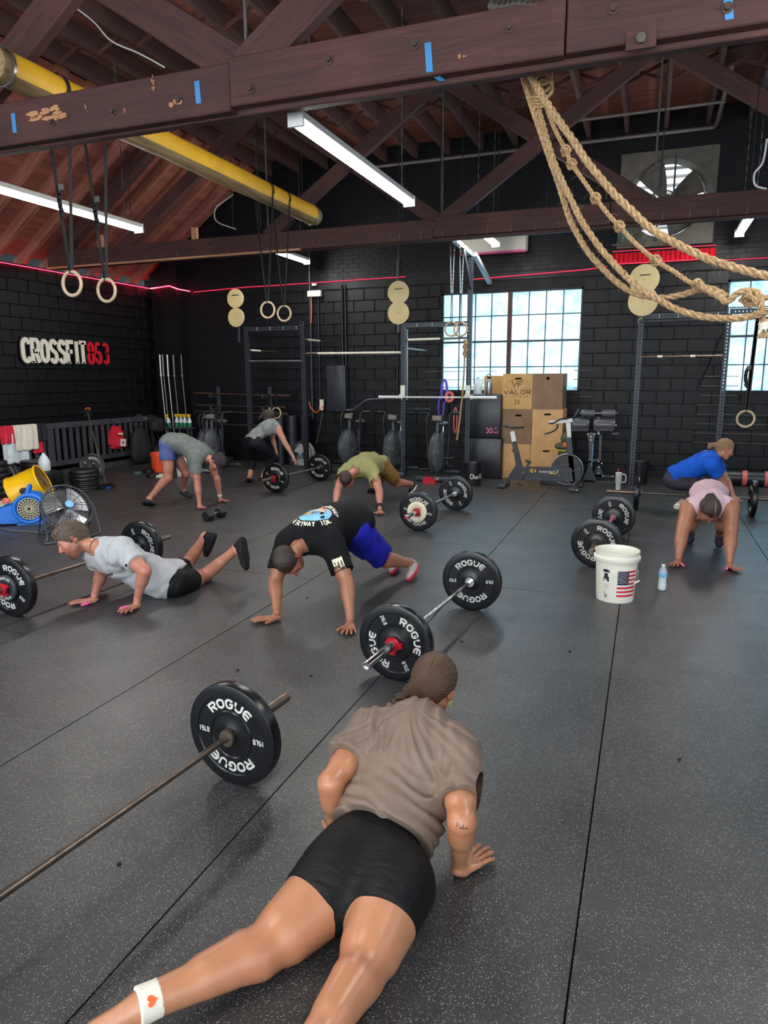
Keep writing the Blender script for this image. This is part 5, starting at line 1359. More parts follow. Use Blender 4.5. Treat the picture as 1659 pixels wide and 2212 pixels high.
# ---------------------------------------------------------------- air bikes (front end towards the room)
def airbike(label, x, y, rz, s=1.0):
    t_ = thing('air_bike', label, 'exercise bike', (x, y, 0), (0, 0, rz), 'black air bikes along the wall'); t_.scale = (s, s, s)
    fc = V(0, -.30, .47)
    m_ = MB(); m_.use('fan_cage_tint').lathe([(0, -.10), (.15, -.105), (.30, -.07), (.345, -.02), (.345, .02), (.30, .07), (.15, .105), (0, .10)], fc, (1, 0, 0), 40); m_.obj('fan_cage', None, t_)
    m_ = MB(); m_.use('black_steel').torus(fc, .35, .018, frame_z((1, 0, 0)), 44, 8); m_.obj('cage_ring', None, t_)
    m_ = MB(); m_.use('aged_metal').cyl(fc-V(.06, 0, 0), fc+V(.06, 0, 0), .05, n=16)
    for i in range(8):
        a = 2*PI*i/8; m_.box(fc+V(0, math.cos(a)*.17, math.sin(a)*.17), (.05, .012, .20), Matrix.Rotation(a-PI/2, 3, 'X') @ rotm(rz=35))
    m_.obj('fan_blades', None, t_)
    m_ = MB(); m_.use('black_steel').tube(smooth_path([(0, -.30, .12), (0, -.28, .42), (0, -.22, .80), (0, -.20, .98)], 4), .034, 10).beam((0, -.35, .10), (0, .50, .16), .07, .09).beam((0, .16, .16), (0, .25, .78), .055, .07).beam((0, -.1, .75), (0, .2, .35), .04, .06); m_.obj('frame', None, t_)
    m_ = MB(); m_.use('black_steel').bbox((0, -.50, .055), (.62, .075, .075), .012); m_.obj('front_foot', None, t_)
    m_ = MB(); m_.use('black_steel').bbox((0, .52, .045), (.56, .07, .06), .012); m_.obj('rear_foot', None, t_)
    m_ = MB(); m_.use('plate_ink'); text(m_, 'ROGUE', lambda a, b, z: V(a, -.539-z, .058+b), .034, .036, .009, .18, .001, .5); m_.obj('lettering', None, t_)
    m_ = MB(); m_.use('black_paint').bbox((0, -.235, 1.05), (.19, .05, .13), .012, rotm(rx=-24)).box((0, -.20, 1.0), (.05, .05, .09)); m_.obj('console', None, t_)
    m_ = MB(); m_.use('grey_conduit').box((0, -.267, 1.06), (.15, .004, .075), rotm(rx=-24)); m_.obj('screen', None, t_)
    m_ = MB(); m_.use('pad_black').ell((0, .30, .93), (.10, .14, .045), None, 18, 10); m_.use('chrome').cyl((0, .26, .72), (0, .29, .91), .02, n=12); m_.obj('seat', None, t_)
    for s in (-1, 1):
        m_ = MB(); m_.use('dark_conduit').tube(smooth_path([(s*.17, -.16, .34), (s*.19, -.15, .75), (s*.20, -.17, 1.02), (s*.20, -.06, 1.12), (s*.34, -.03, 1.13)], 5), .023, 10)
        m_.use('black_rubber').cyl((s*.22, -.045, 1.13), (s*.36, -.03, 1.13), .028, n=12); m_.obj('moving_arm', None, t_)
        m_ = MB(); m_.use('black_rubber').cyl((s*.12, -.28, .28+.1*s), (s*.30, -.28, .28+.1*s), .026, n=12).box((s*.20, .02, .30-.08*s), (.10, .09, .025)); m_.use('aged_metal').beam((s*.11, .06, .36), (s*.13, .02, .30-.08*s), .015, .03); m_.obj('foot_peg', None, t_)
    return t_
airbike('air bike with the grey fan in full view beside the hanging rope', -3.36, 11.72, R(4))
airbike('air bike partly behind the middle rig upright', -4.28, 12.06, R(2), .98)
airbike('air bike below the electric panel, left of the middle ones', -5.18, 12.2, R(-2), .98)
airbike('dark air bike behind the bending man in the cap', -7.70, 11.4, R(10), .98)
airbike('air bike half hidden in the corner behind the spray bottles', -8.45, 12.32, R(10), .92)
mb = MB(); mb.use('red_plastic'); c = at(925, 1030, y=11.0); tk = thing('step_block', 'small red plastic block in front of the nearest air bike', 'block', (c.x, 11.0, 0))
mb.box((c.x, 11.02, .05), (.16, .14, .10)).box((c.x+.10, 11.0, .03), (.05, .10, .06)); mb.obj('block_body', None, tk, True)

# chalk buckets, tumbler
def bucket(name, label, x, y, r, h, mat, rim=True, handle=True, text_fn=None, group=None, rim_mat=None):
    t_ = thing(name, label, 'bucket', (x, y, 0), group=group)
    r0 = r*.87
    prof = [(0, .004), (r0*.95, .004), (r0, .0), (r0+.002, .01), (r*.985, h*.80), (r*1.0, h*.80)]
    if rim: prof += [(r*1.07, h*.805), (r*1.08, h*.865), (r*1.0, h*.87), (r*1.0, h*.90), (r*1.03, h*.90), (r*1.03, h*.915), (r*1.0, h*.92), (r*1.0, h*.97), (r*1.045, h*.975), (r*1.05, h), (r*.99, h)]
    else: prof += [(r*1.03, h*.96), (r*1.04, h), (r*.98, h)]
    prof += [(r*.965, h*.97), (r0*.95, .02), (0, .018)]
    mb = MB(); mb.use(mat).lathe(prof, n=56); mb.obj('bucket_body', None, t_)
    if text_fn: text_fn(t_, r, h)
    return t_
def chalk_txt(ang):
    def f(t_, r, h):
        mb = MB(); mb.use('white_enamel')
        def g(x, y, z):
            a = ang+x/(r*.95); rr = r*(.87+.13*(.5+y/h))+.002+z; return V(math.sin(a)*rr, -math.cos(a)*rr, h*.42+y)
        text(mb, 'Chalk', g, .085, .042, .014, .15, .001, .3); mb.obj('lettering', None, t_)
    return f
bucket('chalk_bucket', 'black bucket lettered Chalk before the soft boxes', -2.62, 11.1, .155, .37, 'black_paint', text_fn=chalk_txt(.75), group='black chalk buckets')
bucket('chalk_bucket', 'black bucket half hidden behind the right rig upright', -.08, 12.05, .16, .38, 'black_paint', group='black chalk buckets')
ob_ = at(345, 1018, z=0)
bucket('bucket', 'orange bucket behind the legs of the man in the cap', ob_.x, ob_.y, .15, .36, 'orange_bucket')
def bull(t_, r, h):
    mb = MB(); mb.use('ink_black')
    def g(x, y, z): a = .3+x/(r*.95); rr = r*.95+.002+z; return V(math.sin(a)*rr, -math.cos(a)*rr, h*.45+y)
    for i in range(28):
        a, b = 2*PI*i/28, 2*PI*(i+1)/28
        mb.add([g(.07*math.cos(a), .07*math.sin(a), .001), g(.07*math.cos(b), .07*math.sin(b), .001), g(.062*math.cos(b), .062*math.sin(b), .001), g(.062*math.cos(a), .062*math.sin(a), .001)], [(3, 2, 1, 0)])
    for cx_, cy_, rx, ry in ((0, .012, .03, .022), (-.03, .03, .018, .008), (.03, .03, .018, .008), (0, -.02, .018, .02)):
        vs = [g(cx_+rx*math.cos(2*PI*i/14), cy_+ry*math.sin(2*PI*i/14), .0015) for i in range(14)]; mb.add(vs, [tuple(range(14))])
    mb.obj('printed_emblem', None, t_)
wb_ = at(400, 1028, z=0)
bucket('bucket', 'white bucket with a round black emblem behind the bending man', wb_.x, wb_.y, .155, .37, 'white_plastic', text_fn=bull)
mb = MB(); mb.use('white_plastic').lathe([(0, .0), (.15, .0), (.15, .03), (.13, .035), (0, .035)], (wb_.x-.38, wb_.y-.18, .0), n=32); tag(mb.obj('plastic_disc'), 'round white bucket cover lying flat by the white bucket', 'lid')
tb = thing('tumbler', 'grey travel tumbler with handle and straw by the rig upright', 'cup', (-.36, 11.35, 0))
mb = MB(); mb.use('grey_mug').lathe([(0, 0), (.036, 0), (.038, .01), (.038, .09), (.048, .11), (.05, .25), (.052, .255), (.052, .27), (.03, .275), (0, .276)], n=28); mb.obj('cup_body', None, tb)
mb = MB(); mb.use('grey_mug').tube(smooth_path([(.048, 0, .24), (.10, 0, .23), (.10, 0, .13), (.045, 0, .12)], 6), .009, 8); mb.obj('handle', None, tb)
mb = MB(); mb.use('orange').cyl((-.01, 0, .27), (-.02, 0, .33), .006, n=8); mb.obj('straw', None, tb)

# white bucket with flag and barcode label
wb = thing('bucket', 'white plastic bucket printed with an American flag on the open floor', 'bucket', (-.155, 5.62, 0))
r, h = .163, .40; r0 = r*.875
mb = MB(); mb.use('white_plastic').lathe([(0, .004), (r0*.93, .004), (r0*.98, .0), (r0, .012), (r*.965, h*.76), (r*.985, h*.765), (r*1.0, h*.81), (r*1.075, h*.82), (r*1.09, h*.835), (r*1.09, h*.885), (r*1.02, h*.895), (r*.995, h*.90), (r*.995, h*.965), (r*1.04, h*.97), (r*1.045, h), (r*.99, h*1.0), (r*.965, h*.97), (r0*.96, .02), (0, .018)], n=72); mb.obj('bucket_body', None, wb)
camaz = math.atan2(-.155, -5.62)   # direction from bucket to camera measured from -Y
def bsurf(az, z, d=.0):
    rr = r0+(r*.965-r0)*(z-.012)/(h*.76-.012)+d; a = az; return V(math.sin(a)*rr, -math.cos(a)*rr, z)
phi0 = .03
flg = MB(); flg.use('flag_red')
fa0, fa1, fz0_, fz1_ = .10, 1.22, .055, .262
def patch(mb, a0, a1, z0, z1, d=.0008, n=8):
    vs = [bsurf(a0+(a1-a0)*i/n, z, d) for z in (z0, z1) for i in range(n+1)]; mb.add(vs, [(i, i+1, n+2+i, n+1+i) for i in range(n)], True)
sh = (fz1_-fz0_)/13
for i in range(0, 13, 2):
    z0 = fz1_-(i+1)*sh; patch(flg, fa0 if i >= 7 else fa0+.56, fa1, z0, z0+sh)
flg.use('flag_blue'); patch(flg, fa0+.02, fa0+.60, fz1_-7*sh, fz1_, .0012)
flg.use('white_plastic')
for rr_ in range(9):
    for c_ in range(6 if rr_ % 2 == 0 else 5):
        az = fa0+.07+(.088*c_)+(0 if rr_ % 2 == 0 else .044); z = fz1_-.011-rr_*.0108; p = []
        for k in range(10):
            q = .0042 if k % 2 == 0 else .0018; p.append(bsurf(az+math.sin(k*PI/5)*q/r, z+math.cos(k*PI/5)*q, .0018))
        flg.add(p, [tuple(range(10))])
flg.obj('flag_print', None, wb)
f2 = MB(); f2.use('flag_red')
for i in range(7):
    z = .245-i*.027; vs = [bsurf(-1.45, z+.010, .001), bsurf(-1.02, z, .001), bsurf(-1.02, z-.010, .001), bsurf(-1.45, z, .001)]; f2.add(vs, [(3, 2, 1, 0)])
f2.obj('stripe_print', None, wb)
f3 = MB(); f3.use('ink_black'); patch(f3, -.62, -.27, .245, .268)
for i in range(5): patch(f3, -.58, -.30, .150-i*.009, .1515-i*.009)
for i in range(8): patch(f3, -.58, -.50+.012*i, .100-i*.0045, .1012-i*.0045, .0008, 2)
for q in ((-.56, .215, .20, .045), (-.45, .195, .15, .03), (-.60, .19, .05, .03), (-.38, .185, .08, .03)):
    patch(f3, q[0], q[0]+q[2], q[1]-q[3]/2, q[1]+q[3]/2)
for i in range(9): patch(f3, -.55+.013*i*1.6, -.55+.013*i*1.6+.010, .040, .066, .0008, 1)
f3.obj('label_print', None, wb)
hd = MB(); hd.use('brushed').tube(smooth_path([bsurf(-.55, .30, .004), bsurf(-.2, .245, .01), bsurf(.15, .205, .012), bsurf(.6, .175, .018), bsurf(1.1, .168, .03), bsurf(1.25, .20, .02), bsurf(1.35, .26, .01)], 6), .0016, 6)
hd.use('white_plastic').cyl(bsurf(.92, .166, .024), bsurf(1.22, .178, .034), .008, n=12); hd.obj('handle', None, wb)
wt = thing('water_bottle', 'clear plastic water bottle with white cap beside the flag bucket', 'bottle', (.20, 5.98, 0))
mb = MB(); mb.use('clear_bottle').lathe([(0, .004), (.02, .004), (.026, .0), (.031, .006), (.033, .02), (.033, .05), (.0295, .08), (.031, .11), (.033, .12), (.033, .15), (.028, .175), (.016, .195), (.013, .2), (.013, .205)], n=32); mb.obj('bottle_body', None, wt)
mb = MB(); mb.use('clear_white').lathe([(0, .006), (.030, .008), (.0315, .02), (.0315, .05), (.028, .08), (.0295, .11), (0, .112)], n=28); mb.obj('water', None, wt)
mb = MB(); mb.use('white_enamel').cyl((0, 0, .203), (0, 0, .218), .0145, n=20); mb.obj('cap', None, wt)
mb = MB(); mb.use('label_blue').lathe([(.0335, .115), (.0338, .116), (.0338, .149), (.0335, .15)], n=32); mb.obj('label', None, wt)

# hexagonal dumbbell
db = thing('hex_dumbbell', 'black hexagonal dumbbell on the mats by the hands of the man in the cap', 'dumbbell', (-5.07, 7.35, 0))
a = at(450, 1112, z=.075); b = at(477, 1104, z=.075); d = (b-a).normalized(); d.z = 0; d.normalize()
for s, c in ((-1, a), (1, b)):
    mb = MB(); mb.use('black_rubber'); pr = []
    for k_, (rr, z) in enumerate(((.055, -.055), (.078, -.035), (.078, .035), (.055, .055))): pr.append((rr, z))
    mb.lathe([(0, -.055)]+pr+[(0, .055)], V(c.x, c.y, .068), d, 6, False); mb.obj('head', None, db, True)
mb = MB(); mb.use('chrome').cyl(V(a.x, a.y, .07), V(b.x, b.y, .07), .017, n=16); mb.obj('handle', None, db, True)

# rolled mat with pink straps
ml = thing('rolled_mat', 'long black rolled mat with two pink straps by the back wall', 'mat', (1.9, 12.4, 0))
mb = MB(); mb.use('vinyl_black'); ax = at(1582, 1028, y=12.45); mb.lathe([(0, 0), (.10, 0), (.115, .01), (.12, .05), (.12, 2.2), (0, 2.2)], (1.25, 12.45, .12), (1, -.03, 0), 32); mb.obj('roll', None, ml, True)
for x in (1.52, 1.84):
    mb = MB(); mb.use('salmon').lathe([(.121, -.035), (.124, -.035), (.124, .035), (.121, .035)], (x, 12.45-.03*(x-1.25), .12), (1, -.03, 0), 32); mb.obj('strap', None, ml, True)
ring_set('lone wooden ring on a black strap before the right window', (1.21, 10.3, 1.18), (1.24, 10.3, 2.45), .004, buckle=True, wide=True)
mb = MB(); mb.use('black_steel').cyl((-.18, 10.3, 2.46), (3.5, 10.3, 2.46), .016, n=10); 
mb.beam((3.0, 10.3, 2.46), (3.0, YR, 2.6), .06, .06); mb.beam((-.18, 10.3, 2.46), (-.18, YR, 2.6), .05, .05); mb.obj('front_bar', None, rig, True)
mb = MB(); mb.use('black_cloth').beam((.95, YR-.12, 2.35), (.72, 12.0, 1.6), .03, .01); tag(mb.obj('strap'), 'black strap hanging from the right rig upright down the wall', 'strap')
ring_set('wooden ring cut by the right edge of the photo', (1.62, 10.2, 1.15), (1.62, 10.2, 2.46), .004, buckle=False, wide=True)

# tall rolled mats, silver floor fan behind the rear woman
for i, (px, r_) in enumerate(((606, .10), (630, .13), (655, .10))):
    c = at(px, 930, y=12.55); mb = MB(); mb.use('vinyl_black').lathe([(0, 1.0), (r_*.9, 1.0), (r_, .99), (r_, .01), (0, .0)], (c.x, 12.55+.03*i, 0), n=32)
    tag(mb.obj('rolled_mat'), 'tall black mat rolled upright behind the rear woman, %s of three' % ('left', 'widest, middle', 'right')[i], 'mat', 'upright rolled mats')
def drum(name, label, c, r_, d, mat, axis, spokes=10, cage='black_steel', parts=True):
    F = frame_z(axis); t_ = thing(name, label, 'fan', (c[0], c[1], 0))
    c = Vector(c); ax = Vector(axis).normalized()
    mb = MB(); mb.use(mat).lathe([(r_*.2, .0), (r_*.98, .0), (r_, .01), (r_, d), (r_*.97, d), (r_*.97, .02), (r_*.2, .015)], c, axis, 48); mb.obj('drum', None, t_, True)
    mb = MB(); mb.use(cage).torus(c+ax*d, r_*1.0, .012, F, 48, 8)
    for k_ in (.35, .6, .85): mb.torus(c+ax*(d+.012), r_*k_, .0025, F, 40, 5)
    for i in range(spokes):
        a = 2*PI*i/spokes; u = F @ V(math.cos(a), math.sin(a), 0); mb.tube([c+ax*(d+.02)+u*r_*.1, c+ax*(d+.012)+u*r_], .003, 5)
    mb.use('label_blue').cyl(c+ax*(d+.015), c+ax*(d+.03), r_*.12, n=20); mb.obj('guard', None, t_, True)
    for i in range(3):
        a = 2*PI*i/3+.3; mb = MB(); mb.use('white_enamel')
        def bl(u, v, a=a): rr = r_*(.14+.72*u); da = (v-.5)*1.1; q = F @ V(math.cos(a+da)*rr, math.sin(a+da)*rr, d*.55+.05*(v-.5)); return c+q
        mb.sheet(bl, 6, 6); mb.obj('blade', None, t_, True)
    return t_
c = at(657, 982, y=12.45); fn_ = drum('floor_fan', 'round silver floor fan behind the rack upright and barbell', (c.x, 12.5, c.z), .26, .12, 'silver_fan', (-.25, -1, .12), 16)
mb = MB(); mb.use('black_steel').tube([(c.x-.27, 12.45, .30), (c.x-.2, 12.3, .012), (c.x+.2, 12.3, .012), (c.x+.27, 12.45, .30)], .012, 8); mb.obj('stand', None, fn_, True)

# ---------------------------------------------------------------- clutter along the left wall
XL = -9.88
rl = thing('storage_rail', 'long black wooden rail with vertical slats along the left wall', 'rack', (XL, 8.0, 0))
y0, y1 = 8.0, 12.35
for z, hh, nm in ((.915, .10, 'top_rail'), (.24, .09, 'lower_rail'), (.06, .11, 'base_rail')):
    mb = MB(); mb.use('rail_wood'); mb.box((XL-.02, (y0+y1)/2, z), (.05, y1-y0, hh)); mb.obj(nm, None, rl, True)
n_sl = 27
for i in range(n_sl):
    y = y0+.08+(y1-y0-.16)*i/(n_sl-1); w_ = .055 if i not in (9,) else .11
    mb = MB(); mb.use('rail_wood').box((XL-.03, y, .565), (.03, w_*1.25, .66)); mb.obj('slat', None, rl, True)
mb = MB(); mb.use('aged_metal').cyl((XL-.14, y0, .50), (XL-.14, y1, .56), .006, n=6); mb.obj('steel_rod', None, rl, True)
for y in (y0+.3, y1-.3):
    mb = MB(); mb.use('black_steel').box((XL-.15, y, .5), (.10, .06, 1.0)); mb.obj('rear_post', None, rl, True)
for yy in (11.6, 12.05):
    mb = MB(); mb.use('grey_conduit').box((XL+.008, yy, .915), (.003, .12, .045)); mb.obj('name_label', None, rl, True)

def cloth(name, label, ya, yb, drop, mat, x=XL, seed=0, z0=.968, back=.2, wav=.018, taper=0, cat='clothing'):
    mb = MB(); mb.use(mat)
    def f(u, v):
        s = v*(drop+back+.06)
        yy = ya+(yb-ya)*u+taper*(v-.3)*(u-.5)
        if s < back: xx, z = x-.055, z0-(back-s)
        elif s < back+.06: xx, z = x-.055+(s-back), z0+.006*math.sin(PI*(s-back)/.06)
        else:
            k = s-back-.06; xx = x+.010+wav*.5*(1+math.sin(u*11+seed))*min(1, k*6)+.003*math.sin(u*26+k*5+seed); z = z0-k
            if v > .97: z += .01*math.sin(u*20)
        return V(xx, yy, z)
    mb.sheet(f, 40, 30); o = mb.obj(name); sd_ = o.modifiers.new('thick', 'SOLIDIFY'); sd_.thickness = .006; tag(o, label, cat, 'clothes hung over the rail'); return o
cloth('white_shirt', 'cream shirt draped over the rail at the left', 8.72, 9.20, .42, 'white_cloth', seed=1, x=XL+.022)
cloth('shirt', 'red and pink shirt hung over the rail at the left edge', 8.45, 8.75, .28, 'red_cloth', seed=2, x=XL+.005)
cloth('shirt', 'grey white shirt under the cream one', 8.5, 9.0, .62, 'clear_white', x=XL-.012, seed=3)
cloth('shirt', 'black shirt on the rail right of the cream shirt', 9.18, 9.42, .30, 'black_cloth', seed=4)
cloth('shirt', 'bright red cloth hanging below the black shirt', 9.14, 9.30, .50, 'red_cloth', seed=5, x=XL-.02, taper=.10)
# cross backpack
bp = thing('backpack', 'red first aid backpack with a white cross hung on the rail', 'bag', (XL+.1, 11.0, .4))
def P_L(px, py, x=XL+.12): return at(px, py, x=x)
mb = MB(); mb.use('backpack_red')
c = P_L(253, 945)
bm = bmesh.new(); bmesh.ops.create_cube(bm, size=1)
bmesh.ops.bevel(bm, geom=bm.edges[:], offset=.18, segments=4, affect='EDGES')
for v in bm.verts:
    z = v.co.z; v.co = V(v.co.x*.16, v.co.y*(.34 if z < .1 else .34-.2*max(0, z-.1)), z*.44)
mb.bm(bm, (XL+.10, c.y, c.z), rotm(rx=-6), True); mb.bbox((XL+.19, c.y+.02, c.z-.10), (.08, .25, .18), .03, rotm(rx=-6)); mb.bbox((XL+.18, c.y+.0, c.z+.07), (.06, .20, .08), .025, rotm(rx=-6)); mb.obj('pack_body', None, bp, True)
mb = MB(); mb.use('white_enamel').box((XL+.233, c.y+.03, c.z-.10), (.003, .15, .14), rotm(rx=-6)).box((XL+.213, c.y+.0, c.z+.075), (.003, .12, .035), rotm(rx=-6)); mb.use('backpack_red').box((XL+.2355, c.y+.03, c.z-.10), (.003, .075, .018), rotm(rx=-6)).box((XL+.2355, c.y+.03, c.z-.10), (.003, .018, .075), rotm(rx=-6)); mb.obj('cross_patch', None, bp, True)
mb = MB(); mb.use('chrome').tube(smooth_path([(XL+.06, c.y, c.z+.24), (XL+.07, c.y-.03, c.z+.34), (XL+.0, c.y-.01, c.z+.40), (XL-.04, c.y, c.z+.36)]), .006, 6); mb.obj('hook', None, bp, True)
# black bags
def sack(label, px, py, ry, rz, x, lob=()):
    c = at(px, py, x=x); t_ = thing('bag', label, 'bag', (x, c.y, max(0, c.z-rz)), group='black bags hung on the rail')
    mb = MB(); mb.use('black_cloth')
    def f(u, v):
        a = 2*PI*u; t = -1+2*v; w_ = math.sqrt(max(0, 1-abs(t)**2.6))*(1-.18*t); z = t*rz
        k = 1+.05*math.sin(a*5+t*3)+.04*math.sin(a*9+2)
        return V(x+.12*math.cos(a)*w_*k, c.y+ry*math.sin(a)*w_*k, c.z+z)
    mb.sheet(f, 40, 24); mb.obj('bag_body', None, t_, True)
    mb = MB(); mb.use('nylon_black').tube(smooth_path([(x, c.y-ry*.4, c.z+rz*.8), (XL+.02, c.y-.05, .99), (x, c.y+ry*.4, c.z+rz*.8)]), .010, 6); mb.obj('strap', None, t_, True); return t_
sack('tall black laundry sack hanging on the rail beside the red backpack', 304, 962, .27, .37, XL+.18)
sack('wide black sports bag behind the hips of the man in the cap', 342, 918, .22, .16, XL+.2)
sack('lower black duffel bag under the sports bag', 345, 972, .20, .12, XL+.22)
# spray bottles standing on the rail
for i, (px, py) in enumerate(((366, 912), (382, 906), (391, 905), (399, 905), (409, 905))):
    c = at(px, py, y=11.97-.015*i); x, y, z = c.x, c.y, at(390, 922, y=11.95).z+.107
    t_ = thing('spray_bottle', 'spray bottle of green cleaner with yellow trigger, %s in the row of five' % ('tilted one', 'second', 'third', 'fourth', 'rightmost')[i], 'bottle', (x, y, z-.11), ((0, 0, 0) if i else (R(14), 0, 0)), 'spray bottles on the rail')
    mb = MB(); mb.use('green_liquid').lathe([(0, 0), (.038, 0), (.042, .01), (.042, .10), (0, .101)], n=20); mb.obj('cleaner', None, t_)
    mb = MB(); mb.use('clear_white').lathe([(.0425, .09), (.0425, .12), (.03, .165), (.016, .19), (.015, .205)], n=20); mb.obj('bottle_body', None, t_)
    mb = MB(); mb.use('yellow_plastic').cyl((0, 0, .20), (0, 0, .225), .017, n=12).bbox((0, -.02, .245), (.026, .10, .035), .008).box((0, -.055, .215), (.012, .012, .05), rotm(rx=25)); mb.obj('trigger', None, t_)
sh = MB(); sh.use('black_steel'); c = at(390, 922, y=11.95); sh.box((c.x-.02, c.y, c.z-.02), (.62, .2, .03)).box((c.x+.25, c.y, c.z/2), (.04, .04, c.z)).box((c.x-.28, c.y, c.z/2), (.04, .04, c.z)); tag(sh.obj('bottle_shelf'), 'narrow black shelf carrying the green spray bottles', 'shelf')
# leaning tool pole
tp = thing('mop_handle', 'grey pole with clamp head leaning on the slatted rail', 'tool', tuple(at(232, 1055, z=0)))
a = at(190, 893, x=XL+.10); b = at(230, 1046, x=-8.35); b = at(229, 1048, z=.06)
mb = MB(); mb.use('aged_metal').cyl(b, a, .014, n=10); mb.obj('pole', None, tp, True)
mb = MB(); mb.use('black_paint').bbox(a+V(0, 0, .0), (.07, .12, .11), .012, rotm(rx=15)).cyl(a+V(0, -.20, .03), a+V(0, .05, .06), .012, n=8).cyl(a+V(0, -.14, -.05), a+V(0, .05, -.03), .012, n=8); mb.obj('clamp_head', None, tp, True)
mb = MB(); mb.use('orange').tube(smooth_path([a+V(0, -.06, .08), a+V(0, .0, .10), a+V(0, .05, .09), a+V(0, .04, .06)]), .012, 8); mb.obj('lever', None, tp, True)
mb = MB(); mb.use('black_rubber').box(b+V(0, 0, -.0), (.10, .20, .05)).cyl(b+V(.02, -.14, -.03), b+V(.02, .16, -.03), .028, n=14); mb.use('blue_plastic').cyl(b+V(.02, -.06, -.03), b+V(.02, .06, -.03), .030, n=14); mb.obj('foot', None, tp, True)

# stacks of plates
def plate_stack(items, x, y, z0=0.0):
    z = z0
    for lab, r_, h_, mat in items:
        mb = MB(); mb.use(mat).lathe([(.026, 0), (r_*.45, 0), (r_*.5, .004), (r_*.8, .004), (r_*.84, 0), (r_-.006, 0), (r_, .008), (r_, h_-.008), (r_-.006, h_), (r_*.84, h_), (r_*.8, h_-.004), (r_*.5, h_-.004), (r_*.45, h_), (.026, h_)], (0, 0, 0), n=48)
        o = mb.obj('weight_plate'); o.location = (x+rng.uniform(-.012, .012), y+rng.uniform(-.012, .012), z+.001); tag(o, lab, 'plate', 'stacked weight plates by the left wall'); z += h_+.001
names = ['bottom', 'second', 'third', 'fourth', 'fifth', 'sixth', 'seventh', 'top']
c = at(176, 1040, x=-8.25)
plate_stack([('black weight plate, %s of the stack beside the leaning pole' % n_, r_, h_, 'black_rubber') for n_, r_, h_ in zip(names, (.225, .225, .215, .22, .22, .225, .225, .225), (.028, .03, .035, .03, .03, .05, .055, .06))], -8.32, 8.60)
c = at(5, 1040, x=-9.0)
plate_stack([('thick black bumper plate, %s of the pile at the left edge' % n_, .225, .088, 'black_rubber') for n_ in names[:6]], -9.12, 7.62)
plate_stack([('black iron plate, %s of the stack behind the yellow fan' % n_, .225, h_, 'black_rubber') for n_, h_ in zip(names[:6], (.09, .09, .09, .05, .05, .04))], -9.45, 8.72)
plate_stack([('small flat plate, %s of the low pair by the jug' % n_, .17, .035, 'black_rubber') for n_ in names[:2]], -8.75, 8.3)
# plate leaning on the rail, with print
t_ = thing('bumper_plate', 'printed bumper plate leaning upright behind the plate stack', 'plate', (-8.95, 9.45, 0))
c = at(198, 1022, x=-9.15); zax = V(.88, -.40, .30).normalized(); yax = (V(0, 0, 1)-zax*zax.z).normalized(); Fp = Matrix((yax.cross(zax), yax, zax)).transposed()
c = V(-9.12, c.y, PR*.96)
pl = inst('plate_disc', ME_PLATE, t_, c-V(-8.95, 9.45, 0), (Fp @ Matrix.Rotation(R(-30), 3, 'Z')).to_euler()); inst('lettering', ME_L15, pl, (0, 0, 0))
# jug
c = at(85, 1015, x=-9.0)
j_ = lathe_thing('gallon_jug', 'translucent gallon jug behind the yellow fan', 'jug', (-8.93, 8.42, .30), [(r_*1.15, z*1.05) for r_, z in JUG], 'clear_white')
cr = MB(); cr.use('black_paint').bbox((-9.0, 8.42, .15), (.5, .4, .29), .02); tag(cr.obj('crate'), 'low black crate under the gallon jug', 'crate')
# small floor items
for i, (px, py, mat, lab) in enumerate(((297, 1025, 'dusty_green', 'small green puck on the floor before the black bags'), (322, 1020, 'black_rubber', 'dark slim plate lying before the orange bucket'), (330, 1030, 'black_rubber', 'second dark slim plate lying beside the green puck'))):
    c = at(px, py, z=0); mb = MB(); mb.use(mat).lathe([(0, 0), (.10 if i else .07, 0), (.11 if i else .08, .01), (.11 if i else .08, .05), (0, .06)], (0, 0, .001+.0*i), n=24); o = mb.obj('floor_disc'); o.location = (c.x, c.y, 0); tag(o, lab, 'plate')

# yellow drum fan, tilted
yf = thing('drum_fan', 'yellow drum fan tilted on its black stand at the left', 'fan', (-8.0, 7.1, 0))
axd = (_r*.88+_u*.42+_v*.10).normalized(); F = frame_z(axd); c = at(63, 1054, x=-8.15); r_ = .245
mb = MB(); mb.use('yellow_plastic').lathe([(r_*.94, -.22), (r_*1.04, -.225), (r_*1.05, -.20), (r_, -.185), (r_, .185), (r_*1.05, .20), (r_*1.04, .225), (r_*.94, .22), (r_*.93, -.2)], c, axd, 56); mb.obj('drum', None, yf, True)
mb = MB(); mb.use('black_steel')
for s in (-1, 1):
    for k_ in (.25, .5, .75, .93): mb.torus(c+axd*(.21*s), r_*k_, .004, F, 40, 5)
    for i in range(12):
        a = 2*PI*i/12; u = F @ V(math.cos(a), math.sin(a), 0); mb.tube([c+axd*(.215*s), c+axd*.21*s+u*r_*.94], .004, 5)
mb.obj('grille', None, yf, True)
side = F @ V(1, 0, 0); side.z = 0; side.normalize()
mb = MB(); mb.use('black_paint')
for s in (-1, 1):
    p = c+side*s*(r_+.03); mb.cyl(p-side*.03, p+side*.03, .045, n=18); mb.beam(p, V(p.x+.10, p.y-.02, .03), .05, .06); mb.beam(V(p.x-.2, p.y, .025), V(p.x+.35, p.y, .025), .05, .05)
mb.obj('stand', None, yf, True)
mb = MB(); mb.use('black_paint').tube([c+F @ V(-.10, r_+.0, -.05), c+F @ V(-.10, r_+.12, -.05), c+F @ V(.06, r_+.12, -.05), c+F @ V(.06, r_, -.05)], .02, 8); mb.obj('handle', None, yf, True)

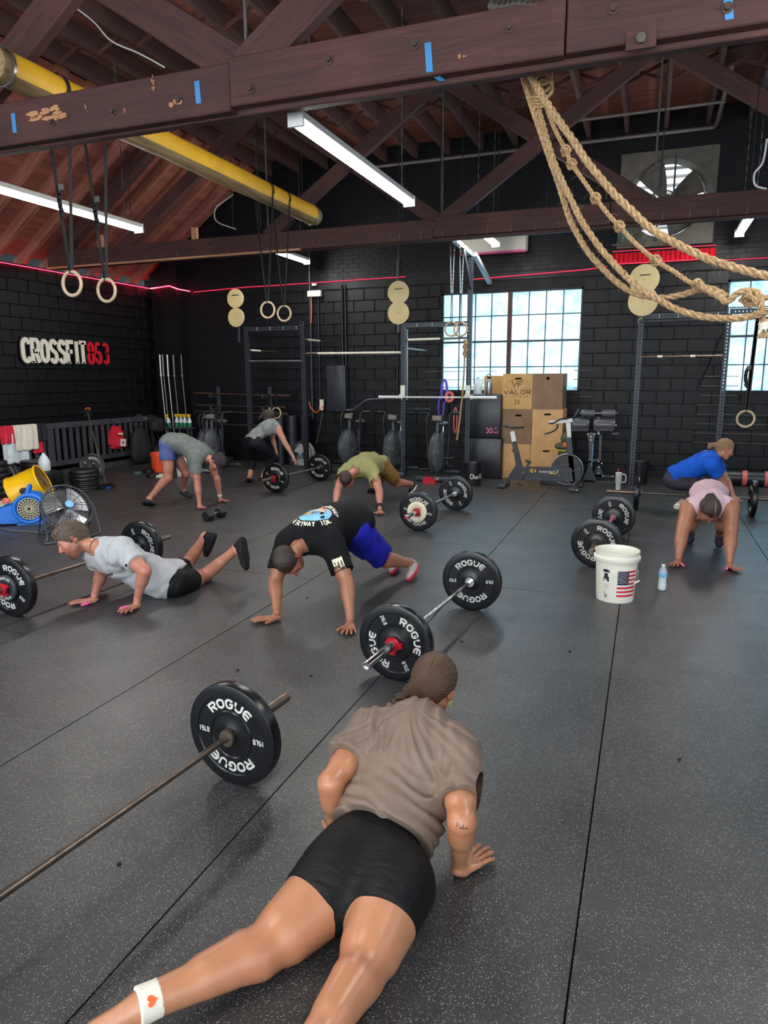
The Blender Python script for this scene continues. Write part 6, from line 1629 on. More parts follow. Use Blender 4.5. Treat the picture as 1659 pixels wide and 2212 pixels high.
# blue air mover
am = thing('air_mover', 'blue snail-shaped carpet dryer on the floor at the left', 'fan', (-6.95, 6.2, 0))
c = at(75, 1112, x=-6.75); c = V(-7.02, 6.36, .195)
ax = V(.62, -.78, 0).normalized(); per = V(ax.y, -ax.x, 0)       # axis toward the viewer, outlet to the left
per = -per if per.x > 0 else per
mb = MB(); mb.use('blue_plastic'); Rm = .18; prof = []
for i in range(40):
    a = 2*PI*i/40; prof.append((math.cos(a)*Rm, math.sin(a)*Rm+0.0))
def snail(p):
    x, z = p
    return (x, z)
mb.prism([snail(p) for p in prof], .30, lambda x, z, d: c+per*x+V(0, 0, z)-ax*(d-.15), True)
mb.torus(c+ax*.15, Rm*.93, .022, frame_z(ax), 40, 10)
mb.prism([(0, Rm*.55), (.32, .02), (.36, -.02), (.36, -.15), (.32, -.17), (0, -Rm*.99)], .30, lambda x, z, d: c+per*x+V(0, 0, z)-ax*(d-.15))
mb.obj('housing', None, am, True)
mb = MB(); mb.use('sign_black').cyl(c+ax*.152, c+ax*.158, Rm*.72, n=36); mb.obj('intake', None, am, True)
mb = MB(); mb.use('cream')
for k_ in (.15, .28, .42, .56, .70): mb.torus(c+ax*.165, Rm*k_, .0035, frame_z(ax), 36, 5)
for i in range(20):
    a = 2*PI*i/20; u = frame_z(ax) @ V(math.cos(a), math.sin(a), 0); mb.tube([c+ax*.165+u*.02, c+ax*.165+u*Rm*.7], .003, 4)
mb.obj('intake_grille', None, am, True)
mb = MB(); mb.use('label_blue'); o_ = c+per*.37+V(0, 0, -.08)
pts = [o_+ax*(.17*math.cos(a))*1.0+V(0, 0, .095*math.sin(a)) for a in [2*PI*i/28 for i in range(28)]]
mb.tube(pts, .016, 8, closed=True); mb.use('sign_black').box(o_, (.012, .28, .12), Matrix((per, ax, V(0, 0, 1))).transposed()); mb.use('blue_plastic')
for i in range(6): mb.box(o_+per*.01+ax*(-.11+.044*i), (.006, .008, .12), Matrix((per, ax, V(0, 0, 1))).transposed())
mb.obj('outlet', None, am, True)
mb = MB(); mb.use('blue_plastic').tube(smooth_path([c+ax*.09+V(0, 0, Rm*.96)+per*.02, c+ax*.07+V(0, 0, Rm+.07), c-ax*.07+V(0, 0, Rm+.07), c-ax*.09+V(0, 0, Rm*.96)+per*.02]), .022, 10); mb.obj('handle', None, am, True)
mb = MB(); mb.use('blue_plastic').box((c.x, c.y, .02), (.3, .3, .04), Matrix((per, ax, V(0, 0, 1))).transposed()); mb.obj('base', None, am, True)
pc_ = smooth_path([at(0, 1141, z=.01), at(25, 1146, z=.01), at(60, 1148, z=.01), at(84, 1150, z=.01), at(100, 1140, z=.01), at(112, 1130, z=.01)])
pipe('grey power cord curving over the mats in front of the blue dryer', pc_, .008, 'grey_conduit', 'cord', 'cable', 'cables')
tg = MB(); a = at(8, 1125, z=.02)
tg.use('white_enamel').box(a+V(.05, .0, .02), (.16, .10, .012), rotm(rx=20, ry=10, rz=25)).box(a+V(-.03, .05, .04), (.10, .09, .01), rotm(rx=-20, rz=60)).use('orange').box(a+V(.0, .04, .055), (.06, .06, .008), rotm(rx=-10, rz=40)); tag(tg.obj('paper_tag'), 'crumpled white and orange tag beside the blue dryer', 'tag')
bx = MB(); a = at(12, 1098, z=0); bx.use('plywood_brown').box((-8.05, 6.72, .05), (.5, .25, .10)).use('cream').box((-8.05, 6.72, .115), (.5, .22, .03)).use('salmon').ell((-7.85, 6.72, .16), (.06, .04, .04)); tag(bx.obj('carton'), 'flat cardboard carton behind the blue dryer', 'box')

# wire fan on a tilted floor stand
wf = thing('floor_fan', 'large chrome wire floor fan tipped back behind the man in grey', 'fan', (-6.3, 6.35, 0))
ax = (_r*.62+_u*.48-_v*.62).normalized(); c = at(146, 1094, x=-6.05); F = frame_z(ax); r_ = .275
mb = MB(); mb.use('black_steel').torus(c, r_, .010, F, 56, 8).torus(c-ax*.09, r_*.97, .006, F, 56, 6).torus(c+ax*.03, r_*.55, .003, F, 48, 5).torus(c+ax*.04, r_*.2, .003, F, 32, 5)
for i in range(34):
    a = 2*PI*i/34; u = F @ V(math.cos(a), math.sin(a), 0); mb.tube([c+ax*.05+u*r_*.12, c+ax*.05+u*r_*.6, c+u*r_, c-ax*.09+u*r_*.97], .0022 if i % 3 else .004, 4)
mb.obj('cage', None, wf, True)
mb = MB(); mb.use('fan_cage_tint').lathe([(r_*.2, -.095), (r_*.96, -.09)], c, ax, 48); mb.obj('rear_guard', None, wf, True)
for i in range(3):
    a = 2*PI*i/3+.5; mb = MB(); mb.use('brushed')
    def bl(u, v, a=a): rr = r_*(.10+.82*u); da = (v-.5)*1.5; return c+F @ V(math.cos(a+da)*rr, math.sin(a+da)*rr, -.04+.05*(v-.5))
    mb.sheet(bl, 8, 8); mb.obj('blade', None, wf, True)
mb = MB(); mb.use('label_blue').cyl(c+ax*.05, c+ax*.065, .045, n=24); mb.use('black_paint').cyl(c-ax*.22, c-ax*.06, .07, n=20); mb.obj('motor', None, wf, True)
mb = MB(); mb.use('black_steel'); sd2 = V(-ax.y, ax.x, 0).normalized()
q0 = c+sd2*(r_+.02); q1 = c-sd2*(r_+.02)
mb.tube(smooth_path([q0, V(q0.x+.16, q0.y-.10, .06), V(q0.x+.22, q0.y-.2, .014), V((q0.x+q1.x)/2+.26, (q0.y+q1.y)/2-.30, .014), V(q1.x+.22, q1.y-.2, .014), V(q1.x+.16, q1.y-.10, .06), q1], 6), .011, 8)
mb.tube([q0, V(q0.x-.2, q0.y+.12, .012), V(q1.x-.2, q1.y+.12, .012), q1], .011, 8)
mb.obj('tube_stand', None, wf, True)

# ---------------------------------------------------------------- bodies: smooth distance fields turned into one continuous skin
A3 = lambda p: np.array(tuple(p), dtype=np.float32)
def nrm(v): v = np.asarray(v, float); return v/max(1e-9, np.linalg.norm(v))
class Field:
    def __init__(s, lo, hi, res):
        s.lo = np.asarray(lo, float); s.res = res
        s.n = np.maximum(4, np.ceil((np.asarray(hi, float)-s.lo)/res).astype(int)+1)
        s.ax = [(s.lo[i]+res*np.arange(s.n[i])).astype(np.float32) for i in range(3)]
        s.v = np.full(tuple(s.n), .3, np.float32)
    def sl(s, lo, hi):
        a = np.clip(np.floor((np.asarray(lo)-s.lo)/s.res).astype(int), 0, s.n); b = np.clip(np.ceil((np.asarray(hi)-s.lo)/s.res).astype(int)+1, 0, s.n)
        if np.any(b <= a): return None
        return tuple(slice(int(a[i]), int(b[i])) for i in range(3))
    def pts(s, sl):
        return s.ax[0][sl[0]][:, None, None], s.ax[1][sl[1]][None, :, None], s.ax[2][sl[2]][None, None, :]
    def dist(s, pr, sl):
        X, Y, Z = s.pts(sl)
        if pr[0] == 'rc':
            _, a, b, ra, rb, fl, clip = pr
            a = np.asarray(a, float); ba = np.asarray(b, float)-a; L2 = float(ba@ba)+1e-9
            px, py, pz = X-a[0], Y-a[1], Z-a[2]
            h = np.clip((px*ba[0]+py*ba[1]+pz*ba[2])/L2, 0, 1)
            qx, qy, qz = px-ba[0]*h, py-ba[1]*h, pz-ba[2]*h
            q2 = qx*qx+qy*qy+qz*qz
            if fl is not None:
                n, k = fl; n = nrm(n); qn = qx*n[0]+qy*n[1]+qz*n[2]; q2 = q2+qn*qn*(1/k**2-1)
            d = np.sqrt(q2)-(ra+(rb-ra)*h)
            if clip is not None:
                for c, n in clip:
                    n = nrm(n); d = np.maximum(d, (X-c[0])*n[0]+(Y-c[1])*n[1]+(Z-c[2])*n[2])
            return d
        _, c, r, Rm = pr                       # ellipsoid: columns of Rm are its axes
        px, py, pz = X-c[0], Y-c[1], Z-c[2]
        k0 = 0; k1 = 0
        for i in range(3):
            u = (px*Rm[0][i]+py*Rm[1][i]+pz*Rm[2][i])/r[i]; k0 = k0+u*u; k1 = k1+(u/r[i])**2
        k0 = np.sqrt(k0); return k0*(k0-1)/np.sqrt(k1+1e-9)
    def box(s, pr, pad):
        if pr[0] == 'rc':
            a, b, r = np.asarray(pr[1]), np.asarray(pr[2]), max(pr[3], pr[4])
            return s.sl(np.minimum(a, b)-r-pad, np.maximum(a, b)+r+pad)
        c = np.asarray(pr[1]); r = max(pr[2]); return s.sl(c-r-pad, c+r+pad)
    def add(s, pr, k=.02):
        sl = s.box(pr, k+.03)
        if sl is None: return
        d = s.dist(pr, sl); v = s.v[sl]
        if k > 0:
            h = np.clip(.5+.5*(v-d)/k, 0, 1); s.v[sl] = v+(d-v)*h-k*h*(1-h)
        else: s.v[sl] = np.minimum(v, d)
    def cut(s, pr, k=.004):
        sl = s.box(pr, k+.03)
        if sl is None: return
        d = -s.dist(pr, sl); v = s.v[sl]
        h = np.clip(.5-.5*(v-d)/k, 0, 1); s.v[sl] = v+(d-v)*h+k*h*(1-h)
    def plane(s, c, n):
        """remove everything on the side the normal points to"""
        n = nrm(n); X, Y, Z = s.ax[0][:, None, None], s.ax[1][None, :, None], s.ax[2][None, None, :]
        s.v = np.maximum(s.v, ((X-c[0])*n[0]+(Y-c[1])*n[1]+(Z-c[2])*n[2]).astype(np.float32))
    def blur(s, it=1):
        for _ in range(it):
            for a in range(3):
                v = np.moveaxis(s.v, a, 0); v[1:-1] = .25*v[:-2]+.5*v[1:-1]+.25*v[2:]
    def disp(s, fn, band=4):
        m = np.abs(s.v) < band*s.res; i = np.nonzero(m)
        p = np.stack([s.ax[k][i[k]] for k in range(3)], 1); s.v[i] += fn(p).astype(np.float32)
    def mesh(s):
        F = s.v; S = F < 0; n = s.n
        c = np.zeros(tuple(n-1), np.int8)
        for dx in (0, 1):
            for dy in (0, 1):
                for dz in (0, 1): c += S[dx:n[0]-1+dx, dy:n[1]-1+dy, dz:n[2]-1+dz]
        act = (c > 0) & (c < 8); I = np.nonzero(act); idx = np.full(act.shape, -1, np.int64); idx[I] = np.arange(len(I[0]))
        pos = np.zeros((len(I[0]), 3)); cnt = np.zeros(len(I[0]))
        cor = [(a, b, d) for a in (0, 1) for b in (0, 1) for d in (0, 1)]
        val = {q: F[I[0]+q[0], I[1]+q[1], I[2]+q[2]] for q in cor}
        for q in cor:
            for ax in range(3):
                if q[ax] == 0:
                    e = list(q); e[ax] = 1; e = tuple(e); fa, fb = val[q], val[e]; cr = (fa < 0) != (fb < 0)
                    t_ = np.where(cr, fa/np.where(cr, fa-fb, 1), 0)
                    p = np.tile(np.array(q, float), (len(t_), 1)); p[:, ax] += t_
                    pos[cr] += p[cr]; cnt[cr] += 1
        pos = (pos/np.maximum(cnt, 1)[:, None]+np.stack(I, 1))*s.res+s.lo
        faces = []
        for ax in range(3):
            o1, o2 = [(1, 2), (2, 0), (0, 1)][ax]
            a = [slice(0, None)]*3; a[ax] = slice(0, n[ax]-1); b = list(a); b[ax] = slice(1, n[ax])
            df = S[tuple(a)] != S[tuple(b)]; q = list(np.nonzero(df))
            ok = (q[o1] > 0) & (q[o2] > 0) & (q[o1] < n[o1]-1) & (q[o2] < n[o2]-1); q = [w_[ok] for w_ in q]
            sg_ = S[tuple(a)][df][ok]
            def cell(d1, d2):
                r_ = [w_.copy() for w_ in q]; r_[o1] = r_[o1]-d1; r_[o2] = r_[o2]-d2; return idx[r_[0], r_[1], r_[2]]
            f = np.stack([cell(1, 1), cell(0, 1), cell(0, 0), cell(1, 0)], 1)
            f[~sg_] = f[~sg_][:, ::-1]; faces.append(f)
        return pos, np.concatenate(faces)

def np_obj(name, parts, mat, parent, off, smooth_it=0, attrs=None):
    vs, fs, o = [], [], 0
    for v, f in parts: vs.append(v); fs.append(f+o); o += len(v)
    v = np.concatenate(vs); f = np.concatenate(fs)
    me = bpy.data.meshes.new(name); me.vertices.add(len(v)); me.vertices.foreach_set('co', (v-off).astype(np.float32).ravel())
    me.loops.add(f.size); me.loops.foreach_set('vertex_index', f.astype(np.int32).ravel())
    me.polygons.add(len(f)); me.polygons.foreach_set('loop_start', (np.arange(len(f))*4).astype(np.int32))
    me.polygons.foreach_set('use_smooth', np.ones(len(f), bool)); me.update(calc_edges=True); me.validate()
    me.materials.append(M[mat])
    if attrs:
        for k_, fn in attrs.items():
            a = me.attributes.new(k_, 'FLOAT_COLOR' if k_ == 'strand' else 'FLOAT', 'POINT')
            val = fn(v)
            if k_ == 'strand': a.data.foreach_set('color', val.astype(np.float32).ravel())
            else: a.data.foreach_set('value', val.astype(np.float32))
    ob = bpy.data.objects.new(name, me); COL.objects.link(ob); ob.parent = parent
    return ob

# materials for people
def skin(name, c, red, gloss=.42):
    t = NT(name); v = t.coord()
    at_ = t.n('ShaderNodeAttribute', attribute_name='flush'); ab = t.n('ShaderNodeAttribute', attribute_name='beard')
    n = t.noise(v, 14, 5, .6)
    base = t.ramp(n, [(.3, tuple(x*.90 for x in c)), (.7, tuple(min(1, x*1.06) for x in c))])
    base = t.mix(t.math('MULTIPLY', at_.outputs['Fac'], 1.0), base, red)
    base = t.mix(ab.outputs['Fac'], base, rgb(92, 58, 40))
    t.bump(t.math('ADD', t.noise(v, 300, 2), t.math('MULTIPLY', t.noise(v, 60, 3), .8)), .12, .002)
    r = t.math('ADD', t.math('MULTIPLY', t.noise(v, 9, 3), .18), gloss-.09)
    M[name] = t.set(base, r, 0, Subsurface_Weight=.06, Subsurface_Scale=.012, Specular_IOR_Level=.5)
    t.b.inputs['Subsurface Radius'].default_value = (1.0, .35, .2)
skin('skin_fair', rgb(190, 136, 112), rgb(176, 88, 74)); skin('skin_warm', rgb(176, 121, 88), rgb(156, 84, 62), .33)
skin('skin_tan', rgb(160, 106, 80), rgb(150, 74, 58)); skin('skin_flushed', rgb(186, 126, 104), rgb(168, 66, 56))
def fabric(name, c, c2=None, rough=.85, scale=10, heather=0, bump=.3, sheen=0):
    t = NT(name); v = t.coord(); n = t.noise(v, scale, 4); c2 = c2 or tuple(x*.8 for x in c)
    col = t.ramp(n, [(.35, c2), (.65, c)])
    if heather: col = t.mix(t.math('MULTIPLY', t.math('GREATER_THAN', t.noise(v, 190, 2), .52), heather), col, tuple(x*.55 for x in c))
    t.bump(t.math('ADD', t.noise(v, 420, 2), t.math('MULTIPLY', t.noise(v, 26, 4, .6, .6), 2.0)), bump, .003)
    M[name] = t.set(col, rough, 0, Specular_IOR_Level=.22)
fabric('tee_taupe', rgb(122, 104, 91), rgb(110, 93, 81), .62, 6, 0, .35)
fabric('tee_black', rgb(13, 14, 17), rgb(8, 9, 11), .8)
fabric('tee_lightgrey', rgb(188, 189, 190), rgb(174, 176, 180), .85, 8)
fabric('tee_heather', rgb(118, 122, 118), rgb(98, 102, 98), .9, 16, .35)
fabric('tee_olive', rgb(150, 147, 98), rgb(134, 132, 86), .85)
fabric('tank_grey', rgb(150, 152, 152), rgb(118, 120, 122), .85, 12, .3)
fabric('tank_pink', rgb(214, 184, 192), rgb(200, 166, 178), .75)
fabric('tee_blue', rgb(26, 96, 210), rgb(20, 80, 186), .8)
fabric('shorts_blue', rgb(26, 34, 160), rgb(18, 24, 124), .7)
fabric('shorts_steel', rgb(84, 98, 150), rgb(72, 84, 132), .8)
fabric('shorts_black', rgb(14, 15, 17), rgb(9, 10, 12), .65)
fabric('leggings_black', rgb(24, 25, 32), rgb(17, 18, 24), .6)
fabric('leggings_grey', rgb(62, 58, 66), rgb(50, 47, 54), .65)
fabric('shorts_khaki', rgb(142, 108, 58), rgb(122, 92, 48), .8)
fabric('cap_grey', rgb(62, 58, 60), rgb(48, 45, 48), .9, 20)
fabric('sock_white', rgb(226, 222, 208), rgb(212, 206, 192), .9)
fabric('shoe_black', rgb(26, 27, 30), rgb(16, 17, 20), .7); fabric('shoe_grey', rgb(176, 170, 168), rgb(150, 146, 146), .8)
fabric('shoe_dark', rgb(70, 72, 78), rgb(50, 52, 58), .8); fabric('shoe_white', rgb(226, 222, 210), rgb(206, 202, 190), .7); fabric('shoe_plum', rgb(58, 46, 66), rgb(44, 36, 54), .7)
# ruched shorts: fine horizontal gathers
t = NT('shorts_ruched'); v = t.coord('Object'); v3 = t.coord('Object', (7, 70, 40)); n = t.noise(v3, 1.0, 2, .5, 1.0)
t.bump(t.math('ADD', n, t.math('MULTIPLY', t.noise(v, 380, 2), .15)), .62, .007); M['shorts_ruched'] = t.set(rgb(9, 10, 11), .6, 0, Specular_IOR_Level=.22)
def hairmat(name, c0, c1, sc=26):
    t = NT(name); at_ = t.n('ShaderNodeAttribute', attribute_name='strand'); mp = t.n('ShaderNodeMapping'); mp.inputs['Scale'].default_value = (sc, 1.6, 1)
    t.l(at_.outputs['Vector'], mp.inputs[0]); n = t.noise(mp.outputs[0], 6, 5, .7, .3)
    c = t.ramp(n, [(.32, c0), (.66, c1)]); t.bump(n, .8, .006); M[name] = t.set(c, .42, 0, Specular_IOR_Level=.6)
hairmat('hair_brown', rgb(34, 22, 14), rgb(98, 66, 40)); hairmat('hair_dark', rgb(24, 18, 16), rgb(66, 48, 40)); hairmat('hair_sandy', rgb(40, 28, 21), rgb(104, 80, 62), 9)
hairmat('hair_cropped', rgb(28, 19, 15), rgb(60, 44, 35), 18); hairmat('hair_light', rgb(110, 78, 50), rgb(176, 138, 96))

def dirc(a, b, c): 
    """direction given as seen by the photographer: right, up, towards"""
    return A3(_r*a+_u*b-_v*c)
def fr(fwd, up):
    f = nrm(fwd); u = nrm(np.asarray(up)-f*(np.asarray(up)@f)); x = np.cross(f, u); return np.stack([x, f, u], 1)   # columns right, forward, up
def hand_prims(w, f, t_, n, s=1.0, curl=0.0, spread=1.0, flat=True):
    """w wrist, f along the fingers, t_ towards the thumb, n back of the hand"""
    f, t_, n = nrm(f), nrm(t_), nrm(n); P_ = []; g = lambda a, b, c: np.asarray(w)+(f*a+t_*b+n*c)*s
    P_.append((('rc', g(-.005, 0, .004), g(.045, 0, .002), .024*s, .026*s, (n, .62), None), .012))
    base = [(.086, .027, .10), (.090, .007, .02), (.086, -.013, -.07), (.078, -.031, -.20)]
    lens = [(.040, .024, .019), (.044, .027, .020), (.040, .025, .019), (.031, .019, .017)]
    for i, (bx, by, an) in enumerate(base):
        P_.append((('rc', g(.015, by*.55, 0), g(bx, by, .002), .0145*s, .0112*s, None, None), .010))
        a = an*spread+(.06 if i == 0 else 0); d = f*math.cos(a)+t_*math.sin(a); p = g(bx, by, .002)
        ang = [-.10, .14, .16] if flat else [.25+curl*.8, curl*1.1, curl*.8]
        th = 0; r = (.0098, .0098, .0098, .0086)[i]*s
        for j, L in enumerate(lens[i]):
            th += ang[j]; dd = d*math.cos(th)-n*math.sin(th); q = p+dd*L*s
            P_.append((('rc', p, q, r, r*.92, None, None), .003)); 
            if j < 2: P_.append((('el', q+n*.0015*s, (r*1.04,)*3, np.eye(3)), .002))
            p = q; r *= .92
    p0, p1 = g(.018, .020, -.002), g(.046, .046, -.003)
    P_.append((('rc', p0, p1, .016*s, .0125*s, None, None), .010))
    a = .62; d = f*math.cos(a)+t_*math.sin(a)-n*(0 if flat else .3); d = nrm(d); p2 = p1+d*.032*s; p3 = p2+nrm(d+f*.25)*.026*s
    P_.append((('rc', p1, p2, .0115*s, .0105*s, None, None), .004)); P_.append((('rc', p2, p3, .0105*s, .0085*s, None, None), .003))
    return P_
def head_prims(c, R3, s=1.0, fem=False, beard=0):
    g = lambda x, y, z: np.asarray(c)+R3@np.array([x, y, z])*s
    E = lambda p, r, k: (('el', g(*p), tuple(q*s for q in r), R3), k)
    C = lambda a, b, ra, rb, k, fl=None: (('rc', g(*a), g(*b), ra*s, rb*s, fl, None), k)
    j = .9 if fem else 1.0
    P_ = [E((0, -.014, .026), (.077, .099, .090), 0), E((0, .026, -.030), (.064*j, .070, .086), .03), C((0, .062, -.094), (0, .066, -.098), .026*j, .024*j, .03)]
    for q in (-1, 1):
        P_ += [C((q*.055*j, .0, -.062), (q*.024, .058, -.098), .021, .020, .03), C((q*.042, .066, -.026), (q*.030, .074, -.040), .020, .016, .03),
               C((q*.012, .089, .020), (q*.040, .078, .020), .010, .008, .014)]
    P_ += [C((0, .088, .012), (0, .112, -.026), .0085, .0105, .010), C((0, .106, -.031), (0, .110, -.030), .0115, .011, .008)]
    for q in (-1, 1): P_.append(C((q*.009, .100, -.034), (q*.011, .098, -.033), .0085, .008, .006))
    P_ += [C((-.018, .088, -.060), (.018, .088, -.060), .0075, .0075, .006), C((-.015, .087, -.070), (.015, .087, -.070), .0085, .0085, .006)]
    cuts = []
    for q in (-1, 1): cuts.append((('el', g(q*.031, .098, .002), (.017*s, .014*s, .012*s), R3), .012))
    eyes = [(('el', g(q*.031, .080, .001), (.0135*s,)*3, R3), .003) for q in (-1, 1)]
    ears = []
    for q in (-1, 1):
        ears.append((('el', g(q*.080, -.006, -.010), (.007*s, .018*s, .031*s), R3@np.array(rotm(rz=-18*q, rx=-8))), .006))
        ears.append((('rc', g(q*.084, .004, -.032), g(q*.083, .006, -.038), .006*s, .005*s, None, None), .005))
    earcut = [(('el', g(q*.088, -.003, -.008), (.006*s, .009*s, .017*s), R3), .004) for q in (-1, 1)]
    return P_, cuts, eyes, ears, earcut
def fold_fn(amp, specs, sharp=.7):
    """cloth folds: specs of (direction, wavelength, warp direction, warp wavelength, weight)"""
    def f(p):
        o = 0
        for k_, (d, wl, wd, wwl, wt) in enumerate(specs):
            d, wd = nrm(d), nrm(wd); ph = p@d*2*PI/wl+1.3*np.sin(p@wd*2*PI/wwl+k_)+.7*np.sin(p@(d+wd)*2*PI/(wwl*.6)+2*k_)
            sN = np.sin(ph); m = .55+.45*np.sin(p@wd*2*PI/(wwl*1.7)+p@d*2*PI/(wl*4.3)+k_*1.7)
            o = o+wt*np.sign(sN)*np.abs(sN)**sharp*m
        return amp*o
    return f

def build_field(prims, res, pad=.03, cuts=(), lo=None, hi=None):
    mn = np.full(3, 1e9); mx = -mn
    for pr, k in prims:
        if pr[0] == 'rc': a, b, r = np.asarray(pr[1]), np.asarray(pr[2]), max(pr[3], pr[4]); mn = np.minimum(mn, np.minimum(a, b)-r); mx = np.maximum(mx, np.maximum(a, b)+r)
        else: c, r = np.asarray(pr[1]), max(pr[2]); mn = np.minimum(mn, c-r); mx = np.maximum(mx, c+r)
    F = Field(mn-pad, mx+pad, res)
    for pr, k in prims: F.add(pr, k)
    for pr, k in cuts: F.cut(pr, k)
    return F

class Person:
    def __init__(s, label, J, res=.007, sc=1.0, fem=False, mass=1.0, skin='skin_fair', head=(None, None), group=None, arm=1.0, leg=1.0, ground=True, head_s=1.0):
        s.J = {k: np.array(v, float) for k, v in J.items()}; s.res = res; s.sc = sc; s.fem = fem; s.mass = mass; s.skin = skin; s.arm, s.leg = arm, leg
        c = (s.J['pelvis']+s.J['neck'])/2; s.off = np.array([c[0], c[1], 0.0]); s.hs = head_s
        s.t = thing('person', label, 'person', tuple(s.off))
        s.flush = []; s.beards = []
        j = s.J; s.up = nrm(j['neck']-j['waist']); s.rt = nrm((j['shR']-j['shL'])); s.rt = nrm(s.rt-s.up*(s.rt@s.up)); s.fw = np.cross(s.up, s.rt)
        s.pu = nrm(j['waist']-j['pelvis']); s.pr = nrm(j['hipR']-j['hipL']); s.pr = nrm(s.pr-s.pu*(s.pr@s.pu)); s.pf = np.cross(s.pu, s.pr)
        s.Rt = np.stack([s.rt, s.up, s.fw], 1); s.Rp = np.stack([s.pr, s.pu, s.pf], 1)
        s.Rh = fr(*head)
    def torso(s, inf=0.0, loose=0.0):
        j, q, m = s.J, s.sc, s.mass; L = lambda a, b, t_: a+(b-a)*t_
        cw = (.150 if not s.fem else .132)*q*m; P_ = []
        ch = L(j['neck'], j['waist'], .42); ab = L(j['waist'], j['pelvis'], .25)
        P_.append((('el', ch, (cw+inf, .19*q+inf, .118*q*m+inf), s.Rt), 0))
        P_.append((('rc', L(j['neck'], j['waist'], .3), L(j['waist'], j['pelvis'], .1), .128*q*m+inf, .118*q*m*(.92 if s.fem else 1)+inf+loose, (s.fw, .80), None), .05))
        P_.append((('rc', ab, j['pelvis'], .125*q*m*(.95 if s.fem else 1)+inf+loose, .135*q*m+inf+loose, (s.pf, .80), None), .06))
        for a in ('shL', 'shR'):
            P_.append((('rc', L(j['neck'], ch, .35), L(j[a], ch, .12), .070*q+inf, .060*q+inf, None, None), .05))
            P_.append((('rc', j['neck']-s.up*.005, L(j[a], ch, .03), .044*q+inf, .050*q+inf, None, None), .05))
            P_.append((('rc', L(j[a], ch, .22)+s.fw*.05*q, ch+s.fw*.07*q-s.up*.02, .062*q+inf, .055*q+inf, None, None), .05))
            P_.append((('rc', L(j[a], ch, .22)-s.fw*.035*q, L(ch, j['waist'], .4)-s.fw*.03*q, .066*q+inf, .06*q+inf, None, None), .05))
        if m > 1.08: P_.append((('el', L(j['waist'], j['pelvis'], .1)+s.fw*.05*q, (.13*q*m+inf, .13*q+inf, .10*q*m+inf), s.Rt), .06))
        return P_
    def hips(s, inf=0.0):
        j, q, m = s.J, s.sc, s.mass; g = s.leg; P_ = []
        w_ = np.linalg.norm(j['hipR']-j['hipL'])/2
        P_.append((('el', j['pelvis'], (w_+.062*q*g+inf, .105*q+inf, .098*q*g+inf), s.Rp), .05))
        for a in ('hipL', 'hipR'):
            P_.append((('el', j[a]-s.pf*.045*q-s.pu*.01, (.080*q*g+inf, .090*q*g+inf, .078*q*g+inf), s.Rp), .045))
        return P_
    def legdir(s, a):
        j = s.J; sh = nrm(j['an'+a]-j['kn'+a]); th = j['hip'+a]-j['kn'+a]; b = th-sh*(th@sh)
        return nrm(b) if np.linalg.norm(b) > .08 else nrm(-s.pf+sh*(s.pf@sh))
    def thigh(s, a, inf=0.0, t1=1.0, flare=0.0, clip=True):
        j, q, g = s.J, s.sc, s.leg; h, k_ = j['hip'+a], j['kn'+a]; P_ = []
        r0, r1 = .091*q*g, .056*q*(g*.5+.5); e = h+(k_-h)*t1; r = r0+(r1-r0)*t1
        cl = [(e, k_-h)] if t1 < 1 else None
        P_.append((('rc', h, e if t1 >= 1 else e+(k_-h)*.08, r0+inf, r+inf+flare, None, cl), .035))
        if t1 >= .8: d = s.legdir(a); m = h+(k_-h)*.45; P_.append((('rc', h+(k_-h)*.2-d*.012*q, h+(k_-h)*.68-d*.012*q, .082*q*g+inf, .064*q*g+inf, None, None), .03))
        return P_
    def shank(s, a, inf=0.0, t1=1.0):
        j, q, g = s.J, s.sc, s.leg*.6+.4; k_, n = j['kn'+a], j['an'+a]; d = s.legdir(a); e = k_+(n-k_)*t1
        cl = [(e, n-k_)] if t1 < 1 else None
        P_ = [(('rc', k_, e, .052*q*g+inf, (.052+(.036-.052)*t1)*q*g+inf, None, cl), .03)]
        P_.append((('rc', k_+(n-k_)*.16+d*.017*q, k_+(n-k_)*.48+d*.012*q, .050*q*g+inf, .040*q*g+inf, None, None), .03))
        return P_
    def arms(s, a, hand=True):
        j, q, g = s.J, s.sc, s.arm; sh, el, wr = j['sh'+a], j['el'+a], j['wr'+a]; P_ = []
        P_.append((('el', sh, (.062*q*g,)*3, np.eye(3)), .04))
        P_.append((('rc', sh, el, .052*q*g, .040*q*g, None, None), .04)); P_.append((('rc', sh+(el-sh)*.25, sh+(el-sh)*.7, .050*q*g, .046*q*g, None, None), .03))
        P_.append((('rc', el, el+(wr-el)*.35, .041*q*g, .040*q*g, None, None), .025)); P_.append((('rc', el+(wr-el)*.2, wr, .040*q*g, .0255*q*(g*.5+.5), None, None), .02))
        return P_
    def body(s, hands, feet_bare=(), beard=None, skip_hands=(), hres=.003, headres=.0032, shrink=0.0):
        j, q = s.J, s.sc; P_ = s.torso(-.006)+s.hips(-.006)
        for a in 'LR': P_ += s.thigh(a)+s.shank(a)+s.arms(a)
        hc = j['head']; g = lambda x, y, z: hc+s.Rh@np.array([x, y, z])*s.hs
        P_.append((('rc', j['neck']-s.up*.03, g(0, -.03, -.055), .058*q*(.88 if s.fem else 1), .052*q*(.88 if s.fem else 1), None, None), .035))
        for a in 'LR': P_.append((('rc', j['an'+a]-nrm(j['an'+a]-j['kn'+a])*.02, j['an'+a]+nrm(j['toe'+a]-j['an'+a])*.05, .035*q, .030*q, None, None), .02))
        for a in feet_bare:
            A_, T_ = j['an'+a], j['toe'+a]; P_.append((('rc', A_, A_+(T_-A_)*.9, .038*q, .030*q, None, None), .02))
        F = build_field(P_, s.res); F.v[:, :, :] = F.v
        parts = [F.mesh()]
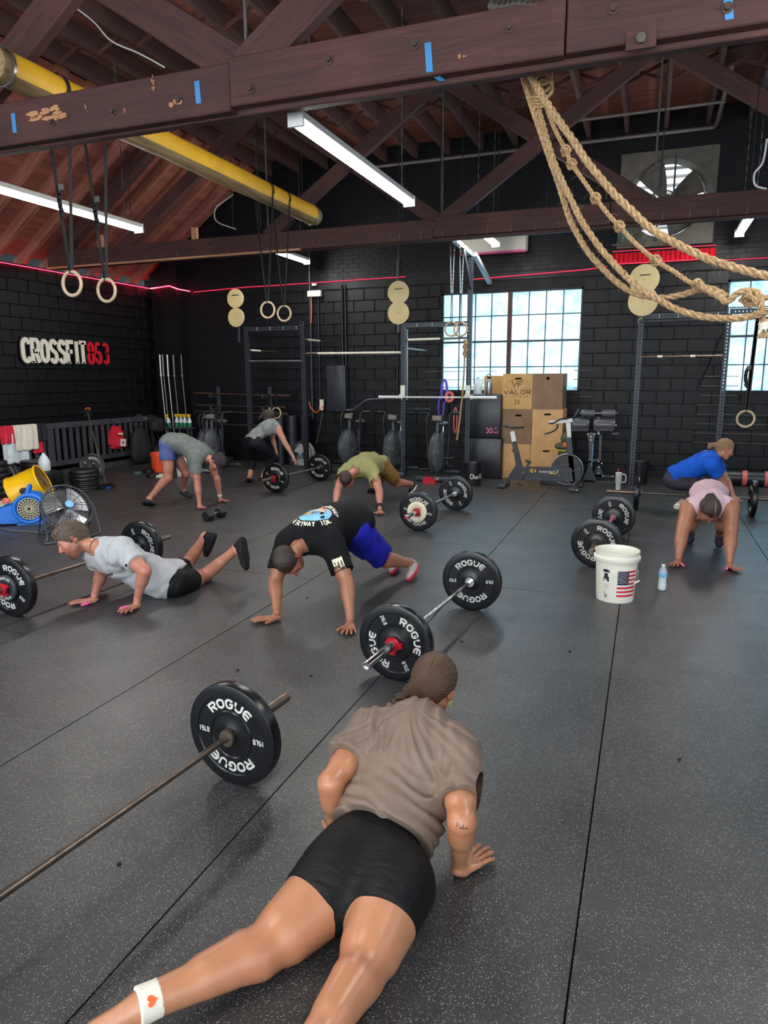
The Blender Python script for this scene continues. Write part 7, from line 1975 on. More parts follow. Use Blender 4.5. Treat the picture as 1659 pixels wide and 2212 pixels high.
        hp, cu, ey, ea, ec = head_prims(hc, s.Rh, s.hs, s.fem)
        H = Field(hc-.17, hc+.17, headres)
        for pr, k in hp: H.add(pr, k*s.hs)
        for pr, k in cu: H.cut(pr, k)
        for pr, k in ey+ea: H.add(pr, k)
        for pr, k in ec: H.cut(pr, k)
        H.add(('rc', j['neck']-s.up*.0, g(0, -.03, -.055), .057*q*(.88 if s.fem else 1), .052*q*(.88 if s.fem else 1), None, [(j['neck']+(hc-j['neck'])*.12, j['neck']-hc)]), .03)
        parts.append(H.mesh())
        for a, h in hands.items():
            f, t_, n, kw = h; w_ = j['wr'+a] if 'w' not in kw else kw['w']; kw = {k: v for k, v in kw.items() if k != 'w'}
            hpz = hand_prims(w_, f, t_, n, **kw); el = j['el'+a]; wr = j['wr'+a]
            hpz.append((('rc', wr+(el-wr)*.18, w_+nrm(f)*.01, .0275*q, .024*q, None, None), .018))
            parts.append(build_field(hpz, hres, .012).mesh())
        fl = [(j['elL'], .06, .35), (j['elR'], .06, .35), (j['knL'], .08, .35), (j['knR'], .08, .35), (g(0, .11, -.03), .03, .5), (g(.085, 0, -.01), .035, .8), (g(-.085, 0, -.01), .035, .8), (g(0, .088, -.065), .016, .9), (g(.045, .07, -.03), .035, .4), (g(-.045, .07, -.03), .035, .4)]
        for a, h in hands.items(): fl.append(((j['wr'+a]+nrm(h[0])*.13), .06, .45))
        fl += s.flush
        bd = beard or []
        ff = lambda lst: (lambda v: np.clip(sum((w_*np.exp(-((v-c)**2).sum(1)/r**2) for c, r, w_ in lst), np.zeros(len(v))), 0, 1))
        bl = [(g(*c), r, w_) for c, r, w_ in bd]+[(g(sg_*x, .088, .021), .006, .8) for sg_ in (-1, 1) for x in (.018, .026, .034)]
        np_obj('body', parts, s.skin, s.t, s.off, attrs={'flush': ff(fl), 'beard': ff(bl)})
    def hair(s, mat, thick=.008, hairline=.058, wild=.002, extra=(), nape=-.075, res=.0032, side=-.01, name='hair', flow=None):
        hc, R3, q = s.J['head'], s.Rh, s.hs; g = lambda x, y, z: hc+R3@np.array([x, y, z])*q
        H = Field(hc-.21, hc+.21, res)
        H.add(('el', g(0, -.016, .028), tuple((r+thick)*q for r in (.0785, .1005, .0925)), R3), 0); H.add(('rc', g(0, -.055, -.02), g(0, -.055, -.05), (.055+thick)*q, (.045+thick)*q, None, None), .03)
        X, Y, Z = H.ax[0][:, None, None]-hc[0], H.ax[1][None, :, None]-hc[1], H.ax[2][None, None, :]-hc[2]
        ly = (X*R3[0, 1]+Y*R3[1, 1]+Z*R3[2, 1])/q; lz = (X*R3[0, 2]+Y*R3[1, 2]+Z*R3[2, 2])/q
        line = nape+np.clip((ly+.055)*1.6, 0, .09)*((side-nape)/.09)+np.clip((ly-.012)*1.25, 0, None)
        line = np.minimum(line, hairline+np.clip(ly-.09, 0, 1)*0)
        H.v = np.maximum(H.v, ((line-lz)*.8).astype(np.float32))
        for pr, k in extra: H.add(pr, k)
        if wild:
            def f(p):
                l = (p-hc)@R3; az = np.arctan2(l[:, 0], l[:, 2]+.04)
                return wild*(np.sin(az*38+l[:, 1]*40)+.7*np.sin(az*71+5*np.sin(l[:, 1]*60))+.6*np.sin(l[:, 1]*170+az*9))
            H.disp(f)
        def strand(v):
            l = (v-hc)@R3; az = np.arctan2(l[:, 0], l[:, 2]+.02); return np.stack([az/3, l[:, 1]*4, l[:, 2], np.ones(len(l))], 1)
        return np_obj(name, [H.mesh()], mat, s.t, s.off, attrs={'strand': flow or strand})
    def shirt(s, mat, sleeve=.6, inf=.012, hem=.06, loose=.012, sl_loose=.018, folds=None, res=None, neck_r=.072, name='shirt', sleeveless=False, extra=(), arm_r=1.0, cutneck=True, hemtilt=0, post=None):
        j, q = s.J, s.sc; P_ = s.torso(inf, loose)
        P_ += [(pr, k) for pr, k in s.hips(inf*.9)]
        F = build_field(P_, res or s.res, .05)
        for pr, k in extra: F.add(pr, k)
        F.plane(j['pelvis']-s.pu*hem, -s.pu+s.pf*hemtilt)
        for a in 'LR':
            sh, el = j['sh'+a], j['el'+a]
            if sleeveless:
                F.cut(('rc', sh+(el-sh)*.12+nrm(sh-j['neck'])*.035, sh+(el-sh)*.5+nrm(sh-j['neck'])*.05, .066*q*s.arm, .075*q, None, None), .012); continue
            sl_ = sleeve[a] if isinstance(sleeve, dict) else sleeve; e = sh+(el-sh)*sl_; r0 = .062*q*s.arm+inf; r1 = .048*q*s.arm+inf+sl_loose
            F.add(('rc', sh, e+(el-sh)*.15, r0, r1, None, [(e, el-sh)]), .045)
        if folds:
            def ff_(q):
                m = 1.0
                if not sleeveless:
                    for a in 'LR':
                        sh, el = j['sh'+a], j['el'+a]; ba = el-sh; h2 = np.clip(((q-sh)@ba)/(ba@ba), 0, 1); dd = np.linalg.norm(q-sh-h2[:, None]*ba, axis=1)
                        m = m*(1-.72*np.clip(1-(dd-.07)/.03, 0, 1)*np.clip(h2*5, 0, 1))
                return folds(q)*m
            F.disp(ff_)
        if not sleeveless:
            for a in 'LR':
                sh, el = j['sh'+a], j['el'+a]; sl_ = sleeve[a] if isinstance(sleeve, dict) else sleeve; e = sh+(el-sh)*sl_; r1 = .048*q*s.arm+inf+sl_loose-.0075
                F.cut(('rc', sh+(el-sh)*max(.1, sl_-.04), e+(el-sh)*.25, r1*.62, r1, None, [(e+nrm(el-sh)*.012, el-sh)]), .002)
        if cutneck:
            hc = j['head']; F.cut(('rc', j['neck']+s.up*.012+s.fw*.012, j['neck']+s.up*.012+(hc-j['neck'])*.8+s.fw*.02, neck_r*q, neck_r*1.2*q, None, None), .006)
        F.blur(1)
        if post: post(F)
        m = F.mesh(); s.shirt_mesh = m
        return np_obj(name, [m], mat, s.t, s.off)
    def bottoms(s, mat, t1=.75, inf=.008, flare=.0, folds=None, res=None, shank=None, name='shorts', top=.02, extra=(), post=None, hollow=True):
        j, q = s.J, s.sc; tp = s.torso(inf, .0)[2]; cp_ = j['waist']+(j['pelvis']-j['waist'])*top
        P_ = [(tp[0][:6]+([(cp_, s.pu)],), tp[1])]+s.hips(inf)
        for a in 'LR':
            P_ += s.thigh(a, inf, t1, flare)
            if shank: P_ += s.shank(a, inf, shank)
        P_ += list(extra)
        F = build_field(P_, res or s.res, .04)
        if folds: F.disp(folds)
        if flare > .012 and hollow:
            for a in 'LR':
                h, k_ = j['hip'+a], j['kn'+a]; r0, r1 = .091*q*s.leg, .056*q*(s.leg*.5+.5); r = r0+(r1-r0)*t1+inf+flare-.012
                e = h+(k_-h)*t1; F.cut(('rc', h+(k_-h)*(t1-.22), e+(k_-h)*.2, r, r, None, [(e+nrm(k_-h)*.015, k_-h)]), .002)
        F.blur(2)
        if post: post(F)
        m = F.mesh(); s.bot_mesh = m
        return np_obj(name, [m], mat, s.t, s.off)
    def shoe(s, a, mat, sole='sock_white', sole2=None, up=None, res=.0045, sock=None, socklen=.05, lift=.0, L=.285):
        """shoe whose sole runs heel to toe through the foot; up = dorsal direction"""
        j, q = s.J, s.sc; A_, T_, K_ = j['an'+a], j['toe'+a], j['kn'+a]
        f = nrm(T_-A_); k_ = nrm(K_-A_); sd = nrm(np.cross(f, k_)); th = R(21)
        d = f*math.cos(th)+nrm(np.cross(sd, f))*math.sin(th)*(1 if nrm(np.cross(sd, f))@k_ > 0 else -1)
        if up is not None: u = nrm(np.asarray(up)-d*(np.asarray(up)@d))
        else:
            u = nrm(k_-d*(k_@d))
        sd = np.cross(d, u); g = lambda x, y, z: A_+(d*x+sd*y+u*z)*q
        R3 = np.stack([d, sd, u], 1); so = -.075+lift
        P_ = [(('rc', g(-.035, 0, so+.030), g(.05, 0, so+.032), .036*q, .037*q, (sd, .88), None), 0),
              (('rc', g(.03, 0, so+.034), g(.145, .004, so+.022), .040*q, .034*q, (u, .80), None), .03),
              (('rc', g(.10, .002, so+.022), g(.178, .006, so+.016), .042*q, .030*q, (u, .62), None), .025),
              (('rc', g(-.01, 0, so+.05), g(-.004, 0, .012), .038*q, .038*q, None, [(g(0, 0, .008), u)]), .02)]
        F = build_field(P_, res, .012); F.plane(g(0, 0, so+.004), -u); F.cut(('rc', g(-.006, 0, -.03), g(-.004, 0, .04), .029*q, .031*q, None, None), .003)
        sh = np_obj('shoe', [F.mesh()], mat, s.t, s.off)
        S_ = [(('rc', g(-.035, 0, so+.014), g(.10, 0, so+.014), .040*q, .044*q, None, None), 0), (('rc', g(.08, 0, so+.014), g(.176, .006, so+.016), .046*q, .036*q, None, None), .02)]
        F = build_field(S_, res, .012); F.plane(g(0, 0, so+.018), u); F.plane(g(0, 0, so-.010), -u)
        so_ = np_obj('sole', [F.mesh()], sole, sh, s.off); so_.parent = sh
        # laces over the instep
        lc = MB(); lc.use(sole)
        for i in range(4):
            x = .045+.022*i; z = so+.034+.040*(1-.16*i)*.82; lc.tube([g(x, -.018, z-.006), g(x+.008, 0, z+.004), g(x, .018, z-.006)], .0022, 5)
        lc.v = [tuple(np.array(p)-s.off) for p in lc.v]; o = lc.obj('laces', None, sh)
        if sock:
            K2 = nrm(K_-A_); F = build_field([(('rc', A_-K2*.02, A_+K2*socklen, .038*q, .040*q, None, [(A_+K2*socklen, K2)]), 0)], .004, .01)
            np_obj('sock', [F.mesh()], sock, s.t, s.off)
        return sh
    def limb_band(s, name, mat, c, d, r, h):
        mb = MB(); mb.use(mat).lathe([(r*.9, -h/2), (r, -h/2), (r, h/2), (r*.9, h/2)], Vector(c-s.off), Vector(d), 24); return mb.obj(name, None, s.t)
def thumb_tape(pr, hand):
    f, t_, n, kw = hand; kw = {k: v for k, v in kw.items() if k != 'w'}; pz = hand_prims(hand[3].get('w'), f, t_, n, **kw)[-2:]
    q = [(('rc', a[1], a[2], a[3]+.0016, a[4]+.0016, None, None), k) for a, k in pz]
    return np_obj('thumb_tape', [build_field(q, .003, .008).mesh()], 'pink_plastic', pr.t, pr.off)
def bvh_of(m):
    from mathutils.bvhtree import BVHTree
    return BVHTree.FromPolygons([tuple(p) for p in m[0]], [tuple(f) for f in m[1]])
def decal(pr, name, builder, mesh, origin, x, y, out=.0015, reach=.25):
    """flat print laid onto the cloth: every vertex is dropped onto the surface along the print's normal"""
    T = bvh_of(mesh); o = Vector(origin); X_a = Vector(x).normalized(); Y_a = Vector(y); Y_a = (Y_a-X_a*Y_a.dot(X_a)).normalized(); N = X_a.cross(Y_a)
    def fn(a, b, z):
        p = o+X_a*a+Y_a*b; h = T.ray_cast(p+N*reach, -N)
        q = (h[0]+N*(out+z*.2)) if h[0] is not None else p
        return q-Vector(pr.off)
    mb = MB(); builder(mb, fn); return mb.obj(name, None, pr.t)
def floor_hand(P_, a, tip, s=1.0, spread=1.0, z=.022):
    """hand pressed flat on the mat; tip = pixel where the middle finger ends"""
    w_ = P_.J['wr'+a]; t_ = A3(at(*tip, z=0)); f = np.array([t_[0]-w_[0], t_[1]-w_[1], 0.0]); f = nrm(f); n = np.array([0, 0, 1.0])
    th = np.cross(n, f)*(1 if a == 'R' else -1)
    return (f, th, n, dict(w=np.array([w_[0], w_[1], z])-f*.0, s=s, spread=spread))
JOINTS = {
 'p1': dict(anL=(-1.125, 1.216, 0.141), anR=(-0.646, 1.177, 0.197), elL=(-0.981, 2.059, 0.302), elR=(-0.494, 2.039, 0.281), head=(-0.745, 2.553, 0.504), hipL=(-0.889, 1.920, 0.059), hipR=(-0.695, 1.934, 0.058), knL=(-0.980, 1.541, 0.048), knR=(-0.660, 1.539, 0.088), neck=(-0.747, 2.372, 0.442), pelvis=(-0.809, 2.009, 0.095), shL=(-0.936, 2.321, 0.373), shR=(-0.581, 2.288, 0.381), toeL=(-1.265, 1.159, 0.047), toeR=(-0.720, 1.181, 0.045), waist=(-0.778, 2.133, 0.205), wrL=(-0.987, 2.113, 0.062), wrR=(-0.522, 2.125, 0.058)),
 'p2': dict(anL=(-1.879, 5.651, 0.125), anR=(-2.106, 5.807, 0.103), elL=(-1.952, 4.432, 0.275), elR=(-2.544, 4.434, 0.224), head=(-2.433, 4.445, 0.398), hipL=(-2.097, 4.972, 0.545), hipR=(-2.262, 5.085, 0.528), knL=(-1.964, 5.257, 0.239), knR=(-2.169, 5.424, 0.264), neck=(-2.317, 4.521, 0.555), pelvis=(-2.176, 5.043, 0.600), shL=(-2.111, 4.545, 0.517), shR=(-2.511, 4.574, 0.499), toeL=(-1.824, 5.487, 0.045), toeR=(-2.033, 5.641, 0.045), waist=(-2.265, 4.874, 0.612), wrL=(-1.870, 4.289, 0.060), wrR=(-2.431, 4.252, 0.060)),
 'p3': dict(anL=(-3.183, 4.935, 0.320), anR=(-3.504, 4.947, 0.398), elL=(-3.473, 4.112, 0.310), elR=(-4.313, 4.429, 0.098), head=(-4.163, 4.168, 0.476), hipL=(-3.497, 4.486, 0.090), hipR=(-3.628, 4.642, 0.121), knL=(-3.516, 4.931, 0.049), knR=(-3.787, 5.061, 0.099), neck=(-3.965, 4.229, 0.417), pelvis=(-3.612, 4.521, 0.111), shL=(-3.752, 4.201, 0.430), shR=(-4.125, 4.345, 0.337), toeL=(-3.059, 4.851, 0.197), toeR=(-3.545, 5.011, 0.219), waist=(-3.786, 4.463, 0.184), wrL=(-3.584, 4.132, 0.059), wrR=(-4.113, 4.242, 0.059)),
 'p4': dict(anL=(-6.340, 8.440, 0.141), anR=(-6.444, 7.806, 0.081), elL=(-5.635, 8.292, 0.340), elR=(-5.660, 7.866, 0.330), head=(-5.459, 8.069, 0.610), hipL=(-6.255, 8.117, 0.800), hipR=(-6.170, 7.937, 0.820), knL=(-6.094, 8.225, 0.405), knR=(-6.172, 7.918, 0.381), neck=(-5.659, 8.087, 0.673), pelvis=(-6.166, 8.053, 0.850), shL=(-5.740, 8.279, 0.643), shR=(-5.695, 7.882, 0.638), toeL=(-6.180, 8.405, 0.045), toeR=(-6.281, 7.715, 0.045), waist=(-5.976, 8.049, 0.840), wrL=(-5.652, 8.375, 0.060), wrR=(-5.631, 7.849, 0.060)),
 'p5': dict(anL=(-6.307, 10.241, 0.052), anR=(-6.103, 10.342, 0.075), elL=(-6.091, 10.712, 0.674), elR=(-5.615, 10.281, 0.666), head=(-6.052, 10.570, 1.071), hipL=(-6.214, 10.220, 0.625), hipR=(-6.063, 10.113, 0.667), knL=(-6.364, 10.500, 0.352), knR=(-5.917, 10.416, 0.420), neck=(-5.904, 10.471, 0.981), pelvis=(-6.170, 10.141, 0.694), shL=(-6.056, 10.594, 0.941), shR=(-5.778, 10.337, 0.904), toeL=(-6.194, 10.086, 0.045), toeR=(-5.928, 10.370, 0.045), waist=(-6.119, 10.262, 0.817), wrL=(-5.966, 10.592, 0.485), wrR=(-5.484, 10.299, 0.446)),
 'p6': dict(anL=(-3.297, 9.968, 0.146), anR=(-3.919, 9.912, 0.050), elL=(-3.266, 8.512, 0.254), elR=(-3.818, 8.396, 0.258), head=(-3.732, 8.511, 0.393), hipL=(-3.520, 9.274, 0.508), hipR=(-3.699, 9.361, 0.542), knL=(-3.371, 9.560, 0.209), knR=(-3.631, 9.702, 0.272), neck=(-3.624, 8.624, 0.533), pelvis=(-3.645, 9.230, 0.514), shL=(-3.420, 8.674, 0.497), shR=(-3.823, 8.650, 0.454), toeL=(-3.255, 9.813, 0.045), toeR=(-3.834, 9.742, 0.045), waist=(-3.638, 8.995, 0.562), wrL=(-3.185, 8.319, 0.060), wrR=(-3.777, 8.210, 0.060)),
 'p7': dict(anL=(0.775, 7.806, 0.141), anR=(0.509, 7.871, 0.126), elL=(0.791, 7.022, 0.271), elR=(0.375, 7.037, 0.253), head=(0.590, 6.980, 0.517), hipL=(0.734, 7.784, 0.504), hipR=(0.557, 7.810, 0.504), knL=(0.755, 7.456, 0.284), knR=(0.478, 7.515, 0.253), neck=(0.602, 7.166, 0.546), pelvis=(0.632, 7.700, 0.568), shL=(0.786, 7.182, 0.500), shR=(0.429, 7.198, 0.475), toeL=(0.770, 7.665, 0.045), toeR=(0.483, 7.723, 0.045), waist=(0.621, 7.492, 0.537), wrL=(0.788, 6.899, 0.060), wrR=(0.355, 6.889, 0.060)),
 'p8': dict(anL=(0.533, 10.003, 0.095), anR=(0.466, 9.580, 0.131), elL=(1.007, 9.871, 0.411), elR=(0.936, 9.630, 0.426), head=(0.950, 9.816, 0.825), hipL=(0.416, 9.851, 0.396), hipR=(0.367, 9.674, 0.400), knL=(0.808, 9.942, 0.359), knR=(0.764, 9.602, 0.375), neck=(0.834, 9.712, 0.711), pelvis=(0.401, 9.761, 0.458), shL=(0.859, 9.895, 0.654), shR=(0.791, 9.533, 0.651), toeL=(0.661, 9.896, 0.045), toeR=(0.607, 9.638, 0.045), waist=(0.547, 9.766, 0.556), wrL=(1.082, 9.705, 0.242), wrR=(1.053, 9.706, 0.220)),
}
J1 = JOINTS['p1']
for k_, v_ in dict(pelvis=at(802, 1850, z=.150), hipL=at(736, 1893, z=.125), hipR=at(852, 1916, z=.125), knL=at(560, 2060, z=.075), knR=at(778, 2108, z=.075), waist=at(848, 1748, z=.225), anL=at(322, 2164, z=.085), anR=at(655, 2290, z=.085)).items(): J1[k_] = tuple(v_)

# 1 -- the woman in front, low in a push-up, seen from behind
p = Person('woman in a taupe T-shirt and black shorts lying in a push-up, nearest the camera', J1, .0055, .95, True, 1.12, 'skin_warm', (dirc(.42, -.30, -.85), dirc(.02, .97, .25)), arm=1.16, leg=1.46)
wl = A3(at(742, 1812, z=.02)); 
p.body({'R': floor_hand(p, 'R', (1072, 1836), .95, 1.1), 'L': (np.array([-.5, .85, 0]), np.array([.85, .5, 0]), np.array([0, 0, 1.]), dict(w=p.J['wrL']*np.array([1, 1, 0])+np.array([0, 0, .022]), s=.95))}, feet_bare='LR', hres=.0026, headres=.003)
# slicked hair gathered in a low braided knot
hc, R3 = p.J['head'], p.Rh
def hp(x, y, z): return hc+R3@np.array([x, y, z])
nb = hp(-.035, -.112, -.045)
ex = [(('el', nb, (.036, .030, .034), R3), .014)]
for i in range(5):
    c_ = nb+dirc(-.015*i-.010, -.008*i+.010*(i % 2), .008*i+.006); ex.append((('el', c_, (.021-.002*i, .018, .017-.001*i), R3@np.array(rotm(ry=50*(1 if i % 2 else -1)))), .004))
def flow1(v):
    d = v-nb; l = d@R3; az = np.arctan2(l[:, 0], l[:, 2]); return np.stack([az/2.2, np.linalg.norm(d, axis=1)*5, l[:, 2], np.ones(len(l))], 1)
p.hair('hair_brown', .012, .060, .0007, ex, nape=-.07, side=.0, res=.0028, flow=flow1)
mb = MB(); mb.use('hair_brown')
for i in range(46):
    a = rng.uniform(0, 2*PI); b = nb if i % 2 else hp(rng.uniform(-.07, .05), rng.uniform(-.09, -.02), rng.uniform(.02, .10))
    dd = dirc(rng.uniform(-1, .2) if i % 2 else rng.uniform(-.5, .5), rng.uniform(-.8, .6) if i % 2 else 1, rng.uniform(-.2, .5)); dd = dd/np.linalg.norm(dd)
    L_ = rng.uniform(.03, .07); mb.tube([Vector(b-p.off), Vector(b+dd*L_*.6-p.off), Vector(b+dd*L_+dirc(-.015, -.015, 0)-p.off)], .0005, 3)
mb.obj('loose_hair', None, p.t)
e_ = hp(.084, .004, -.055); mb = MB(); mb.use('bike_yellow').torus(Vector(e_-p.off), .010, .0010, Matrix(R3.tolist()) @ rotm(ry=80), 20, 6).torus(Vector(e_+R3@np.array([.002, .006, .008])-p.off), .007, .0009, Matrix(R3.tolist()) @ rotm(ry=80), 20, 6); mb.obj('earring', None, p.t)
back = -p.fw
ff1 = fold_fn(.0075, [(p.rt+.25*p.up, .052, p.up, .34, 1.0), (p.rt-.3*p.up, .075, p.up, .42, .7)], .75)
ff2 = fold_fn(.0085, [(p.up+.25*p.rt, .046, p.rt, .30, 1.0), (p.up-.4*p.rt, .07, p.rt, .25, .6)], .75)
wst = p.J['waist']
def folds1(q):
    h = (q-wst)@p.up; k_ = np.clip((h-.04)/.12, 0, 1); nk = p.J['neck']; r_ = q-nk
    rad = np.arctan2(r_@p.rt, -(r_@p.up)); fan = np.sin(rad*17+3*np.sin(rad*5+(r_@p.up)*14))*.0070*np.clip((np.linalg.norm(r_, axis=1)-.05)/.11, 0, 1)*(.5+.5*np.sin(rad*7+(r_@p.up)*9)) + np.sin(rad*41+4*np.sin(rad*3-(r_@p.up)*11))*.0022*np.clip((np.linalg.norm(r_, axis=1)-.08)/.11, 0, 1)
    return (ff1(q)*.8+fan)*k_+ff2(q)*(1-k_)
p.shirt('tee_taupe', {'L': .60, 'R': .74}, .018, -.085, .034, .024, folds1, .0046, .080, arm_r=1.1)
p.bottoms('shorts_ruched', .42, .006, .002, res=.0055, top=.35, name='shorts', extra=[(('rc', p.J['pelvis']-p.pu*.02, (p.J['hipL']+p.J['hipR'])/2-p.pu*.105-p.pf*.01, .085, .062, None, None), .05)],
          folds=fold_fn(.0016, [(p.pu+.15*p.pr, .021, p.pr, .2, 1.0), (p.pu-.2*p.pr, .030, p.pr, .16, .7)], .8))
A_, K_ = p.J['anL'], p.J['knL']; K2 = nrm(K_-A_)
F = build_field([(('rc', A_-K2*.035, A_+K2*.030, .049, .047, None, [(A_+K2*.030, K2), (A_-K2*.03, -K2)]), 0)], .004, .012)
sk_ = np_obj('sock', [F.mesh()], 'sock_white', p.t, p.off)
mb = MB(); mb.use('orange')
cc = Vector(A_-p.off); nn = Vector(dirc(.1, .5, .85)); nn = (nn-Vector(K2)*nn.dot(Vector(K2))).normalized(); tt = Vector(K2).cross(nn)
hrt = [(math.sin(a)**3*.014, (.8125*math.cos(a)-.3125*math.cos(2*a)-.125*math.cos(3*a)-.0625*math.cos(4*a))*.015) for a in [2*PI*i/24 for i in range(24)]]
mb.prism(hrt, .002, lambda x, y, z: cc+nn*(.0475+z)+tt*(x*1.0)-Vector(K2)*y*1.0); mb.obj('heart_patch', None, sk_)
def tattoo(mb, fn):
    mb.use('ink_black')
    for st_ in ([(-.024, -.006), (-.022, .010), (-.017, .012), (-.015, .006), (-.021, .002)], [(-.014, -.003), (-.011, .002), (-.009, -.004), (-.007, .001), (-.005, -.004)], [(-.004, -.004), (-.002, .010), (-.001, -.005), (.003, .0), (.005, -.004)], [(.006, -.004), (.008, .001), (.010, -.004), (.012, .001), (.014, -.004)]):
        for a, b in zip(st_, st_[1:]):
            n_ = Vector((-(b[1]-a[1]), b[0]-a[0])).normalized()*.0007
            mb.add([fn(a[0]+n_.x, a[1]+n_.y, 0), fn(a[0]-n_.x, a[1]-n_.y, 0), fn(b[0]-n_.x, b[1]-n_.y, 0), fn(b[0]+n_.x, b[1]+n_.y, 0)], [(0, 1, 2, 3)])
am_ = build_field(p.arms('R'), .006).mesh()
mid_ = p.J['shR']*.20+p.J['elR']*.80
decal(p, 'arm_tattoo', tattoo, am_, mid_, dirc(1, -.05, 0), dirc(0, 1, .3), .0012, .12)

# 2 -- man in the printed black T-shirt
J2 = JOINTS['p2']
p = Person('man in a black printed T-shirt and blue shorts in a high plank, facing the camera', J2, .006, 1.04, False, 1.17, 'skin_tan', (dirc(.42, -.90, .05), dirc(-.42, -.05, .90)), arm=1.16, leg=1.12, head_s=1.04)
p.body({'R': floor_hand(p, 'R', (548, 1346), 1.04, 1.1), 'L': floor_hand(p, 'L', (752, 1376), 1.04, 1.25)}, hres=.0032, beard=[((0, .075, -.085), .04, .35), ((.05, .02, -.07), .04, .3), ((-.05, .02, -.07), .04, .3)])
p.hair('hair_cropped', .004, .062, .0008, nape=-.06, side=-.02)
ff = fold_fn(.0036, [(p.rt+.5*p.up, .085, p.up, .4, 1.0), (p.rt-.8*p.up, .10, p.rt, .35, .7)], .8)
p.shirt('tee_black', .70, .016, .10, .024, .015, ff, .006, .068)
def skyway(mb, fn):
    Rp = .158
    def disc(r0, r1, mat, z, a0=0, a1=360, n=40, cx=0, cy=0):
        mb.use(mat); k = max(6, int(n*(a1-a0)/360))
        rs = [r0+(r1-r0)*i/3 for i in range(4)]
        for q0, q1 in zip(rs, rs[1:]):
            for i in range(k):
                b0, b1 = R(a0+(a1-a0)*i/k), R(a0+(a1-a0)*(i+1)/k)
                vs = [fn(cx+q*math.cos(b), cy+q*math.sin(b), z) for q, b in ((q0, b0), (q1, b0), (q1, b1), (q0, b1))]; mb.add(vs, [(0, 1, 2, 3)])
    disc(0, Rp*.80, 'label_blue', 0); disc(Rp*.2, Rp*.78, 'cream', .002, 20, 160); disc(Rp*.5, Rp*.79, 'orange', .004, 25, 95); disc(0, Rp*.19, 'bike_yellow', .006, cx=-.045, cy=-.03)
    mb.use('ink_black')
    for i in range(9):
        a = (.0, -.05); b = (-.02+.014*i, .045); n_ = .0011
        for s0, s1 in ((0, .5), (.5, 1)):
            p0 = (a[0]+(b[0]-a[0])*s0, a[1]+(b[1]-a[1])*s0); p1 = (a[0]+(b[0]-a[0])*s1, a[1]+(b[1]-a[1])*s1)
            mb.add([fn(p0[0]-n_, p0[1], .008), fn(p0[0]+n_, p0[1], .008), fn(p1[0]+n_, p1[1], .008), fn(p1[0]-n_, p1[1], .008)], [(0, 1, 2, 3)])
    mb.use('sign_cream')
    def ring_txt(s_, ang, flip):
        def g(x, y, z):
            t_ = ang-x/(Rp*.98)*(1 if not flip else -1); rr = Rp*.98+(y if not flip else -y); return fn(math.sin(-t_)*rr*-1 if False else -math.sin(t_)*rr, math.cos(t_)*rr, .004+z)
        text(mb, s_, g, .038, .025, .0078, .22, .0005, .4)
    ring_txt('THE SKYWAY 10K', PI, True); ring_txt('THE PARKWAY', 0, False)
cp = (p.J['neck']*.58+p.J['waist']*.42)-p.fw*.10
decal(p, 'back_print', skyway, p.shirt_mesh, cp, -p.rt+.0*p.up, -p.up, .0015, .2)
def slv(mb, fn):
    mb.use('cream')
    n = 6
    for i in range(n):
        for j in range(4):
            a0, a1, b0, b1 = -.032+.064*i/n, -.032+.064*(i+1)/n, -.018+.05*j/4, -.018+.05*(j+1)/4; mb.add([fn(a0, b0, 0), fn(a1, b0, 0), fn(a1, b1, 0), fn(a0, b1, 0)], [(0, 1, 2, 3)])
    mb.use('ink_black')
    for k_ in range(3):
        x = -.02+.02*k_
        for dx, y, w_, h_ in ((0, .012, .007, .008), (0, .0, .011, .014), (-.003, -.012, .004, .010), (.004, -.012, .004, .010)):
            mb.add([fn(x+dx-w_/2, y-h_/2, .003), fn(x+dx+w_/2, y-h_/2, .003), fn(x+dx+w_/2, y+h_/2, .003), fn(x+dx-w_/2, y+h_/2, .003)], [(0, 1, 2, 3)])
    mb.use('cream'); text(mb, 'FAMILIA', lambda x, y, z: fn(x, y-.028, .003+z), .012, .008, .0024, .25, .0004, .6)
sc_ = p.J['shL']+(p.J['elL']-p.J['shL'])*.36
decal(p, 'sleeve_print', lambda mb, fn: slv(mb, lambda a, b, z: fn(a*1.2, b*1.2, z)), p.shirt_mesh, sc_, dirc(.92, .35, 0), dirc(-.35, .92, .3), .0015, .2)
p.bottoms('shorts_blue', .90, .014, .030, fold_fn(.0034, [(p.pu+.3*p.pr, .09, p.pr, .3, 1.0), (p.pr, .10, p.pu, .3, .8)], .8), .007, top=.3)
p.shoe('L', 'shoe_grey', 'red_plastic', sock='sock_white', socklen=.06); p.shoe('R', 'shoe_grey', 'red_plastic', sock='sock_white', socklen=.06)


# 3 -- man in the light grey T-shirt, chest raised
p = Person('man in light grey T-shirt and black shorts raising his chest from the floor', dict(JOINTS['p3'], head=tuple(np.array(JOINTS['p3']['head'])+np.array([-.035, -.01, .012])), shR=(-4.12, 4.30, .37), elR=(-4.14, 4.38, .16), wrR=(-3.985, 4.12, .055)), .006, 1.03, False, 1.06, 'skin_flushed', (dirc(-.66, -.58, .42), dirc(-.55, .80, .12)), arm=1.10, leg=1.0, head_s=1.12)
hh = {'R': floor_hand(p, 'R', (158, 1308), 1.02, 1.0), 'L': floor_hand(p, 'L', (262, 1331), 1.02, 1.1)}; thumb_tape(p, hh['R']); thumb_tape(p, hh['L'])
p.body(hh, hres=.0032, headres=.0028, beard=[((0, .085, -.10), .040, .9), ((.055, .02, -.07), .040, .8), ((-.055, .02, -.07), .040, .8), ((.035, .06, -.09), .035, .85), ((-.035, .06, -.09), .035, .85), ((0, .100, -.050), .015, .8), ((.062, .0, -.045), .03, .6), ((-.062, .0, -.045), .03, .6)])
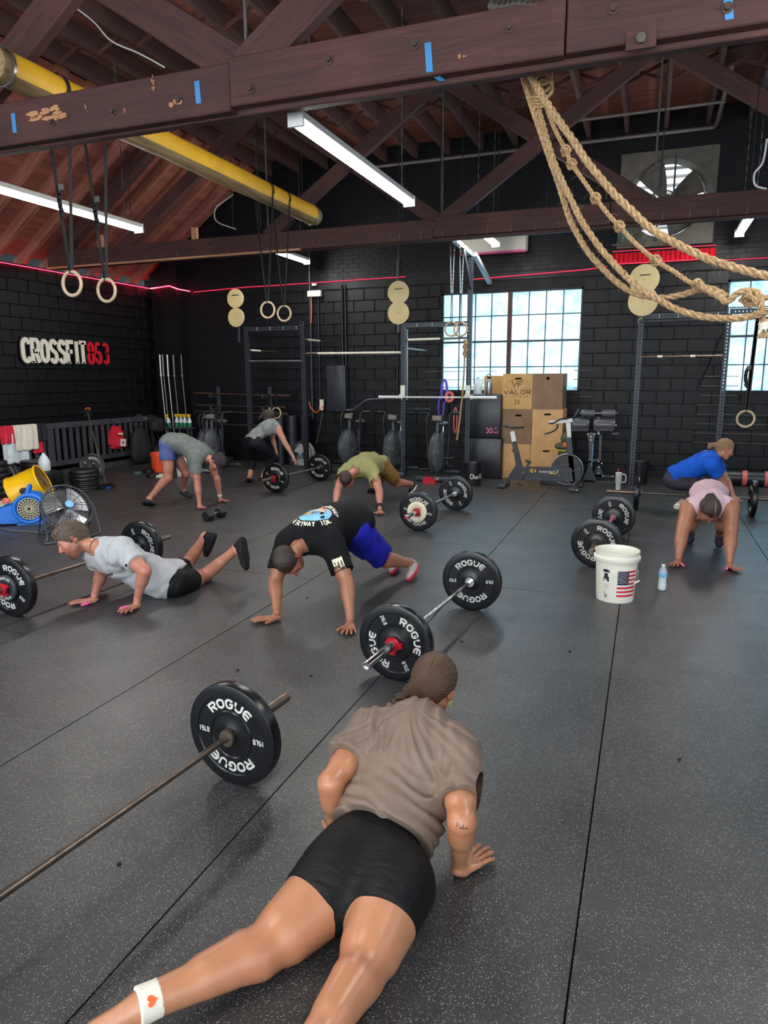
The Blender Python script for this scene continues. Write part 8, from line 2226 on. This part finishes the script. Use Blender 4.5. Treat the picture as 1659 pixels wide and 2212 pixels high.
p.hair('hair_sandy', .010, .064, .0022, [(('el', p.J['head']+p.Rh@np.array([0, .045, .105]), (.06, .055, .028), p.Rh), .03), (('el', p.J['head']+p.Rh@np.array([0, .0, .118]), (.055, .06, .022), p.Rh), .03)], nape=-.07, side=-.040)
ff = fold_fn(.0050, [(p.rt+.5*p.up, .08, p.up, .35, 1.0), (p.up-.6*p.fw, .085, p.rt, .3, .8), (p.fw+p.up, .11, p.rt, .3, .6)], .75)
bel = p.J['waist']*.55+p.J['pelvis']*.45
p.shirt('tee_lightgrey', .66, .018, .085, .030, .013, ff, .0055, .068, extra=[(('rc', p.J['neck']*.45+p.J['waist']*.55+p.fw*.05, bel+p.fw*.06, .115, .11, (p.fw, .8), None), .05)])
p.bottoms('shorts_black', .55, .012, .012, fold_fn(.003, [(p.pu, .07, p.pr, .3, 1.0)]), .007, top=.3)
p.shoe('L', 'shoe_black', 'shoe_black'); p.shoe('R', 'shoe_black', 'shoe_black')
def chest(mb, fn):
    mb.use('ink_black')
    for i in range(9):
        x = -.07+.0165*i; h_ = .007+.004*((i*5) % 3); mb.add([fn(x-.006, -h_, 0), fn(x+.006, -h_*.6, 0), fn(x+.007, h_*.8, 0), fn(x-.004, h_, 0)], [(0, 1, 2, 3)])
decal(p, 'chest_print', chest, p.shirt_mesh, p.J['neck']*.62+p.J['waist']*.38+p.fw*.1, p.rt*-1, p.up, .002, .2)

# 4 -- man with a cap, hands on the mat
p = Person('man with a dark cap, grey T-shirt and blue shorts bending with hands on the mat', JOINTS['p4'], .0075, 1.02, False, 1.06, 'skin_flushed', (dirc(.25, -.92, .2), dirc(.88, .20, .38)), arm=1.08, leg=1.02)
p.body({'R': floor_hand(p, 'R', (436, 1106), 1.0), 'L': floor_hand(p, 'L', (502, 1088), 1.0)}, hres=.0045, headres=.004, beard=[((0, .07, -.09), .05, .5), ((.05, .02, -.07), .05, .4), ((-.05, .02, -.07), .05, .4)])
p.hair('hair_cropped', .004, .06, .0008, nape=-.07, side=-.02, res=.004)
hc, R3 = p.J['head'], p.Rh
C_ = Field(hc-.2, hc+.2, .0045); C_.add(('el', hc+R3@np.array([0, -.012, .035]), (.092, .114, .098), R3), 0); C_.plane(hc+R3@np.array([0, 0, .012]), R3@np.array([0, -.15, -1]))
C_.add(('rc', hc+R3@np.array([0, .085, .018]), hc+R3@np.array([0, .150, .004]), .062, .050, (R3@np.array([0, .2, 1.]), .12), None), .006)
np_obj('cap', [C_.mesh()], 'cap_grey', p.t, p.off)
p.shirt('tee_heather', .60, .019, .06, .020, .022, fold_fn(.0045, [(p.rt+.5*p.up, .09, p.up, .35, 1.0), (p.up, .10, p.rt, .3, .8)], .75), .007, .068)
p.bottoms('shorts_steel', .72, .014, .034, fold_fn(.0036, [(p.pu+.3*p.pr, .10, p.pr, .3, 1.0), (p.pr, .10, p.pu, .3, .7)], .8), .0075, top=.3)
for a_ in 'LR': p.shoe(a_, 'shoe_dark', 'shoe_black', sock='shoe_black', socklen=.05, res=.006)
p.limb_band('wrist_watch', 'white_plastic', p.J['wrL']+(p.J['elL']-p.J['wrL'])*.14, p.J['elL']-p.J['wrL'], .033, .028)

# 5 -- woman at the back
p = Person('woman in a grey tank top and black leggings reaching down at the back rack', JOINTS['p5'], .009, .95, True, 1.06, 'skin_fair', (dirc(.55, -.30, -.75), dirc(.25, .95, 0)), arm=1.0, leg=1.28)
hd_ = p.J['wrR']-p.J['elR']
p.body({'R': (hd_, dirc(-.3, .2, .9), dirc(.9, .2, .2), dict(s=.95, curl=.25, flat=False)), 'L': (p.J['wrL']-p.J['elL']+dirc(0, -.1, 0), dirc(-.5, 0, .8), dirc(.9, .2, .3), dict(s=.95, curl=.4, flat=False))}, hres=.005, headres=.0045)
hc, R3 = p.J['head'], p.Rh
p.hair('hair_dark', .014, .058, .002, [(('el', hc+R3@np.array([-.02, -.11, .02]), (.05, .05, .06), R3), .03), (('rc', hc+R3@np.array([-.03, -.13, .0]), hc+R3@np.array([-.07, -.15, -.09]), .035, .02, None, None), .03)], side=.0, res=.0045)
p.shirt('tank_grey', 0, .008, .02, .008, 0, fold_fn(.003, [(p.up, .08, p.rt, .3, 1)]), .008, .08, 'tank_top', True)
p.bottoms('leggings_black', 1.0, .005, 0, None, .008, shank=.62, name='leggings', top=.4)
for a_ in 'LR': p.shoe(a_, 'shoe_black', 'shoe_black', res=.006, sock='shoe_black', socklen=.03)

# 6 -- man in olive
p = Person('man in an olive T-shirt and khaki shorts in a plank behind the black shirt man', JOINTS['p6'], .0075, 1.03, False, 1.12, 'skin_flushed', (dirc(.40, -.92, .0), dirc(-.35, .15, .92)), arm=1.14, leg=1.05)
p.body({'R': floor_hand(p, 'R', (716, 1108), 1.0), 'L': floor_hand(p, 'L', (823, 1121), 1.02, 1.2)}, hres=.0045, headres=.004)
p.hair('hair_cropped', .008, .06, .0014, nape=-.06, side=-.015, res=.004)
p.shirt('tee_olive', .62, .017, .09, .024, .022, fold_fn(.0048, [(p.rt+.5*p.up, .10, p.up, .35, 1.0), (p.up-.5*p.rt, .10, p.rt, .3, .8)], .75), .007, .068)
p.bottoms('shorts_khaki', .86, .013, .028, fold_fn(.0036, [(p.pu+.3*p.pr, .10, p.pr, .3, 1.0), (p.pr, .11, p.pu, .3, .7)], .8), .0075, top=.3)
p.shoe('L', 'shoe_black', 'sock_white', res=.006, sock='shoe_black', socklen=.06); p.shoe('R', 'shoe_black', 'shoe_black', res=.006, sock='shoe_black', socklen=.06)
p.limb_band('wrist_band', 'black_cloth', p.J['wrL']+(p.J['elL']-p.J['wrL'])*.16, p.J['elL']-p.J['wrL'], .036, .05)
def tri(mb, fn):
    mb.use('bike_yellow')
    for q in (((-.02, -.02), (.02, -.02), (.02, -.008), (-.02, -.008)), ((-.016, -.008), (-.004, -.008), (.008, .03), (-.004, .03)), ((.006, -.008), (.018, -.008), (.02, .02), (.01, .022))): mb.add([fn(a, b, 0) for a, b in q], [(0, 1, 2, 3)])
decal(p, 'back_print', tri, p.shirt_mesh, p.J['neck']*.55+p.J['waist']*.45-p.fw*.09-p.rt*.02, -p.rt, -p.up, .003, .2)

# 7 -- woman in pink
p = Person('woman in a pale pink tank top with both hands on the floor, facing the camera', JOINTS['p7'], .007, .95, True, 1.14, 'skin_tan', (dirc(.02, -.97, .20), dirc(0, .30, .95)), arm=1.42, leg=1.15)
hh = {'R': floor_hand(p, 'R', (1452, 1228), .97, 1.2), 'L': floor_hand(p, 'L', (1592, 1236), .97, 1.2)}; thumb_tape(p, hh['R']); thumb_tape(p, hh['L'])
p.body(hh, hres=.0036, headres=.0036)
hc, R3 = p.J['head'], p.Rh
def part_line(F):
    pass
p.hair('hair_dark', .010, .058, .0006, [(('el', hc+R3@np.array([0, -.115, .05]), (.045, .035, .035), R3), .02)], nape=-.07, side=.0, res=.0036)
mb = MB(); mb.use('skin_fair')
pl_pts = [Vector(hc+R3@np.array([.004*math.sin(a*4), .0+.108*math.sin(a)-.016, .028+.1045*math.cos(a)])-p.off) for a in [R(-25+8*i) for i in range(13)]]
mb.tube(pl_pts, .0022, 5); mb.obj('hair_parting', None, p.t)
mb = MB(); mb.use('hair_dark'); b_ = hc+R3@np.array([-.03, .09, .05]); mb.tube([Vector(b_-p.off), Vector(b_+dirc(-.01, -.05, .0)-p.off), Vector(b_+dirc(.0, -.11, .0)-p.off)], .002, 5); mb.obj('loose_strand', None, p.t)
p.shirt('tank_pink', 0, .010, .03, .016, 0, fold_fn(.0045, [(p.rt+.4*p.up, .07, p.up, .3, 1.0), (p.up, .08, p.rt, .25, .8)], .75), .006, .082, 'tank_top', True)
p.bottoms('shorts_black', .50, .008, .004, None, .007, top=.3)
for a_ in 'LR': p.shoe(a_, 'shoe_plum', 'shoe_black', res=.0055, sock='skin_fair' if False else 'shoe_black', socklen=.03)

# 8 -- crouching woman
p = Person('woman in a bright blue T-shirt and dark leggings crouching over a barbell', JOINTS['p8'], .0075, .95, True, 1.12, 'skin_fair', (dirc(.86, -.50, .10), dirc(.35, .92, .1)), arm=1.05, leg=1.18)
g8 = {}
for a_ in 'LR':
    w_ = p.J['wr'+a_]; g8[a_] = (w_-p.J['el'+a_], dirc(.9, 0, .2)*(1 if a_ == 'L' else 1), dirc(0, .3, 1.) if a_ == 'R' else dirc(0, .3, -1.), dict(s=.95, curl=1.1, flat=False))
p.body(g8, hres=.0045, headres=.0036)
hc, R3 = p.J['head'], p.Rh; h_ = lambda x, y, z: hc+R3@np.array([x, y, z])
p.hair('hair_light', .010, .060, .0016, [(('el', h_(0, -.115, -.01), (.03, .03, .03), R3), .01), (('rc', h_(0, -.135, -.02), h_(0, -.19, -.07), .030, .036, None, None), .02), (('rc', h_(0, -.19, -.07), h_(0, -.26, -.10), .036, .012, None, None), .02)], side=.0, res=.004)
p.shirt('tee_blue', .60, .017, .05, .020, .020, fold_fn(.005, [(p.rt+.5*p.up, .09, p.up, .35, 1.0), (p.up, .10, p.rt, .3, .8)], .75), .007, .066)
def cstl(mb, fn):
    mb.use('white_enamel'); text(mb, 'CT', lambda x, y, z: fn(x, y, z), .05, .035, .010, .2, .001, .3)
decal(p, 'back_print', cstl, p.shirt_mesh, p.J['neck']*.78+p.J['waist']*.22-p.fw*.08, p.rt, p.up, .003, .2)
p.bottoms('leggings_grey', 1.0, .005, 0, None, .0075, shank=.86, name='leggings', top=.35)
for a_ in 'LR': p.shoe(a_, 'shoe_white', 'sock_white', res=.0055)

# lint, hair and rubber crumbs lying on the mats
mb = MB(); mb.use('mat_edge')
for i in range(420):
    x, y = rng.uniform(-3.6, 1.6), rng.uniform(1.0, 7.5); a = rng.uniform(0, 2*PI); L_ = rng.uniform(.012, .04); b = rng.uniform(-1.4, 1.4); n = 4
    pts = [V(x, y, .0009)]
    for k_ in range(n): a += b/n; pts.append(pts[-1]+V(math.cos(a)*L_/n, math.sin(a)*L_/n, 0))
    for p0, p1 in zip(pts, pts[1:]):
        d_ = (p1-p0).normalized(); s_ = V(-d_.y, d_.x, 0)*.0009; mb.add([p0-s_, p0+s_, p1+s_, p1-s_], [(3, 2, 1, 0)])
for i in range(14):
    x, y = rng.uniform(-3, 1), rng.uniform(1.2, 5); mb.box((x, y, .004), (.014, .01, .008), rotm(rz=rng.uniform(0, 90)))
o = mb.obj('floor_lint'); o['kind'] = 'stuff'; o['label'] = 'dark lint and rubber crumbs scattered over the mats'; o['category'] = 'debris'
for o in bpy.data.objects:
    if o.type == 'MESH' and o.parent is not None and o.name.split('.')[0] in ('lettering', 'printed_lettering', 'screw', 'bolt', 'grille', 'guard', 'cage', 'intake_grille', 'binding', 'tassel', 'canvas_straps', 'canvas_over_beam', 'foot_peg', 'loose_hair', 'laces', 'chain', 'flag_print', 'label_print', 'stripe_print', 'back_print', 'sleeve_print', 'chest_print', 'fan_blades', 'cross_bridging', 'splintered_timber', 'arm_tattoo', 'lath'):
        o['kind'] = 'stuff'
